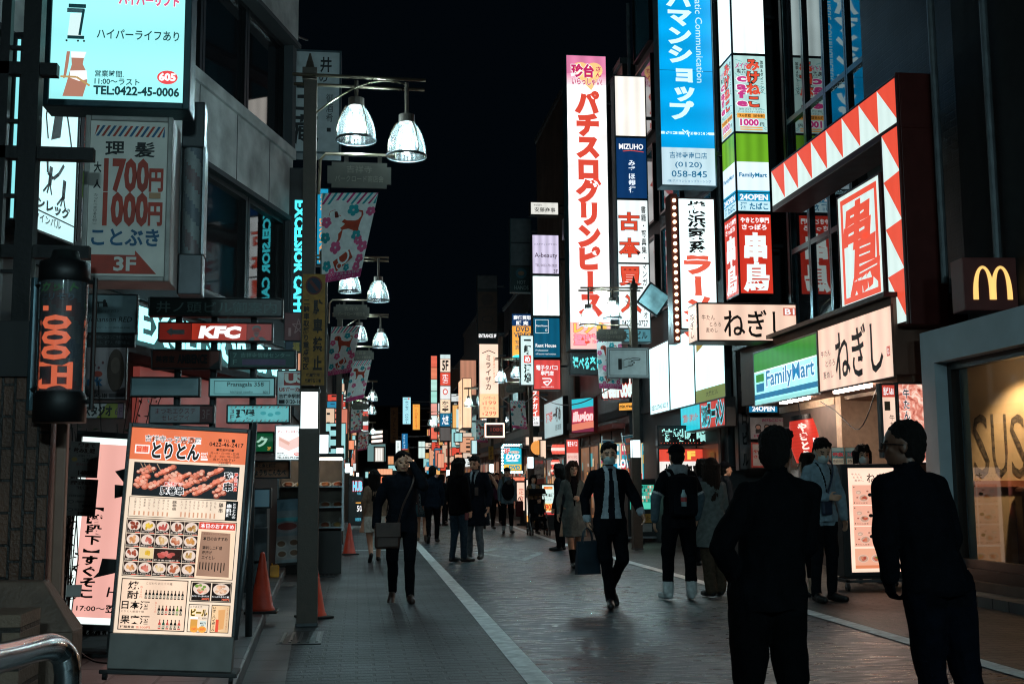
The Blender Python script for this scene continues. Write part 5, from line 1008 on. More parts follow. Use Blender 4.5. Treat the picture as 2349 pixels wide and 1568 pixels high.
sign('fortune_sign', 'dark blue strip sign with one yellow character below the star sign', 'sign', (655, 783, 697, 806), lambda f: f.text('福', .4, .1, .75, .95, M('#a88438'), b=.04), M('#14283c', .5), Y=14.4, depth=.1, rim=.01)
def d(f):
    f.text('リフレクソロジー', .08, .05, .92, .1, G('#d86a7a', .9)); f.text('ビューティスタイル', .08, .13, .95, .2, G('#d0404c', .9), b=.03); f.poly([(.1, .3), (.5, .45), (.95, .28), (.95, .6), (.5, .75), (.1, .6)], G('#f6d0c8', 1), 1); f.poly([(.15, .35), (.55, .5), (.5, .58), (.12, .42)], G('#eab8a8', .95), 2)
    f.text('営業時間', .06, .8, .3, .84, K, b=.03); f.text('11:00〜ラスト', .06, .865, .5, .9, K, b=.03); f.text('TEL:0422-79-1588', .06, .925, .94, .975, M('#10464e'), b=.04); f.disc(.82, .84, .11, .05, RED, 2); f.text('702', .75, .815, .89, .865, WH, 4, b=.04)
sign('light_box_sign', 'small white and pink lit beauty box left of the lamp post', 'sign', (633, 977, 692, 1053), d, G('#eef8f8', 1.2, .1), Y=13.2, depth=.15, rim=.015, hm=STEEL)
sign('green_sign', 'green lit sign with one large white katakana', 'sign', (577, 993, 626, 1035), lambda f: (f.text('マイク', -.9, .22, .72, .72, G('#b8ead0', .7), b=.05), f.text('2F', .74, .76, .92, .92, ORG)), G('#0d5a34', .55, .15), Y=11, depth=.1, rim=.015)
def d(f): f.text('豆腐と魚と銘酒', .02, .12, .65, .36, UK, b=.02); f.text('ちょうちこんなべ', -.02, .5, .92, .88, UK, b=.04, rough=.02)
sign('pot_sign', 'brown board with black hot pot lettering', 'sign', (576, 1059, 662, 1094), d, M('#8a5a40', .6), Y=11.5, depth=.14, rim=.015)
sign('blank_sign', 'blank blue grey box sign under the hot pot board', 'sign', (572, 1123, 618, 1162), None, G('#466a78', .28, .1), Y=11.3, depth=.16, rim=.015)
sign('vertical_sign', 'pink lit upright sign with five black characters between the lamp posts', 'sign', (767, 1078, 780, 1150), lambda f: f.text('肉あんかけ', .25, .06, .75, .7, K, v=True, b=.02), G('#f08a78', .95, .1), Y=24, depth=.15, rim=.02)
sign('vertical_sign', 'cyan vertical bar sign with orange letters behind the largest banner', 'sign', (728, 433, 752, 605), lambda f: (f.text('酒場', .3, .08, .8, .3, G('#ffd0a0', 1), v=True, b=.05), f.text('BRONZE', .2, .4, .75, .98, G('#f0a04c', .9), rot=-90, b=.01)), G('#1f9cc4', .9, .1), Y=25, depth=.25, rim=.03)
def d(f): f.text('HUB', .3, .1, .95, .28, G('#5ac8e8', 1.4), 2, b=.05, out=G('#e0606a', 1.2), ob=.05); f.text('PUB', .6, .32, .85, .37, G('#58c8e8', 1)); f.text('50', .6, .6, .95, .72, WH, b=.02); f.text('BEER', .5, .86, .9, .92, G('#58c8e8', 1)); f.rect(.5, .53, .9, .55, ORG, 2)
sign('pub_board', 'black upright pub board with neon style letters beside the cones', 'sign', (800, 1094, 832, 1203), d, M('#060709', .3), Y=36, depth=.15, rim=.02)
def d(f):
    for i, c in enumerate(('#e8f4f4', '#dcecf0', '#e05a4c', '#e07a5c', '#e4f0f0', '#c84a44', '#d8eaea', '#f0a04c', '#9fd4d4')): f.rect(.03, i/9, .97, (i+.9)/9, G(c, 1.0, .1), 1)
sign('stacked_sign', 'distant stack of white, red and orange sign panels on the left', 'sign', (832, 922, 845, 1019), d, DARK, Y=62, depth=.3, rim=.03)
def d(f):
    for j in range(3): f.rect(.02, .05+j*.33, .98, .24+j*.33, G('#fff0e4', 1.6), 1)
sign('lantern_rack', 'rows of long white lamps high at the far end of the street', 'sign', (852, 988, 878, 1018), d, DARK, a=RA+.4, Y=95, depth=.4, rim=.05)
sign('lit_window_sign', 'bright distant shop window below the rows of long lamps', 'sign', (860, 1026, 880, 1058), lambda f: [f.rect(.1+i*.2, .05, .24+i*.2, .95, G('#f2f0ea', 1.1), 1) for i in range(4)], G('#c8c0b4', .8), Y=96, depth=.4, rim=.1)
for u0, v0, u1, v1, Y, c, lb in ((866, 1075, 900, 1088, 90, '#ffb48a', 'low warm shop light strip at the end of the street'), (846, 1082, 868, 1104, 70, '#ffb070', 'orange lit box at the left end of the street'), (800, 1010, 812, 1030, 50, '#ff9a70', 'small warm panel by the distant left banners'), (788, 1034, 797, 1060, 48, '#f2806a', 'small red panel by the third left lamp'),
    (960, 1012, 975, 1050, 80, '#d8f2ec', 'pale lit panel beyond the orange sign'), (1052, 1060, 1078, 1066, 60, '#e8f8f4', 'thin white light strip above far passers'), (1004, 1040, 1018, 1072, 66, '#f0a080', 'peach lit doorway far on the right'), (936, 1054, 950, 1070, 85, '#ffd0a8', 'cream lit box under the small blue sign'),
    (1165, 1094, 1204, 1102, 41, '#ff8a6a', 'red lit strip under the video shop sign'), (1240, 1010, 1252, 1050, 35.4, '#ffdcc0', 'narrow cream lit panel by the tavern door'), (1206, 1002, 1243, 1020, 38, '#ffe0c8', 'long pale lantern box by the snack bar sign'), (1082, 1010, 1094, 1040, 54, '#c8eef0', 'pale blue lit window box over the far shops'),
    (1043, 993, 1060, 1012, 55, '#a8e0e0', 'cool lit box beneath the cream hanging box'), (975, 1070, 992, 1078, 78, '#ffc0a0', 'tiny warm strip light among the far shops'), (890, 1046, 903, 1064, 95, '#e8a070', 'tiny orange window at the far end')):
    sign('box_sign', lb, 'sign', (u0, v0, u1, v1), None, G(c, 1.0, .2), Y=Y, depth=.3, rim=.03)
# ------------------------------------------------------------------ pavement signs and small things on the left
def skewers(f, x0, y0, x1, y1, m_bg, seed, n):
    rg = random.Random(seed); f.rect(x0, y0, x1, y1, m_bg, 1)
    for j in range(n):
        cx = x0+(x1-x0)*rg.uniform(.05, .95); cy = y0+(y1-y0)*rg.uniform(.15, .9)
        for k in range(4):
            a = cx+(k-1.5)*.028; b = cy-(k-1.5)*.008; r = rg.uniform(.016, .026)
            if x0+r < a < x1-r and y0+.01 < b < y1-.012:
                f.disc(a, b, r*1.15, r*.55, G(rg.choice(('#a04a34', '#8a3c2a', '#b8624a'))), 2, 9); f.disc(a-.004, b-.003, r*.8, r*.36, G(rg.choice(('#e8a088', '#f0b8a0', '#d87c60', '#e89078')), .95), 3, 9)
def bottle(f, x, y, s, ar, m, cap=K):
    ar = ar*.5; s = s*1.45
    f.rect(x-s*.28, y-s*2.2*ar, x+s*.28, y, m, 3); f.poly([(x-s*.28, y-s*2.2*ar), (x-s*.1, y-s*2.9*ar), (x+s*.1, y-s*2.9*ar), (x+s*.28, y-s*2.2*ar)], m, 3); f.rect(x-s*.1, y-s*3.7*ar, x+s*.1, y-s*2.9*ar, m, 3); f.rect(x-s*.12, y-s*3.9*ar, x+s*.12, y-s*3.6*ar, cap, 4)
    f.rect(x-s*.24, y-s*1.7*ar, x+s*.24, y-s*.5*ar, G('#e8d8c0', .9), 4); f.rect(x-s*.08, y-s*1.5*ar, x+s*.08, y-s*.7*ar, K, 5)
Y = 7.1; o = at(242, 1556, Y=Y); w = 266*Y/F; h = 553*Y/F
e = empty('menu_board', o, 0, 'big leaning lit yakitori menu board with orange heading at the kerb', 'menu sign', roll=.060)
fw, fz0, fz1 = w*.945, h*.178, h*.982; fh = fz1-fz0
f = Face(fw, fh, .0012); ar = fw/fh; CRM = G('#ffe6cc', 1.0, .12, 0, 12); f.rect(0, 0, 1, 1, CRM, 0)
f.rect(0, 0, 1, .157, G('#ee7a4e', 1.0, .1), 1); HK = M('#1a0f0a', .5)
f.text('吉祥寺っ子居酒屋', .12, .034, .60, .066, HK, 4, b=.005, out=WH, ob=.05); f.text('とりとん', .19, .07, .59, .145, K, 5, b=.04, out=WH, ob=.055, rough=.02)
f.frame(.04, .084, .165, .127, .006, WH, 3); f.rect(.048, .088, .158, .123, G('#f0a080'), 2); f.text('旨串', .055, .09, .15, .12, RED, 4, b=.03); f.text('tori', .61, .105, .665, .118, WH, 4, b=.02); f.text('ton', .61, .122, .66, .132, WH, 4, b=.02); f.rect(.61, .135, .67, .146, WH, 3)
f.text('■ TEL ■', .75, .034, .895, .048, HK, 3); f.text('0422-46-2417', .675, .052, .97, .072, HK, 3, b=.015); f.text('■営業時間■', .74, .082, .89, .095, HK, 3, b=.01); f.text('月〜木・日/17時〜翌3時', .69, .099, .94, .112, HK, 3); f.text('金・土・祝前/17時〜翌5時', .68, .115, .945, .128, HK, 3); f.text('当ビル地下1F', .715, .131, .91, .144, HK, 3, b=.01); f.frame(.77, .147, .87, .165, .002, HK, 3); f.text('88席', .785, .149, .855, .162, HK, 3)
PD = G('#20242a', .5); skewers(f, .05, .172, .95, .332, PD, 3, 46); f.frame(.045, .17, .955, .335, .004, K, 4)
for x in (.1, .17, .24, .13): f.line([(x, .175), (x+.05, .22)], .004, G('#c8a080', .8), 3)
f.text('厳選豚バラ', .32, .262, .47, .278, RED, 6, b=.02, out=WH, ob=.06); f.text('豚巻串', .29, .284, .485, .322, K, 6, b=.02, out=WH, ob=.06); f.text('鶏', .83, .2, .9, .235, K, 6, b=.02, out=WH, ob=.06); f.text('串', .83, .25, .9, .29, K, 6, b=.03, out=WH, ob=.06); f.text('鶏全国産', .915, .2, .945, .29, RED, 6, v=True, b=.03, out=WH, ob=.05)
f.frame(.03, .34, .965, .438, .003, K, 2); f.rect(.86, .342, .963, .436, K, 2); f.text('とりとんの', .92, .35, .95, .425, WH, 3, v=True, b=.02); f.text('串料理', .868, .355, .912, .42, WH, 3, v=True, b=.03)
for x, t in ((.80, '鶏串'), (.40, '豚巻串')): f.text(t, x, .352, x+.038, .40, HK, 3, v=True, b=.015)
for i, t in enumerate(('もも', 'ねぎま', '砂肝', 'ハツ', '手羽先', 'せせり', 'ぼんじり', 'ささみ', 'レバー')): f.text(t, .76-i*.036, .348, .777-i*.036, .355+.012*len(t), HK, 3, v=True); f.rect(.762-i*.036, .405, .775-i*.036, .43, G('#e0a888', .9), 2)
for i, t in enumerate(('はんぺん', '餅チーズ', 'プチトマト', 'うずら', 'いんげん', '肉巻串', 'アスパラ', '三種きのこ')): f.text(t, .355-i*.04, .348, .373-i*.04, .355+.011*len(t), HK, 3, v=True); f.rect(.357-i*.04, .41, .371-i*.04, .43, G('#e0a888', .9), 2)
f.frame(.025, .445, .97, .728, .004, K, 2); rg = random.Random(5)
PLATE = G('#f0d8c8', .95); cols = (('#8a3a2a', '#b0604a'), ('#e8c850', '#d0a838'), ('#d87870', '#c05850'), ('#8a4430', '#a85a40'), ('#c8a870', '#a87840'), ('#e0b080', '#c88a58'), ('#d88878', '#c46a58'), ('#e8d0a8', '#d0a870'), ('#b86848', '#d8a080'), ('#d8a060', '#b88040'))
for j in range(4):
    for i in range(5):
        x0, y0 = .035+i*.122, .453+j*.068
        if (j, i) == (2, 3): continue
        ww = .118*(2 if (j, i) == (2, 2) else 1)+(.004 if (j, i) == (2, 2) else 0)
        f.rect(x0, y0, x0+ww, y0+.064, G('#3a221a', .6), 3); c = cols[(i+j*5) % 10]
        if not (j == 2 and i in (1, 2)): f.disc(x0+ww/2, y0+.028, ww*.46, .026, PLATE, 4, 16)
        if (j, i) == (2, 1): f.rect(x0, y0, x0+ww, y0+.05, G('#f0d4a0', .95), 4)
        for k in range(9): f.disc(x0+ww*rg.uniform(.25, .75), y0+rg.uniform(.016, .040), ww*rg.uniform(.07, .14), .009, G(rg.choice(c), .9), 5, 8)
        f.rect(x0, y0+.050, x0+ww, y0+.064, M('#1a0c0a'), 5); f.text(('大きなつくね', '漬けアボカド', '鶏たたき', '真っ黒酢豚', 'ばりきゅうり', 'たるたる南蛮', '鶏皮ユッケ', 'チーズ焼き', 'サーモン焼き', '鶏唐揚げ', '若鶏みそ焼き', 'だし巻たまご', '焼き魚の塩焼き', '', 'もろコロッケ', 'ジャンボ餃子', 'うずらどんぐり', '桜大根', '炒り銀杏', 'アンチョビポテト')[j*5+i] or 'うま', x0+.006, y0+.052, x0+ww*.9, y0+.0595, G('#f4e0d0', .9), 6, b=.015); f.rect(x0+ww*.6, y0+.0602, x0+ww*.95, y0+.0632, RED, 6)
f.rect(.645, .450, .958, .484, G('#e04a3a', .95), 3); f.text('本日のおすすめ', .66, .456, .945, .478, WH, 5, b=.02)
f.rect(.64, .49, .96, .725, G('#f8d8b8', 1.05), 3); f.poly([(.67, .495), (.92, .5), (.935, .715), (.655, .712)], G('#c89a80', .7, .15), 4); f.text('本日のおすすめ', .69, .52, .90, .538, HK, 5, b=.02, rough=.02)
for i, t in enumerate(('鶏刺し二種盛', '唐揚げ', 'エイヒレ')): f.text(t, .69, .565+i*.024, .69+.028*len(t), .582+i*.024, HK, 5, b=.015, rough=.02)
for i in range(9): f.rect(.675+i*.026, .645, .684+i*.026, .665+.03*rg.random(), M('#5a4030'), 5)
f.text('吉祥寺とりとん 3/25(日)', .69, .502, .9, .511, G('#8a4a3a', .5), 5)
f.frame(.03, .738, .595, .985, .005, K, 2); f.rect(.035, .741, .59, .982, G('#ffdcc0', 1.05, .15), 1)
for t, y0, y1, x1 in (('焼', .752, .79, .2), ('酎', .798, .835, .2), ('日本酒', .845, .885, .30), ('果実酒', .915, .955, .31)): f.text(t, .09 if len(t) == 1 else .05, y0, x1-.02, y1, K, 3, b=.02, rough=.01)
f.text('こだわりの三十六種', .24, .752, .46, .764, HK, 3); f.text('とりとん厳選十種', .05, .891, .24, .901, HK, 3); f.text('種類豊富', .05, .964, .17, .976, HK, 3, b=.015); f.text('各500円', .18, .964, .3, .976, G('#e06a50', .8), 3, b=.01); f.text('各500円', .19, .772, .215, .83, G('#e06a50', .8), 3, v=True); f.text('各500円', .325, .846, .345, .9, G('#e06a50', .8), 3, v=True)
BC = [M(c, .4) for c in ('#1c1210', '#2a1a14', '#12261a', '#0e1c26', '#30120e', '#4a2c18', '#103024')]+[G('#7aa848', .7), G('#d85a50', .8), G('#2a6a50', .5)]
for i in range(11): bottle(f, .245+i*.031, .832, .026, ar, BC[i % 7])
for i in range(7): bottle(f, .365+i*.031, .907, .028, ar, (BC+BC)[(i*3+2) % 10])
for i in range(6): bottle(f, .38+i*.033, .976, .029, ar, (BC[8], BC[9], BC[8], BC[1], BC[2], BC[8])[i])
f.frame(.615, .738, .97, .838, .005, K, 2)
for i, t in enumerate(('丸ごとトマトと鶏のサラダ', 'たっぷりきのこ鍋')):
    x = .63+i*.17; f.rect(x, .745, x+.16, .832, G('#2a1a14', .5), 3); f.disc(x+.08, .775, .07, .028, PLATE, 4, 20)
    for k in range(16): f.disc(x+.08+rg.uniform(-.045, .045), .775+rg.uniform(-.017, .017), .016, .007, G(rg.choice((('#d86048', '#80a048', '#f0c8b0') if i == 0 else ('#f0d8c0', '#d8a888', '#e8c0a0'))), .9), 5, 8)
    f.text(t, x+.006, .806, x+.15, .814, WH, 5, b=.02); f.text(('680円', '780円')[i], x+.09, .818, x+.152, .828, G('#ff7a5a', 1), 5, b=.02)
f.frame(.615, .85, .79, .985, .004, K, 2); f.text('とりあえず', .63, .857, .73, .868, HK, 3); f.text('ビール', .64, .874, .775, .905, K, 5, b=.04, out=YEL, ob=.05); f.text('で、乾杯!!', .7, .912, .78, .922, HK, 3); f.rect(.64, .918, .7, .975, G('#e8a850', .9), 3); f.rect(.638, .912, .702, .922, WH, 4); f.rect(.72, .928, .775, .972, G('#dfe8e0', .95), 3); f.text("MALT'S", .724, .936, .772, .944, TEALP, 5, b=.03); f.text('BEER', .735, .948, .76, .954, TEALP, 5); f.disc(.675, .97, .035, .016, ORG, 6); f.disc(.745, .97, .035, .016, ORG, 6); f.text('720円', .655, .963, .695, .975, RED, 7, b=.02); f.text('450円', .725, .963, .765, .975, RED, 7, b=.02)
f.frame(.81, .85, .97, .985, .004, K, 2); f.rect(.813, .852, .967, .983, G('#f8cfa0', 1.0, .2), 1); f.text('いざ、ハイボール', .822, .86, .85, .975, K, 3, v=True, b=.03); f.rect(.855, .92, .88, .98, RED, 3); f.text('さぁ!本日もハイボールで乾杯だ!', .94, .862, .955, .975, G('#c86a48', .7), 3, v=True); f.poly([(.87, .875), (.93, .87), (.925, .965), (.88, .97)], G('#f0b070', .9), 2)
f.build('menu_face', e, Matrix.Translation((w*.028, 0, fz0)))
FR = M('#5e6062', .45, .5, var=.2, bump=.08); mb = MB()
mb.box(0, .004, fz0, w, .10, h, FR); mb.box(0, -.02, fz0, w*.028, .003, h, FR); mb.box(w*.973, -.02, fz0, w, .003, h, FR); mb.box(w*.028, -.02, h*.982, w*.973, .003, h, FR); mb.build('frame', e, bevel=.005)
mb = MB(); mb.box(.004, -.02, .06, w-.004, .10, fz0-.001, M('#8a8682', .5, .1, var=.2)); mb.box(-.03, -.06, .035, w+.03, .18, .06, M('#3a3a3b', .5, .4)); mb.build('base', e, bevel=.006)
for x in (.0, w):
    for y in (-.03, .2): mb = MB(); mb.cone((x-.012, y, .02), (x+.012, y, .02), .022, .022, K, 14); mb.build('caster', e)
mb = MB(); mb.tube([(w*1.0, .02, fz0-.02), (w+.02, .02, h*.5), (w+.014, .03, h*1.03)], .016, STEEL); mb.build('side_pole', e, smooth=True)
# pink pub board behind it
Y = 8.7; o = at(146, 1428, Y=Y); w = .95; h = 402*Y/F
e = empty('pub_light_board', o, 0, 'pink lit pub board with thick black brush strokes, behind the menu board', 'menu sign', roll=.065)
f = Face(w, h); f.rect(0, 0, 1, 1, G('#e9fbf6', 1.2), 0); f.rect(.05, .035, .97, .965, G('#f6b4a8', 1.0, .1), 1)
f.text('【階段下】', .09, .38, .20, .62, K, 3, v=True, b=.035, rough=.02); f.text('すぐそこ', .09, .64, .19, .86, K, 3, v=True, b=.045, rough=.03); f.text('半', .27, .17, .88, .48, K, 3, b=.08, rough=.06); f.text('兵', .27, .52, .88, .78, K, 3, b=.08, rough=.06); f.text('Hanbey', .28, .80, .7, .87, M('#4a2420'), 3, shear=.03); f.text('17:00〜', .08, .905, .28, .93, K, 3, b=.02); f.text('翌朝5時', .29, .895, .52, .935, K, 3, b=.04)
f.build('board_face', e)
mb = MB(); mb.box(-.035, .004, -.04, w+.03, .18, h+.04, K); mb.box(-.035, -.03, -.04, -.001, .004, h+.04, K); mb.box(-.001, -.03, -.04, w+.03, .004, 0, K); mb.box(-.001, -.03, h, w+.03, .004, h+.04, K); mb.box(.3, .02, -o.z+.1, .36, .16, -.04, K); mb.box(.1, -.05, -o.z+.1, .7, .22, -o.z+.14, K); mb.build('case', e)
def d(f):
    for i, t in enumerate(('朝まで', '飲み放題')): f.text(t, .28-.15*i, .04+i*.14, .85, .16+i*.15, M('#3a1c14'), 2, b=.05, rough=.03)
    f.text('お得なプラン', .3, .36, .8, .43, UK, 2, rough=.02); f.text('コチラ!!', .45, .46, .9, .55, UK, 2, b=.03, rough=.02); f.disc(.18, .5, .1, .06, M('#a88a50'), 2); f.text('最大6じかん', .25, .59, .8, .67, M('#8a4a4a'), 2, rough=.02); f.text('1480円', .35, .80, .92, .94, M('#3a1c14'), 2, b=.06, rough=.02)
sign('paper_notice', 'handwritten grey paper notice taped above another, left of the menu board', 'poster', (157, 1011, 224, 1093), d, M('#8b8480', .7, alpha=.9), Y=7.9, depth=.004, rim=0, roll=.05)
def d(f):
    f.text('深夜は半兵ヱで', .1, .05, .9, .16, M('#3a1c14'), 2, b=.03, rough=.03); f.text('飲むじゃ〜', .3, .19, .85, .28, M('#3a1c14'), 2, b=.02, rough=.03); f.text('深夜限定 お得な飲み放題', .08, .43, .8, .49, UK, 2, rough=.02)
    f.text('2時間飲み放題', .32, .58, .9, .65, UK, 2, rough=.02); f.text('980円', .55, .68, .92, .77, UK, 2, b=.05); f.text('朝まで飲み放題', .32, .8, .9, .86, UK, 2); f.text('1480円', .45, .88, .92, .97, M('#3a1c14'), 2, b=.06); f.ring(.17, .62, .1, .045, .2, UK, 2, 14); f.ring(.17, .84, .1, .045, .2, UK, 2, 14)
sign('paper_notice', 'lower handwritten grey paper notice with late night prices', 'poster', (149, 1096, 219, 1181), d, M('#857e7a', .7, alpha=.9), Y=7.9, depth=.004, rim=0, roll=.06)
# brick pillar, planter, handrail, shrub
TALL = brickmat('pillar_tile', '#5a3a2a', '#6a4634', '#1a100c', bw=.16, bh=.06, ms=.008, rough=.5, bump=.6, axes='ZX')
e = empty('brick_pillar', (at(112, 1100, Y=6.2).x, 6.2, .1), 0, 'dark brown tiled pillar at the left edge of the picture', 'pillar')
mb = MB(); mb.box(-1.2, 0, 0, 0, .12, 1.72, TALL); mb.build('shaft', e); mb = MB(); mb.box(-1.25, -.03, 1.72, .05, .16, 2.0, K); mb.build('capital', e)
mb = MB(); mb.box(.015, .04, .45, .07, .1, 1.6, M('#8d6a5a', .5, var=.15)); mb.box(.015, .04, 1.6, .07, .1, 1.75, M('#80868a', .4, .5)); mb.build('corner_trim', e, bevel=.01)
e = empty('planter_base', (at(90, 1500, Y=5.6).x, 5.6, .1), 0, 'low brown stone plinth beside the tiled pillar', 'plinth')
ST = M('#6a5448', .6, var=.2, scale=8, bump=.3); mb = MB(); mb.box(-.6, 0, 0, .14, .2, .52, ST); mb.add([(-.6, 0, .521), (.14, 0, .521), (.14, .2, .521), (-.6, .2, .521), (-.6, .1, .74), (-.02, .1, .74), (-.02, .2, .74), (-.6, .2, .74)], [(0, 1, 5, 4), (1, 2, 6, 5), (4, 5, 6, 7)], ST); mb.build('block', e, bevel=.008)
mb = MB(); mb.box(.0, .02, .60, .07, .03, .66, M('#9a938e', .5)); o = mb.build('socket_plate', e); o.rotation_euler = (-.45, 0, 0); o.location = (-.02, .25, .1)
BRK = brickmat('low_brick', '#7a6250', '#8a7262', '#2c221c', bw=.2, bh=.075, ms=.012, rough=.6, bump=.6)
e = empty('brick_wall', (at(0, 1400, Y=5.0).x-.4, 5.0, .1), 0, 'low pale brick wall at the left bottom corner', 'wall'); mb = MB(); mb.box(-.6, 0, 0, .48, .3, .66, BRK); mb.build('brickwork', e)
CHROME = M('#b9c0c4', .16, 1.0, var=.05, scale=3)
P = [at(-160, 1545, Y=2.5), at(-60, 1520, Y=2.75), at(20, 1503, Y=3.05), at(80, 1487, Y=3.3)]; P += [at(118, 1483, Y=3.42), at(142, 1497, Y=3.46), at(153, 1525, Y=3.47)]; P += [Vector((P[-1].x+.004, 3.47, P[-1].z-.1)), Vector((P[-1].x+.004, 3.47, .1))]
o0 = P[-1].copy(); e = empty('handrail', o0, 0, 'curved shiny steel handrail in the bottom left corner', 'handrail')
def catmull(P, n=6):
    o = []
    for i in range(len(P)-1):
        a, b, c, dd = P[max(i-1, 0)], P[i], P[i+1], P[min(i+2, len(P)-1)]
        for k in range(n):
            t = k/n; o.append(.5*((2*b)+(c-a)*t+(2*a-5*b+4*c-dd)*t*t+(3*b-a-3*c+dd)*t**3))
    return o+[P[-1]]
mb = MB(); mb.tube([p-o0 for p in catmull(P)], .036, CHROME, 20); mb.build('tube', e, smooth=True); mb = MB(); mb.cone((0, 0, 0), (0, 0, .02), .07, .06, CHROME, 20); mb.build('flange', e)
def shrub(name, loc, r, n, label, leafm, seed):
    rg = random.Random(seed); e = empty(name, loc, 0, label, 'plant'); mb = MB(); st = MB()
    for i in range(n//8):
        tip = Vector((rg.gauss(0, r[0]*.5), rg.gauss(0, r[1]*.4), rg.uniform(.2, 1)*r[2])); b0 = Vector((rg.uniform(-r[0], r[0])*.4, 0, 0)); st.tube([b0, (b0+tip)/2+Vector((rg.gauss(0, .03), 0, .04)), tip], .004, M('#1c1612'), 5)
        for k in range(8):
            p = b0.lerp(tip, rg.uniform(.35, 1))+Vector((rg.gauss(0, .03), rg.gauss(0, .03), rg.gauss(0, .03))); d = Vector((rg.gauss(0, 1), rg.gauss(0, 1), rg.gauss(0, .6))).normalized(); s = d.orthogonal().normalized()*.009; L = d*rg.uniform(.03, .06); mb.add([p, p+L*.5+s, p+L, p+L*.5-s], [(0, 1, 2, 3)], leafm)
    mb.build('foliage', e); st.build('stem', e)
LEAF = M('#1f3020', .5, var=.4); shrub('shrub', (at(225, 1010, Y=9.9).x, 10.0, .1), (.55, .3, 2.1), 620, 'dark thin leaved shrub behind the studio boards', LEAF, 4)
shrub('potted_plant', (at(135, 1150, Y=8.4).x, 8.5, .1), (.16, .2, 1.75), 300, 'thin dark plant beside the pink pub board', LEAF, 9)
def cable(pts, r, label): P = [Vector(p) for p in pts]; o = P[0].copy(); mb = MB(); mb.tube([p-o for p in catmull(P)], r, K, 6); q = mb.build('cable', smooth=True); q.location = o; return tag(q, label, 'cable')
cable([at(170, 1450, Y=8.0), at(180, 1490, Y=7.9), at(215, 1515, Y=7.8), at(250, 1520, Y=7.7)], .006, 'thin black power cable hanging behind the menu board')
# cones
CONE = M('#c23a20', .45, var=.15, scale=9, bump=.05)
def cone_mesh():
    mb = MB(); mb.lathe((0, 0, 0), [(.155, .03), (.145, .06), (.135, .065), (.03, .66), (.024, .69), (.0, .70)], CONE, 28); a = mb
    b = MB(); b.box(-.19, -.19, 0, .19, .19, .03, M('#1c1a1a', .6)); return a, b
def cone(u, v, s, z, label, rot=0., bar=None):
    p = gnd(u, v, z); e = empty('traffic_cone', p, rot, label, 'traffic cone', 'orange traffic cones along the left kerb'); a, b = cone_mesh()
    for q in (a, b): q.v = [(x*s, y*s, zz*s) for x, y, zz in q.v]
    a.build('cone_body', e, smooth=True); b.build('foot', e, bevel=.01)
cone(600, 1404, .80, .1, 'largest orange traffic cone, standing by the A-board on the stone footway')
cone(720, 1416, .8, 0, 'orange traffic cone standing right behind the nearest lamp post', .4)
cone(746, 1277, .84, 0, 'orange traffic cone in front of the second lamp post'); cone(801, 1271, .84, 0, 'orange traffic cone nearest the man raising his hand', .2)
cone(772, 1224, .8, 0, 'partly hidden orange cone beside the rubbish bags')
# a-board with photos, yellow box, cabinets
p = gnd(622, 1322, .1); e = empty('menu_stand', p, -.15, 'tilted black framed menu stand with blurred dish photographs', 'menu stand')
w, h = .40, .86; mb = MB(); mb.box(0, 0, 0, .02, .02, h+.16, K); mb.box(w, 0, 0, w+.02, .02, h+.16, K); mb.box(.02, 0, .14, w, .02, .165, K); mb.box(.02, 0, h+.135, w, .02, h+.16, K); mb.tube([(.03, .02, h+.1), (.03, .34, 0)], .01, K); mb.tube([(w-.01, .02, h+.1), (w-.01, .34, 0)], .01, K); o = mb.build('frame', e)
f = Face(w-.02, h-.03); f.rect(0, 0, 1, 1, M('#7a868a', .3, coat=.5), 0); f.rect(0, 0, 1, .18, M('#5c7a86', .3), 1); f.rect(0, .29, 1, .36, M('#4f9aa0', .3), 1)
f.disc(.5, .44, .42, .1, M('#8a8a8c', .3), 1, 24); f.disc(.5, .43, .34, .06, M('#7a3a34', .4), 2, 20); f.rect(.05, .58, .95, .95, M('#8f8a88', .4), 1)
for x, y in ((.28, .70), (.72, .69), (.3, .86), (.72, .85)): f.disc(x, y, .19, .065, M('#a49c94', .3), 2, 16); f.disc(x, y, .14, .045, M('#6a4a34', .4), 3, 12)
f.build('menu_sheet', e, Matrix.Translation((.03, -.002, .17)))
for ch in e.children: ch.rotation_euler = (-.12, -.06, 0)
p = gnd(628, 1320, .1); e = empty('yellow_box', p+Vector((0, -.25, 0)), .1, 'small yellow plastic box on the ground in front of the menu stand', 'box'); YB = M('#d8942a', .5); mb = MB(); mb.box(-.085, -.08, 0, .085, .08, .16, YB); mb.build('body', e, bevel=.02); mb = MB(); mb.box(-.05, -.05, .16, .0, .05, .185, YB); mb.build('handle', e, bevel=.008)
p = gnd(590, 1375, .1); e = empty('utility_cabinet', p+Vector((-.1, .9, 0)), 0, 'narrow grey metal cabinet behind the largest orange cone', 'cabinet'); mb = MB(); mb.box(-.2, 0, 0, .12, .4, 1.1, M('#4c5458', .5, .3)); mb.build('body', e, bevel=.01); mb = MB(); mb.box(.0, -.012, .25, .1, 0, .9, M('#434a4e', .5, .3)); mb.build('door', e)
mb = MB(); mb.box(-.05, -.16, .35, .14, -.02, .72, M('#3a3f42', .4, .4)); mb.build('meter_box', e, bevel=.01)
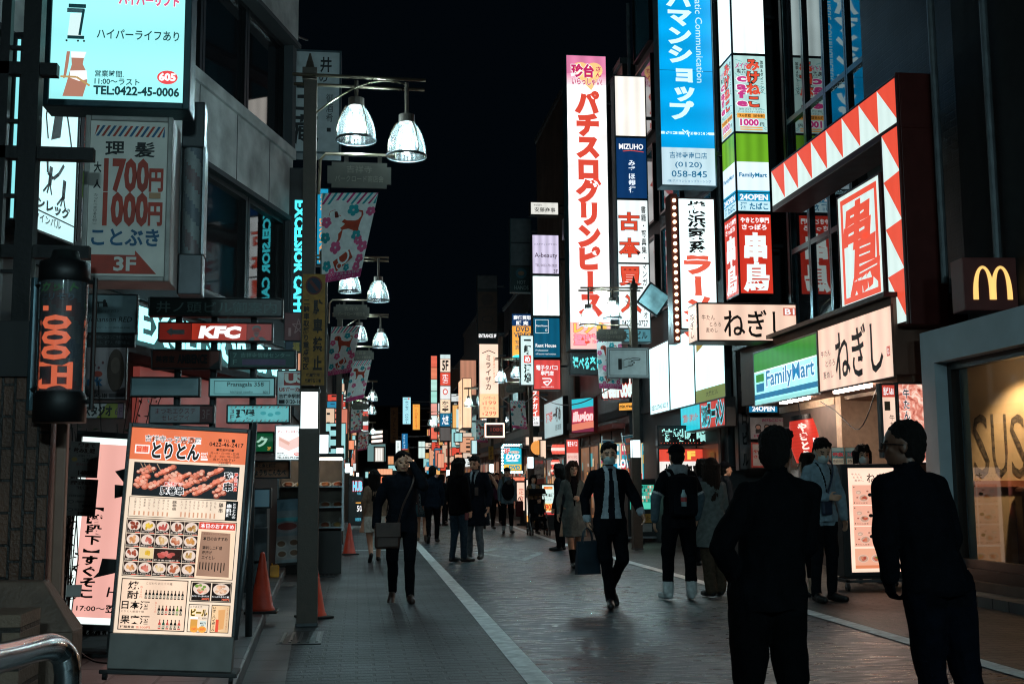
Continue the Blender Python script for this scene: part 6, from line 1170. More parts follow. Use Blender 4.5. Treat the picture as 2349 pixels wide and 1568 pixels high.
# food display of the eatery
p = gnd(640, 1205, 0); Yc = 17.8; xa = at(640, 1130, Y=Yc).x; xb = at(706, 1130, Y=Yc).x
e = empty('food_display_case', (xa, Yc, 0), 0, 'glass case with shelves of plastic dishes behind the nearest lamp post', 'display case'); w = xb-xa+.5
mb = MB(); mb.box(0, 0, 0, w, .5, .62, M('#14110f', .5)); mb.box(0, .48, .62, w, .5, 1.7, M('#7a6a5c', .6)); mb.box(-.03, 0, .62, 0, .5, 1.7, STEEL); mb.box(w, 0, .62, w+.03, .5, 1.7, STEEL); mb.box(-.03, 0, 1.7, w+.03, .5, 1.76, K); mb.build('case', e)
mb = MB(); mb.box(0, .02, 1.66, w, .06, 1.70, G('#fff0dc', 9)); mb.build('strip_light', e)
for z in (.68, .98, 1.28):
    mb = MB(); mb.box(0, .05, z-.02, w, .48, z, STEEL); mb.build('shelf', e)
    for i in range(5):
        x = .12+i*w/5; mb = MB(); mb.lathe((0, 0, 0), [(0, 0), (.045, 0), (.095, .03), (.09, .032), (.0, .012)], M('#c8bfb4', .25), 20); mb.ball((0, 0, .028), (.065, .065, .028), M(RND.choice(('#8a4a28', '#b0683a', '#6a7a3a', '#a8502c', '#c89a58')), .4), 10, 6); q = mb.build('plate', e, smooth=True); q.location = (x, .25, z); q.rotation_euler = (.5, 0, 0)
mb = MB(); mb.quad((0, .004, .64), (w, .004, .64), (w, .004, 1.68), (0, .004, 1.68), glass('case_glass', (.03, .03, .03), .02, .08)); mb.build('pane', e)
p = gnd(680, 1240, 0); e = empty('bicycle', p+Vector((.0, .2, 0)), .6, 'bicycle wheel and rack glimpsed behind the nearest lamp post', 'bicycle')
TY = M('#0c0c0d', .7); mb = MB(); ring = [(.30*math.cos(a), 0, .32+.30*math.sin(a)) for a in np.linspace(0, 2*math.pi, 33)]; mb.tube(ring, .02, TY); mb.build('tyre', e, smooth=True)
mb = MB(); [mb.tube([(0, 0, .32), (.29*math.cos(a), 0, .32+.29*math.sin(a))], .002, STEEL, 4) for a in np.linspace(0, 2*math.pi, 20)]; mb.cone((0, -.04, .32), (0, .04, .32), .025, .025, STEEL); mb.build('rim', e)
mb = MB(); [mb.tube(q, .014, M('#23272b', .4, .6)) for q in ([(0, 0, .32), (-.45, 0, .3), (-.5, 0, .75)], [(0, 0, .32), (-.42, 0, .72), (-.9, 0, .7)], [(-.45, 0, .3), (-.92, 0, .62)], [(-.9, 0, .55), (-.86, 0, .95)])]; mb.build('frame', e)
mb = MB(); r2 = [(-1.0+.30*math.cos(a), 0, .32+.30*math.sin(a)) for a in np.linspace(0, 2*math.pi, 33)]; mb.tube(r2, .02, TY); mb.build('tyre', e, smooth=True); mb = MB(); mb.ball((-.5, 0, .8), (.13, .07, .035), TY); mb.build('saddle', e, smooth=True)
for i, (u, v, s, c, lb) in enumerate(((760, 1196, .26, '#8f8f92', 'pale tied rubbish bag on top of the pile by the lamp posts'), (756, 1222, .28, '#5d6a68', 'greenish rubbish bag at the bottom of the pile by the lamp posts'), (758, 1170, .2, '#9a5f70', 'pinkish rubbish bag leaning high on the pile'))):
    p = at(u, v, Y=22+.1*i); e = empty('rubbish_bag', (p.x, p.y, (.02, .02, .02)[i] if i == 1 else p.z-.1), 0, lb, 'bag'); mb = MB(); mb.ball((0, 0, s*.7), (s*.62, s*.5, s*.75), M(c, .35, var=.4, scale=9), 20, 14)
    mb.v = [tuple(Vector(q)*(1+.16*noise.noise(Vector(q)*9+Vector((i*5, 0, 0))))) for q in mb.v]; mb.build('sack', e, smooth=True); mb = MB(); mb.cone((0, 0, s*1.35), (0, 0, s*1.62), .03, .07, M(c, .35, var=.4, scale=9), 10); mb.build('knot', e)
# ------------------------------------------------------------------ shop fronts and standing signs on the right
def shopfront(label, X, Y0, Y1, litc, s, top, pan, seed, deep=1.5):
    e = empty('shop_facade', (X-.06, Y1, 0), RA, label, 'shop front'); L = Y1-Y0; rg = random.Random(seed)
    mb = MB(); mb.box(0, -.3, top, L, .0, top+.12, M(pan, .6)); mb.box(0, -.02, 0, .14, .0, top, M('#2a2522', .6)); mb.box(L-.14, -.02, 0, L, .0, top, M('#2a2522', .6)); mb.box(.14, -.03, 0, L-.14, 0, .4, M('#33291f', .6)); mb.build('facade_frame', e)
    n = max(2, int(L/1.2)); ww = (L-.28)/n
    for i in range(n):
        x0 = .14+i*ww; mb = MB(); mb.box(x0, -.03, .4, x0+.05, 0, top, K); mb.box(x0+.05, -.028, top-.3, x0+ww, 0, top-.25, K); q = mb.build('window', e); g = MB()
        for k in range(20): # goods and posters inside the window
            a, b = x0+.08+rg.random()*(ww-.4), .45+rg.random()*(top-1.2); ww_, hh_, yy = .08+.28*rg.random(), .08+.5*rg.random()**2, -.006-.0012*k; g.quad((a, yy, b), (a+ww_, yy, b), (a+ww_, yy, b+hh_), (a, yy, b+hh_), G(rg.choice(('#ffd0a0', '#e0503c', '#f4efe4', '#e8a04c', '#40b0b8', '#8a2a24', '#302018', '#1a1210', '#2a1a14', '#40201a')), .75*s))
        g.quad((x0+.05, -.004, .4), (x0+ww, -.004, .4), (x0+ww, -.004, top-.3), (x0+.05, -.004, top-.3), G(litc, .2*s, .35, 0, 3)); g.build('pane', q)
    return e
shopfront('ramen shop front under the cyan and red sign', 6.62, 20.8, 24.0, '#c86a4a', .35, 2.3, '#5a2a20', 1)
shopfront('arcade front crowded with lit posters behind the suited man', 6.35, 27.4, 33.2, '#ffb078', .9, 2.6, '#7a2a20', 2)
shopfront('tavern front with warm windows behind the long haired woman', 6.25, 33.8, 40, '#e07048', .7, 2.4, '#4a2a20', 3)
shopfront('video shop front below the cyan sign', 6.1, 41, 48.6, '#ff9a78', .9, 2.6, '#3a2a28', 4)
shopfront('small warm shop front past the neon square sign', 6.0, 49.6, 57.6, '#ffb48c', .9, 2.6, '#6a4a3c', 5)
shopfront('narrow bar front below the stacked restaurant panels', 6.0, 58.6, 66.6, '#f0906c', .8, 2.6, '#33302e', 6)
shopfront('long low shop front far along the right side', 6.2, 67.8, 81.5, '#ffb890', .9, 2.6, '#4a3a30', 7)
shopfront('row of lit doors at the far right', 6.6, 83, 104, '#f8a888', .8, 2.6, '#3a302c', 8)
def shopfront_l(label, X, Y0, Y1, litc, s, seed):
    e = shopfront(label, X, Y0, Y1, litc, s, 2.5, '#3a2a24', seed); e.location = (X+.06, Y0, 0); e.rotation_euler = (0, 0, LA)
shopfront_l('lit eatery front beyond the food case', -1.75, 18.6, 26.8, '#d8846a', .6, 11); shopfront_l('lit noodle shop front behind the second cone', -1.5, 27.6, 39.6, '#f09a70', .8, 12)
shopfront_l('pub front behind the black pub board', -1.3, 40.6, 59.6, '#e8a078', .7, 13); shopfront_l('warm shop fronts far along the left side', -1.2, 60.6, 84.6, '#ffb088', .9, 14); shopfront_l('last lit fronts at the left end of the street', -1.0, 86, 109, '#f8c0a0', .9, 15)
e = empty('shop_facade', (1, 127.9, 0), 0, 'glowing shop front across the far end of the street', 'shop front')
mb = MB(); rg = random.Random(3)
for i in range(26): x = rg.random()*20-4; z = rg.random()*3.2; mb.box(x, -.1-i*.01, z, x+.4+rg.random()*1.5, -.05, z+.3+rg.random()*.6, G(rg.choice(('#ffb088', '#ffe0c0', '#e05a48', '#a8e0e0', '#ff8a60')), .9))
mb.build('lit_panels', e)
# arcade poster wall seen behind the suited man
def d(f):
    cs = ('#f4c860', '#1f9cc0', '#e8506a', '#f0ead8', '#3ab0c8', '#e87a40'); rg = random.Random(8)
    f.rect(0, 0, 1, 1, G('#f0d8a8', .85, .15), 1)
    for i in range(5):
        x = i*.2; f.rect(x+.01, .02, x+.18, .98, G(cs[i % 6], .8), 2); f.rect(x+.02, .3, x+.17, .52, G(cs[(i+2) % 6], .85), 3); f.disc(x+.1, .75, .06, .12, G(cs[(i+3) % 6], .8), 3, 12); f.rect(x+.03, .06, x+.16, .2, G('#fff4e0', 1), 3)
    f.text('LOVE', .34, .42, .62, .62, WH, 5, b=.06); f.text('出る!!', .5, .75, .8, .92, RED, 5, b=.06, out=WH, ob=.04)
sign('poster_wall', 'bright patchwork of arcade posters behind the suited man', 'poster', (1376, 1016, 1496, 1106), d, K, Y=27.0, depth=.06)
sign('upright_sign', 'pink lit upright cigarette panel left of the suited man', 'sign', (1300, 1008, 1327, 1110), lambda f: (f.rect(0, 0, 1, .3, G('#e0483c', .9)), f.text('電子タバコ', .1, .04, .9, .15, WH, 3, b=.03), f.text('HEATING DEVICE', .1, .36, .9, .42, G('#c86a5a', .7), 3), f.rect(.4, .55, .6, .9, G('#c89a8a', .7), 2)), G('#f8c8bc', 1.0, .1), Y=27.1, depth=.12)
def slant(u0, v0, u1, v1, Y, cols, label, roll):
    o, w, h = plane_at(u0, v0, u1, v1, Y=Y); e = empty('nobori_flag', (o.x, o.y, .0), 0, label, 'flag', roll=roll); zz = o.z
    f = Face(w, h); n = 6
    for i in range(n): f.rect(0, i/n, 1, (i+1)/n, M(cols[i % len(cols)], .7), 0); f.rect(.15, (i+.2)/n, .85, (i+.8)/n, M(cols[(i+1) % len(cols)], .7), 1)
    f.build('cloth', e, Matrix.Translation((.03, 0, zz))); mb = MB(); mb.cone((0, .02, 0), (0, .02, zz+h+.1), .014, .012, WHP, 8); mb.cone((0, .02, zz+h+.02), (w+.05, .02, zz+h+.02), .008, .008, WHP, 8); mb.cone((0, .02, 0), (0, .02, .08), .14, .12, K, 16); mb.build('pole', e)
slant(1368, 1010, 1392, 1120, 25.5, ('#1c5a70', '#b0623a', '#8a8a70'), 'teal and brown shop flag left of the suited man', .06); slant(1462, 1000, 1486, 1110, 24.8, ('#28606c', '#a8503a', '#b07048'), 'leaning teal and rust shop flag right of the suited man', -.14)
# lit book and dvd case on wheels
p = gnd(1472, 1242); Yb = p.y; xa, xb = at(1440, 1200, Y=Yb).x, at(1507, 1200, Y=Yb).x; w = xb-xa
e = empty('display_cabinet', (xa, Yb, 0), 0, 'wheeled display cabinet full of green lit cases behind the suited man', 'cabinet'); H = at(1472, 1098, Y=Yb).z
mb = MB(); mb.box(0, .004, .12, w, .4, H, K); mb.box(0, -.05, .12, .05, .004, H, K); mb.box(w-.05, -.05, .12, w, .004, H, K); mb.box(.05, -.05, H-.12, w-.05, .004, H, K); mb.build('case', e)
f = Face(w-.1, H-.85); f.rect(0, 0, 1, 1, G('#3fd0b0', .7, .2), 0); rg = random.Random(2)
for j in range(5):
    for i in range(12): f.rect(.02+i*.08, .03+j*.14, .085+i*.08, .14+j*.14, G(rg.choice(('#9ff0e0', '#d8fff4', '#2a8a80', '#58b0a0', '#c89a80', '#1c504c')), .8), 1)
f.rect(.1, .74, .9, .98, G('#5fe0c0', .8), 1); f.build('shelf_display', e, Matrix.Translation((.05, 0, .72)))
f = Face(w-.2, .4); f.rect(0, 0, .28, .5, M('#2a4a58'), 1); f.rect(.3, 0, 1, .5, M('#b07a30'), 1); f.rect(.3, .55, 1, 1, M('#8a8480'), 1); f.text('4F', .05, .1, .22, .4, WHP, 2); f.text('1F', .05, .6, .22, .9, WHP, 2); f.text('古本センター', .36, .12, .95, .38, K, 2); f.build('floor_guide', e, Matrix.Translation((.08, -.002, .22)))
mb = MB(); mb.box(-.06, -.1, .08, w+.1, .45, .12, STEEL); mb.build('trolley', e)
for x in (0, w): mb = MB(); mb.cone((x-.02, -.05, .045), (x+.02, -.05, .045), .045, .045, K, 14); mb.build('caster', e)
p = gnd(1500, 1240); e = empty('traffic_cone', p+Vector((.1, -.1, 0)), 0, 'green cone standing right of the wheeled display cabinet', 'traffic cone'); a, b = cone_mesh(); q = M('#1f6a3a', .5); a.mats = [q]; a.build('cone_body', e, smooth=True); b.build('foot', e)
# price boards near the tavern
def d(f): f.text('一軒め酒場', .05, .28, .95, .4, K, 3, b=.04); f.rect(.1, .05, .7, .14, ORG, 2); f.text('店長推薦', .12, .06, .68, .13, RED, 3, b=.03); f.text('角ハイボール', .1, .46, .9, .53, UK, 3); f.rect(.03, .62, .97, .88, G('#ffd070', 1), 2); f.text('190円', .08, .63, .95, .87, G('#e8502c', .95), 4, b=.04, rough=.02); f.rect(0, .91, 1, 1, G('#d84a44', .9), 2)
def standing(uv, draw, bgm, Y, label, hm=K):
    e = sign('standing_sign', label, 'sign', uv, draw, bgm, Y=Y, depth=.18, rim=.04, hm=hm); z = e.location.z
    mb = MB(); w = .6; mb.box(0, .0, -z, w, .2, -z+.06, K); mb.box(.1, .03, -z+.06, w-.1, .15, -.05, hm); mb.build('foot', e); return e
standing((1244, 1112, 1278, 1180), d, G('#d8f0ea', 1.05), 34, 'white standing price sign with a big orange 190 beside the pushchair')
standing((1208, 1100, 1231, 1196), lambda f: (f.text('おやじ', .4, .25, .85, .8, K, 3, v=True, b=.03, rough=.03), f.text('2F', .2, .06, .6, .16, G('#e0503c', .9), 3, b=.03), f.rect(0, .85, 1, 1, G('#ffb868', 1), 2)), G('#ffeede', 1.1), 36, 'cream standing sign with black brush letters left of the woman with the pushchair')
standing((1186, 1106, 1205, 1170), lambda f: f.text('定食', .2, .2, .8, .7, G('#d05a40', .8), 3, v=True), G('#ffd4bc', 1.0), 38, 'small peach standing sign behind the man with the baby carrier')
for i, (a, bq, lb) in enumerate((((1010, 905, 62), (1115, 865, 46), 'thin overhead cable from the stacked panels to the highball sign'), ((1143, 905, 45), (1230, 905, 34), 'thin overhead cable from the highball sign to the vape panel'), ((1230, 905, 34), (1400, 890, 26), 'thin overhead cable from the vape panel to the hand sign'))):
    A, B = at(a[0], a[1], Y=a[2]), at(bq[0], bq[1], Y=bq[2]); cable([A, A.lerp(B, .33)-Vector((0, 0, .3)), A.lerp(B, .66)-Vector((0, 0, .3)), B], .014, lb)
A = at(612, 36, Y=15); B = at(705, 92, Y=20); cable([A, A.lerp(B, .5)-Vector((0, 0, .05)), B], .02, 'short dark cable leaving the roof of the concrete building')
cable([(7, 17.2, 2.5), (7.0, 16.6, 2.3), (6.9, 15.6, 2.0), (6.9, 15.0, 2.5)], .008, 'loose black cable hanging under the canopy by the entrance')
# ------------------------------------------------------------------ people
def capsule(mb, a, b, ra, rb, n=14):
    mb.cone(a, b, ra, rb, None, n); mb.ball(a, ra, None, n, 8); mb.ball(b, rb, None, n, 8)
def loft(mb, rings, n=28):
    """closed body of elliptic rings (centre, rx, ry)"""
    vs = []
    for c, rx, ry in rings:
        for i in range(n):
            t = 2*math.pi*i/n; vs.append((c[0]+rx*math.cos(t), c[1]+ry*math.sin(t), c[2]))
    fs = [(j*n+i, j*n+(i+1) % n, (j+1)*n+(i+1) % n, (j+1)*n+i) for j in range(len(rings)-1) for i in range(n)]
    fs += [tuple(range(n-1, -1, -1)), tuple(range((len(rings)-1)*n, len(rings)*n))]
    mb.add(vs, fs, None)
def fuse(mb, vox, smooth=3):
    """one continuous skin round all the shapes in mb: vertices, faces"""
    me = bpy.data.meshes.new('fuse'); me.from_pydata(mb.v, [], mb.f); o = bpy.data.objects.new('fuse', me); COL.objects.link(o)
    r = o.modifiers.new('r', 'REMESH'); r.mode = 'VOXEL'; r.voxel_size = vox
    s = o.modifiers.new('s', 'SMOOTH'); s.factor = .5; s.iterations = smooth
    q = bpy.data.meshes.new_from_object(o.evaluated_get(bpy.context.evaluated_depsgraph_get()))
    bpy.data.objects.remove(o); bpy.data.meshes.remove(me); return q
def seg_dist(P, a, b, ra, rb):
    a, b = np.array(a), np.array(b); d = b-a; t = np.clip((P-a)@d/max(d@d, 1e-9), 0, 1); return np.linalg.norm(P-(a+t[:, None]*d), axis=1)-(ra+(rb-ra)*t)
def cloth(hx, rough=.9, var=.25): return M(hx, rough, var=var, scale=18, bump=.3, spec=.04)
SKIN = M('#c08f74', .5, var=.08, scale=20); SKIN_SHADED = M('#583a2c', .5, var=.08, scale=20)  # second skin is a darker copy: shade on the near men put into the colour
HAIR = M('#0b0908', .75, var=.5, scale=60, bump=.6, spec=.2); HAIR_B = M('#2c1a12', .7, var=.5, scale=60, bump=.6, spec=.25)
def V(*a): return Vector(a)
def hand(mb, segs, w, d, side, curl, palm=None):
    """palm, four unequal bent fingers and a thumb, rooted in the wrist"""
    d = d.normalized(); n = palm.normalized() if palm else V(-side, 0, 0); n = (n-d*n.dot(d)).normalized(); e = d.cross(n).normalized()
    if e.y < 0 and palm is None: e = -e
    c = w+d*.045
    for k in (-1.2, -.4, .4, 1.2): capsule(mb, w+d*.005+e*k*.014, w+d*.085+e*k*.019, .013, .0115, 10)
    for i, L in enumerate((.070, .080, .075, .058)):
        p = w+d*.085+e*(1.5-i)*.0195; a = curl*(.35+.08*i); q = p+(d*math.cos(a)+n*math.sin(a))*L*.5; a *= 2.1; r = q+(d*math.cos(a)+n*math.sin(a))*L*.5
        capsule(mb, p, q, .0095, .0088, 8); capsule(mb, q, r, .0088, .0072, 8)
    p = w+d*.025+e*.026; q = p+(d*.75+e*.6+n*.25).normalized()*.045; r = q+(d*.95+e*.15+n*.35).normalized()*.032
    capsule(mb, p, q, .013, .0105, 8); capsule(mb, q, r, .0105, .008, 8)
    segs.append(('skin', w+d*.01, w+d*.16, .03, .03))
def person(label, pos, H, face, top='#14161c', bottom='#101216', shoe='#0c0c0d', hair='short', hairm=None, skin=None, sex='m', coat=None, flare=.0, bulk=0., arms=None, legs=None, lean=(0, 0), turn=0, nod=0, tilt=0, bare=False, shirt=None, tie=None, mask=None, cap=None, hood=None, sleeve=None, vox=.0085, curl=(.6, .6), group=None, palms=(None, None), hem=.80, wide=.010, lapel=False, cuff=None, extra=None, sock=None, pockets=False, hs=1.08):
    k = H/1.732; skin = skin or SKIN; hairm = hairm or HAIR; fem = sex == 'f'
    sw = .140 if fem else .158; hw = .09
    L = Vector((lean[0], lean[1], 0))
    legs = legs or ((V(hw+.01, .02, .49), V(hw+.015, -.01, .085)), (V(-hw-.01, .02, .49), V(-hw-.015, -.01, .085)))
    sh = [V(sw, -.005, 1.385)+L, V(-sw, -.005, 1.385)+L]
    arms = arms or ((V(sw+.06, -.02, 1.13), V(sw+.06, .05, .88)), (V(-sw-.06, -.02, 1.13), V(-sw-.06, .05, .88)))
    arms = [[p+L*.8 for p in a] for a in arms]
    mb = MB(); S_ = []  # labelled bones
    def lz(z): return L*max(0, min(1, (z-.9)/.5))
    g = bulk
    if fem: R = [(.86, .158, .112), (.95, .158, .112), (1.08, .128, .098), (1.22, .142, .112), (1.32, .155, .112), (1.40, .158, .09), (1.445, .11, .07), (1.48, .055, .055)]
    else: R = [(.86, .162, .115), (.95, .160, .115), (1.08, .152, .112), (1.22, .160, .122), (1.32, .172, .122), (1.39, .165, .10), (1.44, .105, .075), (1.485, .062, .06)]
    loft(mb, [(V(0, 0, z)+lz(z), rx+g*(1 if z < 1.43 else .3), ry+g*(1 if z < 1.43 else .3)) for z, rx, ry in R])
    for a, b in zip(R[:-1], R[1:]): S_.append(('top', V(0, 0, a[0])+lz(a[0]), V(0, 0, b[0])+lz(b[0]), (a[1]+a[2])/2+g, (b[1]+b[2])/2+g)); 
    loft(mb, [(V(0, 0, hem), .166+g+flare*.25, .126+g+flare*.25), (V(0, 0, .9), .168+g, .122+g), (V(0, 0, 1.0)+lz(1.), .162+g, .118+g), (V(0, 0, 1.1)+lz(1.1), .12, .09)])
    if coat is not None:
        loft(mb, [(V(0, 0, coat), .185+g+flare, .15+g+flare*.8), (V(0, .0, (coat+.92)/2), .18+g+flare*.5, .14+g+flare*.4), (V(0, 0, .92), .17+g, .125+g), (V(0, 0, 1.08), .14+g, .105+g)])
    hips = [V(hw, 0, .90), V(-hw, 0, .90)]
    for h, (kn, an), s in zip(hips, legs, (1, -1)):
        t = .088 if not fem else .08
        capsule(mb, h, kn, t+g*.5+wide*.6, .064+wide*.7); capsule(mb, kn, an, .06+wide*.6, .042+wide)
        lab = 'bottom' if not bare else 'skin'
        S_.append((lab, h, kn, t, .06+wide*.5)); S_.append((lab, kn, an, .058+wide*.5, .04+wide))
        fd = V(s*.18, 1, 0).normalized(); dn = (an-kn).normalized()
        if an.z > .12: fd = (fd-V(0, 0, .9)*(1 if dn.y < -.1 else 0)).normalized()
        heel = an-fd*.035-V(0, 0, .045); ball = an+fd*.10-V(0, 0, .05); toe = an+fd*.165-V(0, 0, .052)
        capsule(mb, heel, an, .038, .038); capsule(mb, heel, ball, .038, .044); capsule(mb, an, ball, .038, .038); capsule(mb, ball, toe+fd*.02, .046, .036)
        for a, b, ra, rb in ((heel, ball, .04, .042), (ball, toe, .042, .034), (an-V(0, 0, .01), ball, .036, .036)): S_.append(('shoe', a, b, ra, rb))
        if sock: S_.append(('sock', an+(kn-an)*.05, an+(kn-an)*sock[0], .06+wide, .06+wide))
    for (el, wr), s0, s, cu, pl in zip(arms, sh, (1, -1), curl, palms):
        b = .012 if not fem else 0
        capsule(mb, s0, el, .050+b+g*.4, .044+b+g*.4); capsule(mb, el, wr, .044+b+g*.4, .032+b+g*.2)
        capsule(mb, V(0, -.005, 1.415)+L, s0, .072, .048+b)
        S_.append(('top', s0, el, .056+b+g*.5, .046+b+g*.4)); S_.append(('top' if sleeve != 'short' else 'sleeve', el, wr, .046+b+g*.4, .036+b+g*.2))
        if sleeve == 'short': S_.append(('sleeve', el+(s0-el)*.15, el, .05+b+g*.5, .05+b+g*.4))
        hand(mb, S_, wr, (wr-el), s, cu, pl)
        if pockets: S_[-1] = ('top', wr, wr+(wr-el).normalized()*.16, .06, .06)
    Hm = Matrix.Translation(V(0, .01, 1.495)+L) @ Matrix.Rotation(math.radians(-turn), 4, 'Z') @ Matrix.Rotation(math.radians(-nod), 4, 'X') @ Matrix.Rotation(math.radians(tilt), 4, 'Y') @ Matrix.Scale(hs, 4) @ Matrix.Translation(V(0, 0, -1.505))
    def hp(x, y, z): return Hm @ V(x, y, z)
    hb = MB()
    def ell(c, r): hb.ball(c, r, None, 18, 12)
    ell((0, .012, 1.628), (.074, .094, .092)); ell((0, .034, 1.57), (.06, .07, .084)); ell((0, .05, 1.522), (.04, .045, .03))
    capsule(hb, (0, .105, 1.612), (0, .122, 1.583), .009, .013, 10); capsule(hb, (-.035, .088, 1.625), (.035, .088, 1.625), .014, .014, 10)
    capsule(hb, (-.016, .096, 1.548), (.016, .096, 1.548), .010, .010, 10); capsule(hb, (-.04, .07, 1.585), (-.02, .085, 1.57), .02, .02, 10); capsule(hb, (.04, .07, 1.585), (.02, .085, 1.57), .02, .02, 10)
    for s in (-1, 1): ell((s*.074, .004, 1.592), (.010, .019, .029))
    mb.add([Hm @ Vector(p) for p in hb.v], hb.f, None)
    nb = V(0, -.012, 1.42)+L; capsule(mb, nb, hp(0, -.005, 1.56), .058 if not fem else .048, .052 if not fem else .044)
    S_.append(('skin', V(0, -.01, 1.47)+L, hp(0, 0, 1.54), .052, .05)); S_.append(('head', hp(0, .01, 1.56), hp(0, .012, 1.64), .087, .11))
    if hood: loft(mb, [(V(0, -.03, 1.40)+L, .13, .11), (V(0, -.035, 1.45)+L, .125, .115), (V(0, -.03, 1.50)+L, .10, .10), (V(0, -.02, 1.515)+L, .07, .07)]); S_.append(('hood', V(-.06, -.05, 1.455)+L, V(.06, -.05, 1.455)+L, .10, .10))
    me = fuse(mb, vox/k); n = len(me.vertices)
    co = np.zeros(n*3); me.vertices.foreach_get('co', co); co = co.reshape(-1, 3); nr = np.zeros(n*3); me.vertices.foreach_get('normal', nr); nr = nr.reshape(-1, 3)
    names = ['top', 'bottom', 'skin', 'shoe', 'head', 'sleeve', 'hood', 'sock']
    def classify(P):
        best = np.full(len(P), 9.); lab = np.zeros(len(P), int)
        for l, a, b, ra, rb in S_:
            d = seg_dist(P, a, b, ra, rb)
            if l == 'sock': d = d-.012
            m = d < best; best[m] = d[m]; lab[m] = names.index(l)
        leg = (lab == 1) | ((lab == 2) & (P[:, 2] < .95) & (np.abs(P[:, 0]) < .2))
        h0 = coat if coat is not None else hem
        lab[(P[:, 2] > h0-.004) & (P[:, 2] < 1.12) & leg] = 0
        arm_low = lab == 0
        lab[arm_low & (P[:, 2] < h0-.03) & (np.abs(P[:, 0]) < .17) & (P[:, 2] < .8)] = 2 if bare else 1
        return lab
    lv = classify(co); ph = (sum(map(ord, label)) % 97)*1.0
    for i in np.nonzero(lv <= 1)[0]:
        p = co[i]; f = .011*noise.noise(Vector((p[0]*9+ph, p[1]*9, p[2]*6)))+.006*noise.noise(Vector((p[0]*22, p[1]*22+ph, p[2]*(13 if lv[i] == 1 else 8)+p[0]*10)))
        co[i] += nr[i]*f*(1.2 if lv[i] == 0 else .9)
    me.vertices.foreach_set('co', co.ravel())
    Fc = np.zeros(len(me.polygons)*3); me.polygons.foreach_get('center', Fc); Fc = Fc.reshape(-1, 3); lab = classify(Fc)
    mats = [cloth(top), cloth(bottom), skin, M(shoe, .4, var=.3, scale=20), skin, cloth(sleeve_c) if (sleeve_c := (extra or {}).get('sleeve')) else skin, cloth(hood or top), cloth(sock[1] if sock else '#888888')]
    mats += [M('#1c100c', .4), M('#8a4a44', .5), cloth(shirt or '#b8bcc0'), cloth(tie or '#15181e'), cloth('#0a0b0e', .6), cloth('#9a9c9e')]
    Hi = np.array(Hm.inverted()); hl = Fc @ Hi[:3, :3].T+Hi[:3, 3]; hd = lab == 4; ax = np.abs(hl[:, 0])
    lab[hd & (ax > .018) & (ax < .043) & (np.abs(hl[:, 2]-1.604) < .0065) & (hl[:, 1] > .07)] = 8
    lab[hd & (ax > .014) & (ax < .05) & (np.abs(hl[:, 2]-1.628+.06*np.maximum(0, ax-.035)) < .005) & (hl[:, 1] > .07)] = 8
    lab[hd & (ax < .024) & (np.abs(hl[:, 2]-1.545) < .006) & (hl[:, 1] > .08)] = 9
    if shirt:
        t = (lab == 0) & (Fc[:, 1] > .02); w = np.interp(Fc[:, 2], [.86, 1.0, 1.2, 1.42, 1.5], [.13, .10, .075, .062, .08]) if lapel != 'v' else np.interp(Fc[:, 2], [1.12, 1.2, 1.42, 1.5], [0, .02, .06, .08])
        xx = np.abs(Fc[:, 0]-L.x*np.clip((Fc[:, 2]-.9)/.5, 0, 1)); nt = Fc[:, 2] < 1.49
        armd = np.minimum(seg_dist(Fc, sh[0], arms[0][0], .07, .06), seg_dist(Fc, sh[1], arms[1][0], .07, .06)); ok = t & nt & (xx < w) & (armd > -.01)
        lab[t & nt & (xx < w+.016) & (Fc[:, 2] > 1.0) & ~ok] = 12
        lab[ok] = 10
        if tie: lab[ok & (Fc[:, 2] < .93)] = 1
        if tie: lab[ok & (xx < np.interp(Fc[:, 2], [.9, 1.0, 1.4, 1.46], [.03, .038, .02, .026])) & (Fc[:, 2] > .93) & (Fc[:, 2] < 1.46)] = 11
    if cuff is not None:
        for el, wr in arms: d = seg_dist(Fc, el+(wr-el)*.985, el+(wr-el)*1.02, .06, .06); lab[(d < 0) & (lab == 0)] = 10
    if extra and 'trim' in extra:
        for (el, wr), s0 in zip(arms, sh): q = s0+(el-s0)*.82; d = np.abs((Fc-np.array(q))@np.array((el-s0).normalized())); lab[(d < .012) & (seg_dist(Fc, s0, el, .08, .08) < 0)] = 13
    if extra and 'skirt' in extra: lab[(lab == 0) & (Fc[:, 2] < extra['skirt'][0])] = 10
    used = sorted(set(lab.tolist()))
    for i in used: me.materials.append(mats[i])
    rm = np.zeros(20, int); rm[used] = np.arange(len(used)); me.polygons.foreach_set('material_index', rm[lab]); me.polygons.foreach_set('use_smooth', [True]*len(me.polygons)); me.update(); me.name = 'body'
    r = empty('person', pos, math.radians(face), label, 'person', group); r.scale = (k, k, k)
    o = bpy.data.objects.new('body', me); COL.objects.link(o); o.parent = r
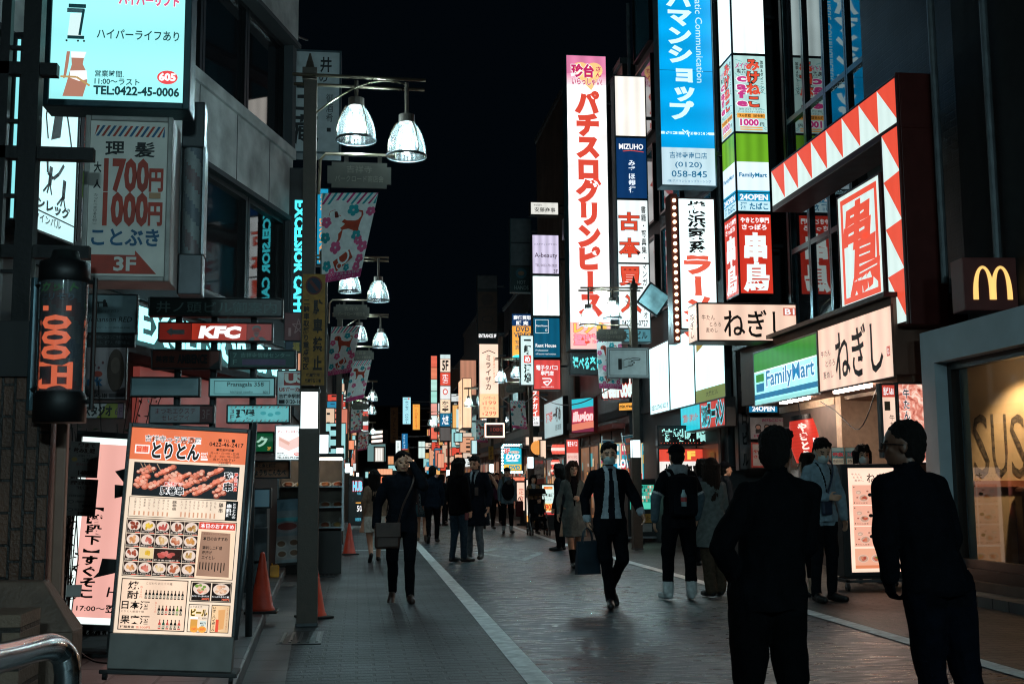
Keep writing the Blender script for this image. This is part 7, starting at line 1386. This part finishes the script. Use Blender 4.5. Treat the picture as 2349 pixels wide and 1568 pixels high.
    # hair
    if hair:
        q = MB()
        if hair in ('short', 'crop'):
            t = 1.06 if hair == 'short' else 1.02
            q.ball((0, -.006, 1.652), (.078*t, .094*t, .084*t), None, 20, 14); q.ball((0, -.030, 1.60), (.074*t, .070*t, .08*t), None, 20, 12); q.ball((0, -.035, 1.555), (.055*t, .055*t, .05*t), None, 16, 10)
            if hair == 'short':
                for i in range(16): a = RND.uniform(-.06, .06); q.ball((a, .06+RND.uniform(-.02, .02), 1.69+RND.uniform(-.02, .012)), (.024, .03, .02), None, 8, 6)
        else:
            q.ball((0, -.008, 1.652), (.088, .106, .092), None, 20, 14); low = {'long': 1.22, 'bob': 1.50, 'shag': 1.46, 'tail': 1.52}[hair]
            for a in np.linspace(-2.3, 2.3, 13):
                x, y = .082*math.sin(a), -.012-.082*math.cos(a); lo = low+RND.uniform(-.03, .03)+(.04 if abs(a) > 1.8 else 0)
                capsule(q, (x, y, 1.64), (x*(1.05 if hair == 'long' else 1.0), y*1.12-.01, lo), .032, .022 if hair == 'long' else .026, 10)
            for x in np.linspace(-.06, .06, 7): capsule(q, (x*.8, .06, 1.72), (x*1.12, .104-abs(x)*.4, 1.650), .018, .012, 8)
            if hair == 'tail': capsule(q, (0, -.1, 1.62), (0, -.13, 1.45), .03, .015)
        q.v = [tuple(Hm @ Vector(p)) for p in q.v]; hm_ = fuse(q, vox/k, 2)
        for vtx in hm_.vertices: vtx.co += vtx.normal*(.009*noise.noise(Vector((vtx.co.x*45, vtx.co.y*45, vtx.co.z*12)))+.005*noise.noise(vtx.co*85))
        hm_.materials.append(hairm); hm_.polygons.foreach_set('use_smooth', [True]*len(hm_.polygons)); o = bpy.data.objects.new('hair', hm_); COL.objects.link(o); o.parent = r
    if mask:
        q = MB(); n = 15; vs = []
        for j in range(7):
            z = 1.512+.078*j/6
            for i in range(n):
                a = -1.2+2.4*i/(n-1); x = .066*math.sin(a)*(1-.14*abs(j-3.2)/3); y = .034+(.085+.012*math.cos(a)*(1-abs(j-4)/4))*math.cos(a)*(1-.05*abs(j-3)); vs.append(Hm @ V(x, y, z))
        q.add(vs, [(j*n+i, j*n+i+1, (j+1)*n+i+1, (j+1)*n+i) for j in range(6) for i in range(n-1)], M(mask, .7, var=.08))
        for s in (-1, 1):
            for z in (1.53, 1.585): q.tube([Hm @ V(s*.062, .065, z), Hm @ V(s*.081, .01, 1.60)], .0022, M(mask, .7, var=.08), 5)
        q.build('face_mask', r, smooth=True)
    if cap:
        q = MB(); q.lathe((0, 0, 0), [(.092*math.cos(t)*1.0, .098*math.sin(t)) for t in np.linspace(0, math.pi/2, 9)], cloth(cap), 24); q.v = [(x, y*1.14, z+1.65) for x, y, z in q.v]
        if cap != 'beanie': q.ball((0, .125, 1.655), (.07, .07, .009), cloth(cap), 20, 6)
        q.v = [tuple(Hm @ Vector(p)) for p in q.v]; q.build('cap', r, smooth=True)
    r['_k'] = k
    return r, Hm
def feet(u, v): return gnd(u, v)
def tall(u, vt, Y): return at(u, vt, Y=Y).z
def who(label, u, vf, vt, face, **k):
    p = gnd(u, vf); return person(label, p, tall(u, vt, p.y), face, **k), p
WALK_R = ((V(.10, .16, .50), V(.09, .22, .09)), (V(-.09, .02, .50), V(-.07, -.30, .17)))
WALK_L = ((V(.09, .02, .50), V(.07, -.30, .17)), (V(-.10, .16, .50), V(-.09, .22, .09)))
# man raising a hand to his hair
(r, hm), p = who('man with dark jacket and shoulder bag walking with one hand raised to his hair', 921, 1380, 1036, 176, top='#12151b', bottom='#0d1015', shoe='#2a1712', hair='short', skin=SKIN, turn=-14, tilt=0,
    arms=((V(.28, -.04, 1.13), V(.30, .03, .88)), (V(-.26, .22, 1.33), V(-.135, .13, 1.575))), legs=((V(.10, .10, .50), V(.11, -.12, .13)), (V(-.10, .10, .49), V(-.10, .10, .085))), bulk=.014, curl=(.6, .5), palms=(None, V(.8, -.5, .2)), vox=.0075)
def bag(name, label, p, face, w, h, d, m, strap=None, cat='bag', flap=True):
    e = empty(name, p, math.radians(face), label, cat); mb = MB(); mb.box(-w/2, -d/2, -h, w/2, d/2, 0, m); mb.build('body', e, bevel=min(w, h, d)*.3)
    if flap: mb = MB(); mb.box(-w/2-.004, d/2-.01, -h*.55, w/2+.004, d/2+.012, .012, m); mb.build('flap', e, bevel=.008)
    if strap: mb = MB(); mb.tube(catmull([Vector(q) for q in strap]), .011, m, 6); mb.build('strap', e, smooth=True)
    return e
LEA = M('#3a2720', .4, var=.3, scale=10)
q = p+Vector((-.165, -.19, .86)); bag('shoulder_bag', 'worn brown leather bag hanging at the hip of the man raising his hand', q, 176+14, .27, .27, .09, LEA, [(-.12, 0, -.01), (-.17, .04, .2), (-.27, .05, .42), (-.32, -.08, .56)])
# suited man
(r, hm), p = who('masked man in a black suit and tie striding with a tote bag', 1402, 1391, 1016, 180, top='#0d0f14', bottom='#0b0d11', shoe='#0a0a0b', hair='short', shirt='#8f9aa2', tie='#12161d', mask='#8fa3a3', lapel=True, cuff=1,
    arms=((V(.25, -.10, 1.15), V(.24, -.02, .92)), (V(-.26, .03, 1.17), V(-.315, .15, .99))), legs=((V(.07, .13, .50), V(.035, .13, .085)), (V(-.11, .10, .50), V(-.06, -.26, .2))), curl=(1.5, 1.1), turn=4, hem=.76, vox=.0075, bulk=.006)
mb = MB(); e = empty('tote_bag', p+Vector((-.245, -.02, .80)), .2, 'dark blue paper tote bag in the hand of the suited man', 'bag'); TB = M('#10222e', .35, var=.4, scale=7)
mb.add([(-.13, -.045, -.46), (.13, -.045, -.46), (.13, .045, -.46), (-.13, .045, -.46), (-.115, -.02, -.12), (.115, -.02, -.12), (.115, .02, -.12), (-.115, .02, -.12)], [(0, 1, 5, 4), (1, 2, 6, 5), (2, 3, 7, 6), (3, 0, 4, 7), (0, 3, 2, 1)], TB); mb.build('body', e)
for y in (-.02, .02): mb = MB(); mb.tube(catmull([V(-.06, y, -.14), V(-.04, y*.6, -.03), V(0, 0, .015), V(.04, y*.6, -.03), V(.06, y, -.14)]), .007, TB, 6); mb.build('handle', e, smooth=True)
# woman in the grey coat
who('long haired woman in a knee length grey coat and ankle boots', 1316, 1300, 1058, 186, top='#5c5f5c', bottom='#5c5f5c', shoe='#0c0b0b', hair='long', hairm=HAIR_B, sex='f', coat=.50, flare=.05, bare=True, wide=0, skin=SKIN, shirt='#1a1518', lapel='v',
    arms=((V(.22, -.05, 1.13), V(.27, .05, .88)), (V(-.24, -.02, 1.12), V(-.07, .17, 1.13))), legs=((V(.08, .1, .49), V(.06, .16, .085)), (V(-.08, .05, .49), V(-.05, -.18, .11))), curl=(.7, 1.5), sock=(.38, '#0c0b0b'), vox=.009)
# man with cap seen from behind
(r, hm), p = who('man in a black cap and grey hood seen from behind with white high shoes', 1561, 1374, 1021, 4, top='#0d0f13', bottom='#0b0d11', shoe='#b9bcbc', hair='crop', cap='#0c0e12', hood='#7c8084', sleeve='short', extra={'sleeve': '#4c5a62', 'trim': 1},
    legs=((V(.13, .0, .50), V(.12, -.05, .09)), (V(-.13, .02, .50), V(-.135, .02, .09))), arms=((V(.26, -.02, 1.14), V(.26, .10, .92)), (V(-.27, -.02, 1.14), V(-.27, .04, .90))), wide=.022, bulk=.014, vox=.0075, sock=(.10, '#b9bcbc'))
e = empty('backpack', p+Vector((0, -.21, 1.12)), 0, 'plain black backpack on the man with the cap, bottle in its pocket', 'backpack'); mb = MB(); mb.box(-.16, -.08, -.22, .16, .07, .24, cloth('#0c0e12')); mb.build('body', e, bevel=.06); mb = MB(); mb.box(-.13, -.115, -.2, .13, -.07, .02, cloth('#101318')); mb.build('pocket', e, bevel=.03)
for s in (-1, 1): mb = MB(); mb.tube(catmull([V(s*.09, .04, .22), V(s*.11, .12, .29), V(s*.13, .28, .24), V(s*.14, .34, .05)]), .02, cloth('#0c0e12'), 8); mb.build('strap', e, smooth=True)
e = empty('water_bottle', p+Vector((-.03, -.345, 1.02)), 0, 'small clear bottle with a red label in the black backpack pocket', 'bottle'); mb = MB(); mb.lathe((0, 0, 0), [(0, 0), (.032, 0), (.032, .12), (.014, .16), (.014, .18), (0, .18)], M('#8fa6aa', .1, coat=.5), 16); mb.build('body', e, smooth=True); mb = MB(); mb.cone((0, 0, .05), (0, 0, .1), .0335, .0335, M('#9a3030'), 16, False); mb.build('label_band', e)
# woman in grey coat from behind
who('woman with long brown hair seen from behind in a long grey wool coat', 1640, 1366, 1052, 8, top='#6b6e6c', bottom='#4a3d32', shoe='#101011', hair='long', hairm=HAIR_B, sex='f', coat=.62, flare=.07, bulk=.02, wide=.035, turn=25,
    arms=((V(.2, .06, 1.12), V(.14, .22, 1.02)), (V(-.22, .04, 1.12), V(-.16, .2, .98))), legs=((V(.09, .04, .49), V(.11, .06, .085)), (V(-.09, .0, .49), V(-.09, -.1, .09))), vox=.0075)
who('person in a dark cap standing in profile behind the woman in grey wool', 1668, 1290, 1060, -84, top='#22262b', bottom='#15171b', hair='crop', cap='#101216', vox=.010)
who('person with a dark bob facing away beyond the grey wool coat', 1618, 1296, 1053, 10, top='#3a4048', bottom='#14161a', hair='bob', sex='f', vox=.010)
# two big dark men in front
p = Vector((at(1758, 1300, Y=5.0).x, 5.0, 0)); person('large dark man in front with his back turned and one elbow out', p, tall(1790, 972, 5.0), 2, top='#090b0e', bottom='#08090b', hair='short', skin=SKIN_SHADED, pockets=True, turn=38, hs=1.0, lean=(.09, .04), bulk=.014, hem=.82,
    arms=((V(.175, .06, 1.13), V(.12, .2, .98)), (V(-.31, -.05, 1.12), V(-.17, .05, .93))), legs=((V(.115, .01, .49), V(.11, -.02, .085)), (V(-.10, .02, .49), V(-.10, .02, .085))), wide=.03, vox=.006, curl=(1.2, 1.2))
p = Vector((at(2150, 1300, Y=5.0).x, 5.0, 0)); (r, hm) = person('large dark man in glasses leaning left at the right foreground', p, tall(2055, 958, 5.0), 14, top='#090b10', bottom='#080c14', hair='crop', skin=SKIN_SHADED, pockets=True, turn=-46, hs=1.0, lean=(-.10, .06), bulk=.010, hem=.88,
    arms=((V(.21, -.02, 1.13), V(.16, .06, .95)), (V(-.19, .0, 1.12), V(-.15, .03, .95))), legs=((V(.13, -.02, .49), V(.15, -.10, .085)), (V(-.03, .05, .49), V(.03, .04, .085))), wide=.02, vox=.006, curl=(1.2, 1.2))
mb = MB(); GF = M('#0a0a0b', .3)
for s in (-1, 1):
    mb.tube([hm @ V(s*.034+.022*math.cos(a), .112, 1.604+.017*math.sin(a)) for a in np.linspace(0, 2*math.pi, 17)], .0028, GF, 6); mb.tube([hm @ V(s*.056, .110, 1.61), hm @ V(s*.078, .06, 1.612), hm @ V(s*.082, .0, 1.605)], .0026, GF, 6)
mb.tube([hm @ V(-.013, .114, 1.606), hm @ V(.013, .114, 1.606)], .0028, GF, 6); mb.build('glasses', r)
# entrance group
(r, hm), p = who('masked shop worker in a pale blue shirt with a lanyard', 1893, 1378, 1004, 196, top='#7d8f9a', bottom='#14161a', hair='short', mask='#b4bcbc', nod=22, turn=14, shirt='#8696a0', lapel='v', arms=((V(.25, .0, 1.12), V(.10, .22, 1.10)), (V(-.26, -.02, 1.12), V(-.26, .04, .88))), curl=(1.0, .7), vox=.0085, hem=.84)
e = empty('lanyard', p, math.radians(196), 'dark blue lanyard with a pouch on the masked shop worker', 'lanyard'); mb = MB(); NB = M('#16263c', .6); mb.tube(catmull([V(-.05, .0, 1.55), V(-.07, .12, 1.46), V(-.02, .165, 1.3), V(.06, .17, 1.12)]), .010, NB, 6); mb.build('strap', e, smooth=True); mb = MB(); mb.box(0, .15, .92, .13, .2, 1.12, NB); mb.build('pouch', e, bevel=.02)
who('woman with brown hair and a brown coat beside the shop worker', 1868, 1366, 1040, 60, top='#5a4232', bottom='#101114', shoe='#14151a', hair='long', hairm=HAIR_B, sex='f', coat=.68, flare=.03, skin=SKIN, arms=((V(.2, .04, 1.12), V(.12, .24, 1.06)), (V(-.2, .05, 1.12), V(-.1, .24, 1.06))), sock=(.2, '#b89a86'), vox=.0085)
e = empty('folded_jacket', at(1896, 1160, Y=13.35), .3, 'crumpled tan jacket hanging over the arm beside the shop worker', 'jacket'); mb = MB()
loft(mb, [(V(.02, 0, -.52), .07, .04), (V(0, 0, -.35), .11, .06), (V(-.02, .01, -.15), .12, .07), (V(-.03, 0, .0), .13, .075), (V(-.03, 0, .05), .08, .04)], 36); me = fuse(mb, .008, 2); 
for vtx in me.vertices: vtx.co += vtx.normal*(.03*noise.noise(Vector((vtx.co.x*22, vtx.co.y*22, vtx.co.z*5))))
me.materials.append(cloth('#7a5f4a')); me.polygons.foreach_set('use_smooth', [True]*len(me.polygons)); o = bpy.data.objects.new('cloth', me); COL.objects.link(o); o.parent = e
p = Vector((at(1980, 1100, Y=14.6).x, 14.6, .0)); person('shop woman with long black hair and white mask behind the menu box', p, tall(1986, 1021, 14.6), 172, top='#1a1a1e', bottom='#14151a', hair='long', sex='f', mask='#c4c2c0', vox=.0085)
# walkers in the middle distance
who('woman in a beige jacket and white skirt walking away on the left pavement', 858, 1288, 1078, 2, top='#84705f', bottom='#a8a49c', shoe='#121212', hair='long', sex='f', coat=.56, flare=.09, bare=True, wide=0, legs=WALK_R, shirt='#b0aca4', extra={'skirt': (.86,)}, vox=.010, bulk=.015)
(r, hm), p = who('woman in a teal skirt carrying a dotted bag behind the man with the raised hand', 968, 1241, 1083, 0, top='#1c1e24', bottom='#2c4248', shoe='#6a5a52', hair='bob', sex='f', coat=.62, flare=.03, bare=True, extra={'skirt': (.92,)}, shirt='#2c4850', legs=WALK_L, vox=.012)
e = empty('patterned_bag', p+Vector((.08, -.35, .86)), .1, 'dark shoulder bag with a pale ring pattern and a star', 'bag'); mb = MB(); mb.box(-.2, -.06, -.25, .2, .06, .25, M('#141c22', .6)); mb.build('body', e, bevel=.05); f = Face(.38, .46)
for i in range(7):
    for j in range(9): f.ring(.08+i*.14+(.07 if j % 2 else 0), .06+j*.11, .05, .045, .3, M('#7a8e94', .6), 1, 8)
f.build('ring_pattern', e, Matrix.Translation((-.19, -.062, -.23)))
who('man in a navy jacket and black trousers walking away down the lane', 992, 1244, 1069, -6, top='#141c26', bottom='#0c0d10', hair='short', legs=WALK_R, bulk=.015, vox=.011)
(r, hm), p = who('long haired man in a black leather jacket and blue jeans standing in profile', 1052, 1288, 1051, -52, top='#0d0d0f', bottom='#2a3640', shoe='#0b0b0c', hair='shag', bulk=.02, turn=10, legs=((V(.09, .03, .49), V(.1, .03, .085)), (V(-.09, .0, .49), V(-.1, -.06, .085))), vox=.009)
e = empty('red_pouch', p+Vector((.12, -.2, .80)), 0, 'small red pouch in the hand of the man in the leather jacket', 'pouch'); mb = MB(); mb.box(-.03, -.02, -.1, .03, .02, .02, M('#6a1c1c', .5)); mb.build('body', e, bevel=.01)
(r, hm), p = who('man in a dark trench coat looking down at the phone in his hand', 1092, 1281, 1045, 152, top='#12161e', bottom='#4c5054', shoe='#0d0d0e', hair='short', coat=.56, flare=.05, bulk=.02, nod=14, shirt='#7c8890', tie='#10141a', lapel='v', arms=((V(.25, .0, 1.12), V(.10, .24, 1.10)), (V(-.25, -.02, 1.12), V(-.26, .06, .9))), legs=((V(.10, .04, .49), V(.1, .06, .085)), (V(-.1, .1, .49), V(-.2, .26, .1))), vox=.009)
e = empty('phone', p+Vector((-.02, -.33, 1.17)), .3, 'dark mobile phone held by the man in the trench coat', 'phone'); mb = MB(); mb.box(-.035, -.005, -.07, .035, .005, .07, K); mb.build('body', e, bevel=.004)
who('man in a black shirt holding a phone to his ear', 1121, 1212, 1082, 184, top='#0f1013', bottom='#0d0e11', hair='short', sleeve='short', arms=((V(.24, 0, 1.13), V(.24, .06, .9)), (V(-.28, .10, 1.22), V(-.11, .09, 1.56))), legs=WALK_L, vox=.012)
(r, hm), p = who('man in a beanie with a dark baby carrier on his chest', 1164, 1222, 1073, 182, top='#55636a', bottom='#0d0f12', hair='crop', cap='#14161a', hood='#55636a', legs=((V(.1, .04, .49), V(.11, .05, .085)), (V(-.1, .02, .49), V(-.11, -.03, .085))), sock=(.12, '#8a8c8c'), vox=.011)
e = empty('baby_carrier', p+Vector((0, -.21, 1.18)), 0, 'dark cloth baby carrier worn on the chest of the man in the beanie', 'baby carrier'); mb = MB(); mb.ball((0, 0, -.04), (.18, .11, .26), cloth('#101216'), 18, 12); mb.build('pouch', e, smooth=True); mb = MB(); mb.ball((.02, -.03, .17), (.075, .08, .085), M('#2a201c', .6), 14, 10); mb.build('baby_hat', e, smooth=True)
for s in (-1, 1): mb = MB(); mb.tube(catmull([V(s*.11, -.02, .1), V(s*.13, .04, .26), V(s*.12, .16, .33)]), .02, cloth('#3a4034'), 8); mb.build('strap', e, smooth=True)
bag('hand_bag', 'dull red cloth bag carried low beside the man in the beanie', p+Vector((.33, -.05, .86)), 180, .2, .42, .1, cloth('#4a2426'), [(-.05, 0, 0), (0, 0, .1), (.05, 0, 0)], flap=False)
(r, hm), p = who('woman in a beige jacket and striped top pushing a pushchair', 1224, 1224, 1089, 184, top='#7a6248', bottom='#15171b', hair='bob', sex='f', shirt='#8a8a8a', lapel='v', arms=((V(.2, .06, 1.12), V(.12, .28, 1.02)), (V(-.2, .06, 1.12), V(-.12, .28, 1.02))), curl=(1.5, 1.5), vox=.011)
# pushchair and child
e = empty('pushchair', p+Vector((0, -.85, 0)), 0, 'black pushchair with a child, pushed by the woman in beige', 'pushchair'); FRM = M('#8d9296', .3, .8); BLK = cloth('#0f1013')
for s in (-1, 1):
    mb = MB(); mb.tube([(s*.22, -.26, .12), (s*.22, .1, .5), (s*.22, .42, 1.0), (s*.2, .5, 1.02)], .014, FRM); mb.tube([(s*.22, .25, .12), (s*.22, -.05, .55)], .014, FRM); mb.build('frame', e, smooth=True)
    for y in (-.28, .25):
        for dx in (-.03, .03): mb = MB(); mb.cone((s*.22+dx-.012, y, .085), (s*.22+dx+.012, y, .085), .085, .085, K, 20); mb.cone((s*.22+dx-.014, y, .085), (s*.22+dx+.014, y, .085), .04, .04, FRM, 14); mb.build('wheel', e)
mb = MB(); mb.box(-.2, -.2, .36, .2, .2, .44, BLK); mb.add([(-.2, .15, .42), (.2, .15, .42), (.2, .28, .92), (-.2, .28, .92), (-.2, .2, .42), (.2, .2, .42), (.2, .33, .92), (-.2, .33, .92)], [(0, 1, 2, 3), (5, 4, 7, 6), (0, 4, 5, 1), (2, 6, 7, 3), (0, 3, 7, 4), (1, 5, 6, 2)], BLK); mb.box(-.2, -.32, .16, .2, -.16, .2, BLK); mb.build('seat', e, bevel=.02)
mb = MB(); n = 12; vs = [(x, .28-.36*math.sin(t), .86+.20*math.cos(t)*1.0+.02) for t in np.linspace(-.2, 1.25, n) for x in (-.22, .22)]; mb.add(vs, [(2*i, 2*i+1, 2*i+3, 2*i+2) for i in range(n-1)], BLK); q = mb.build('hood', e, smooth=True); sm = q.modifiers.new('t', 'SOLIDIFY'); sm.thickness = .012; q.rotation_euler = (0, 0, 0); q.location = (0, .12, .1)
mb = MB(); mb.tube([(-.2, .5, 1.02), (.2, .5, 1.02)], .016, K); mb.build('handle', e)
SITC = ((V(.11, .36, .86), V(.12, .5, .45)), (V(-.11, .36, .86), V(-.12, .5, .45)))
cp = p+Vector((.03, -.80, .44-.86*.62)); person('small child in a dark jacket sitting in the pushchair', cp, 1.05, 188, top='#16191e', bottom='#14161a', shoe='#5a3028', hair='short', legs=SITC, arms=((V(.2, .06, 1.14), V(.1, .24, 1.02)), (V(-.2, .06, 1.14), V(-.1, .24, 1.02))), vox=.010)
who('dark haired person in a pinstriped jacket behind the woman in the grey coat', 1286, 1262, 1064, 60, top='#1a1c20', bottom='#101114', hair='shag', vox=.011)
for u, vf, vt, fc, t, lb in ((1030, 1199, 1090, 175, '#30241f', 'distant person facing the camera beside the trench coat man'), (1041, 1192, 1088, 160, '#1c2026', 'farther dark figure just right of the distant facing person'), (1012, 1205, 1088, -40, '#15181c', 'small dark figure hidden between walkers in the lane'), (945, 1200, 1092, 5, '#16181c', 'distant dark walker beyond the raised hand man'), (880, 1196, 1094, 0, '#202226', 'small distant walker near the pub board'), (1140, 1200, 1084, 180, '#3a2030', 'distant figure in maroon right of the man on the phone'), (903, 1178, 1098, 182, '#2a2622', 'tiny far figure at the end of the left white line'), (1072, 1186, 1092, 180, '#25201e', 'tiny far figure right of the trench coat')):
    who(lb, u, vf, vt, fc, top=t, bottom='#121316', hair=RND.choice(('short', 'bob')), legs=RND.choice((WALK_L, WALK_R, None)), vox=.014, bulk=.02)
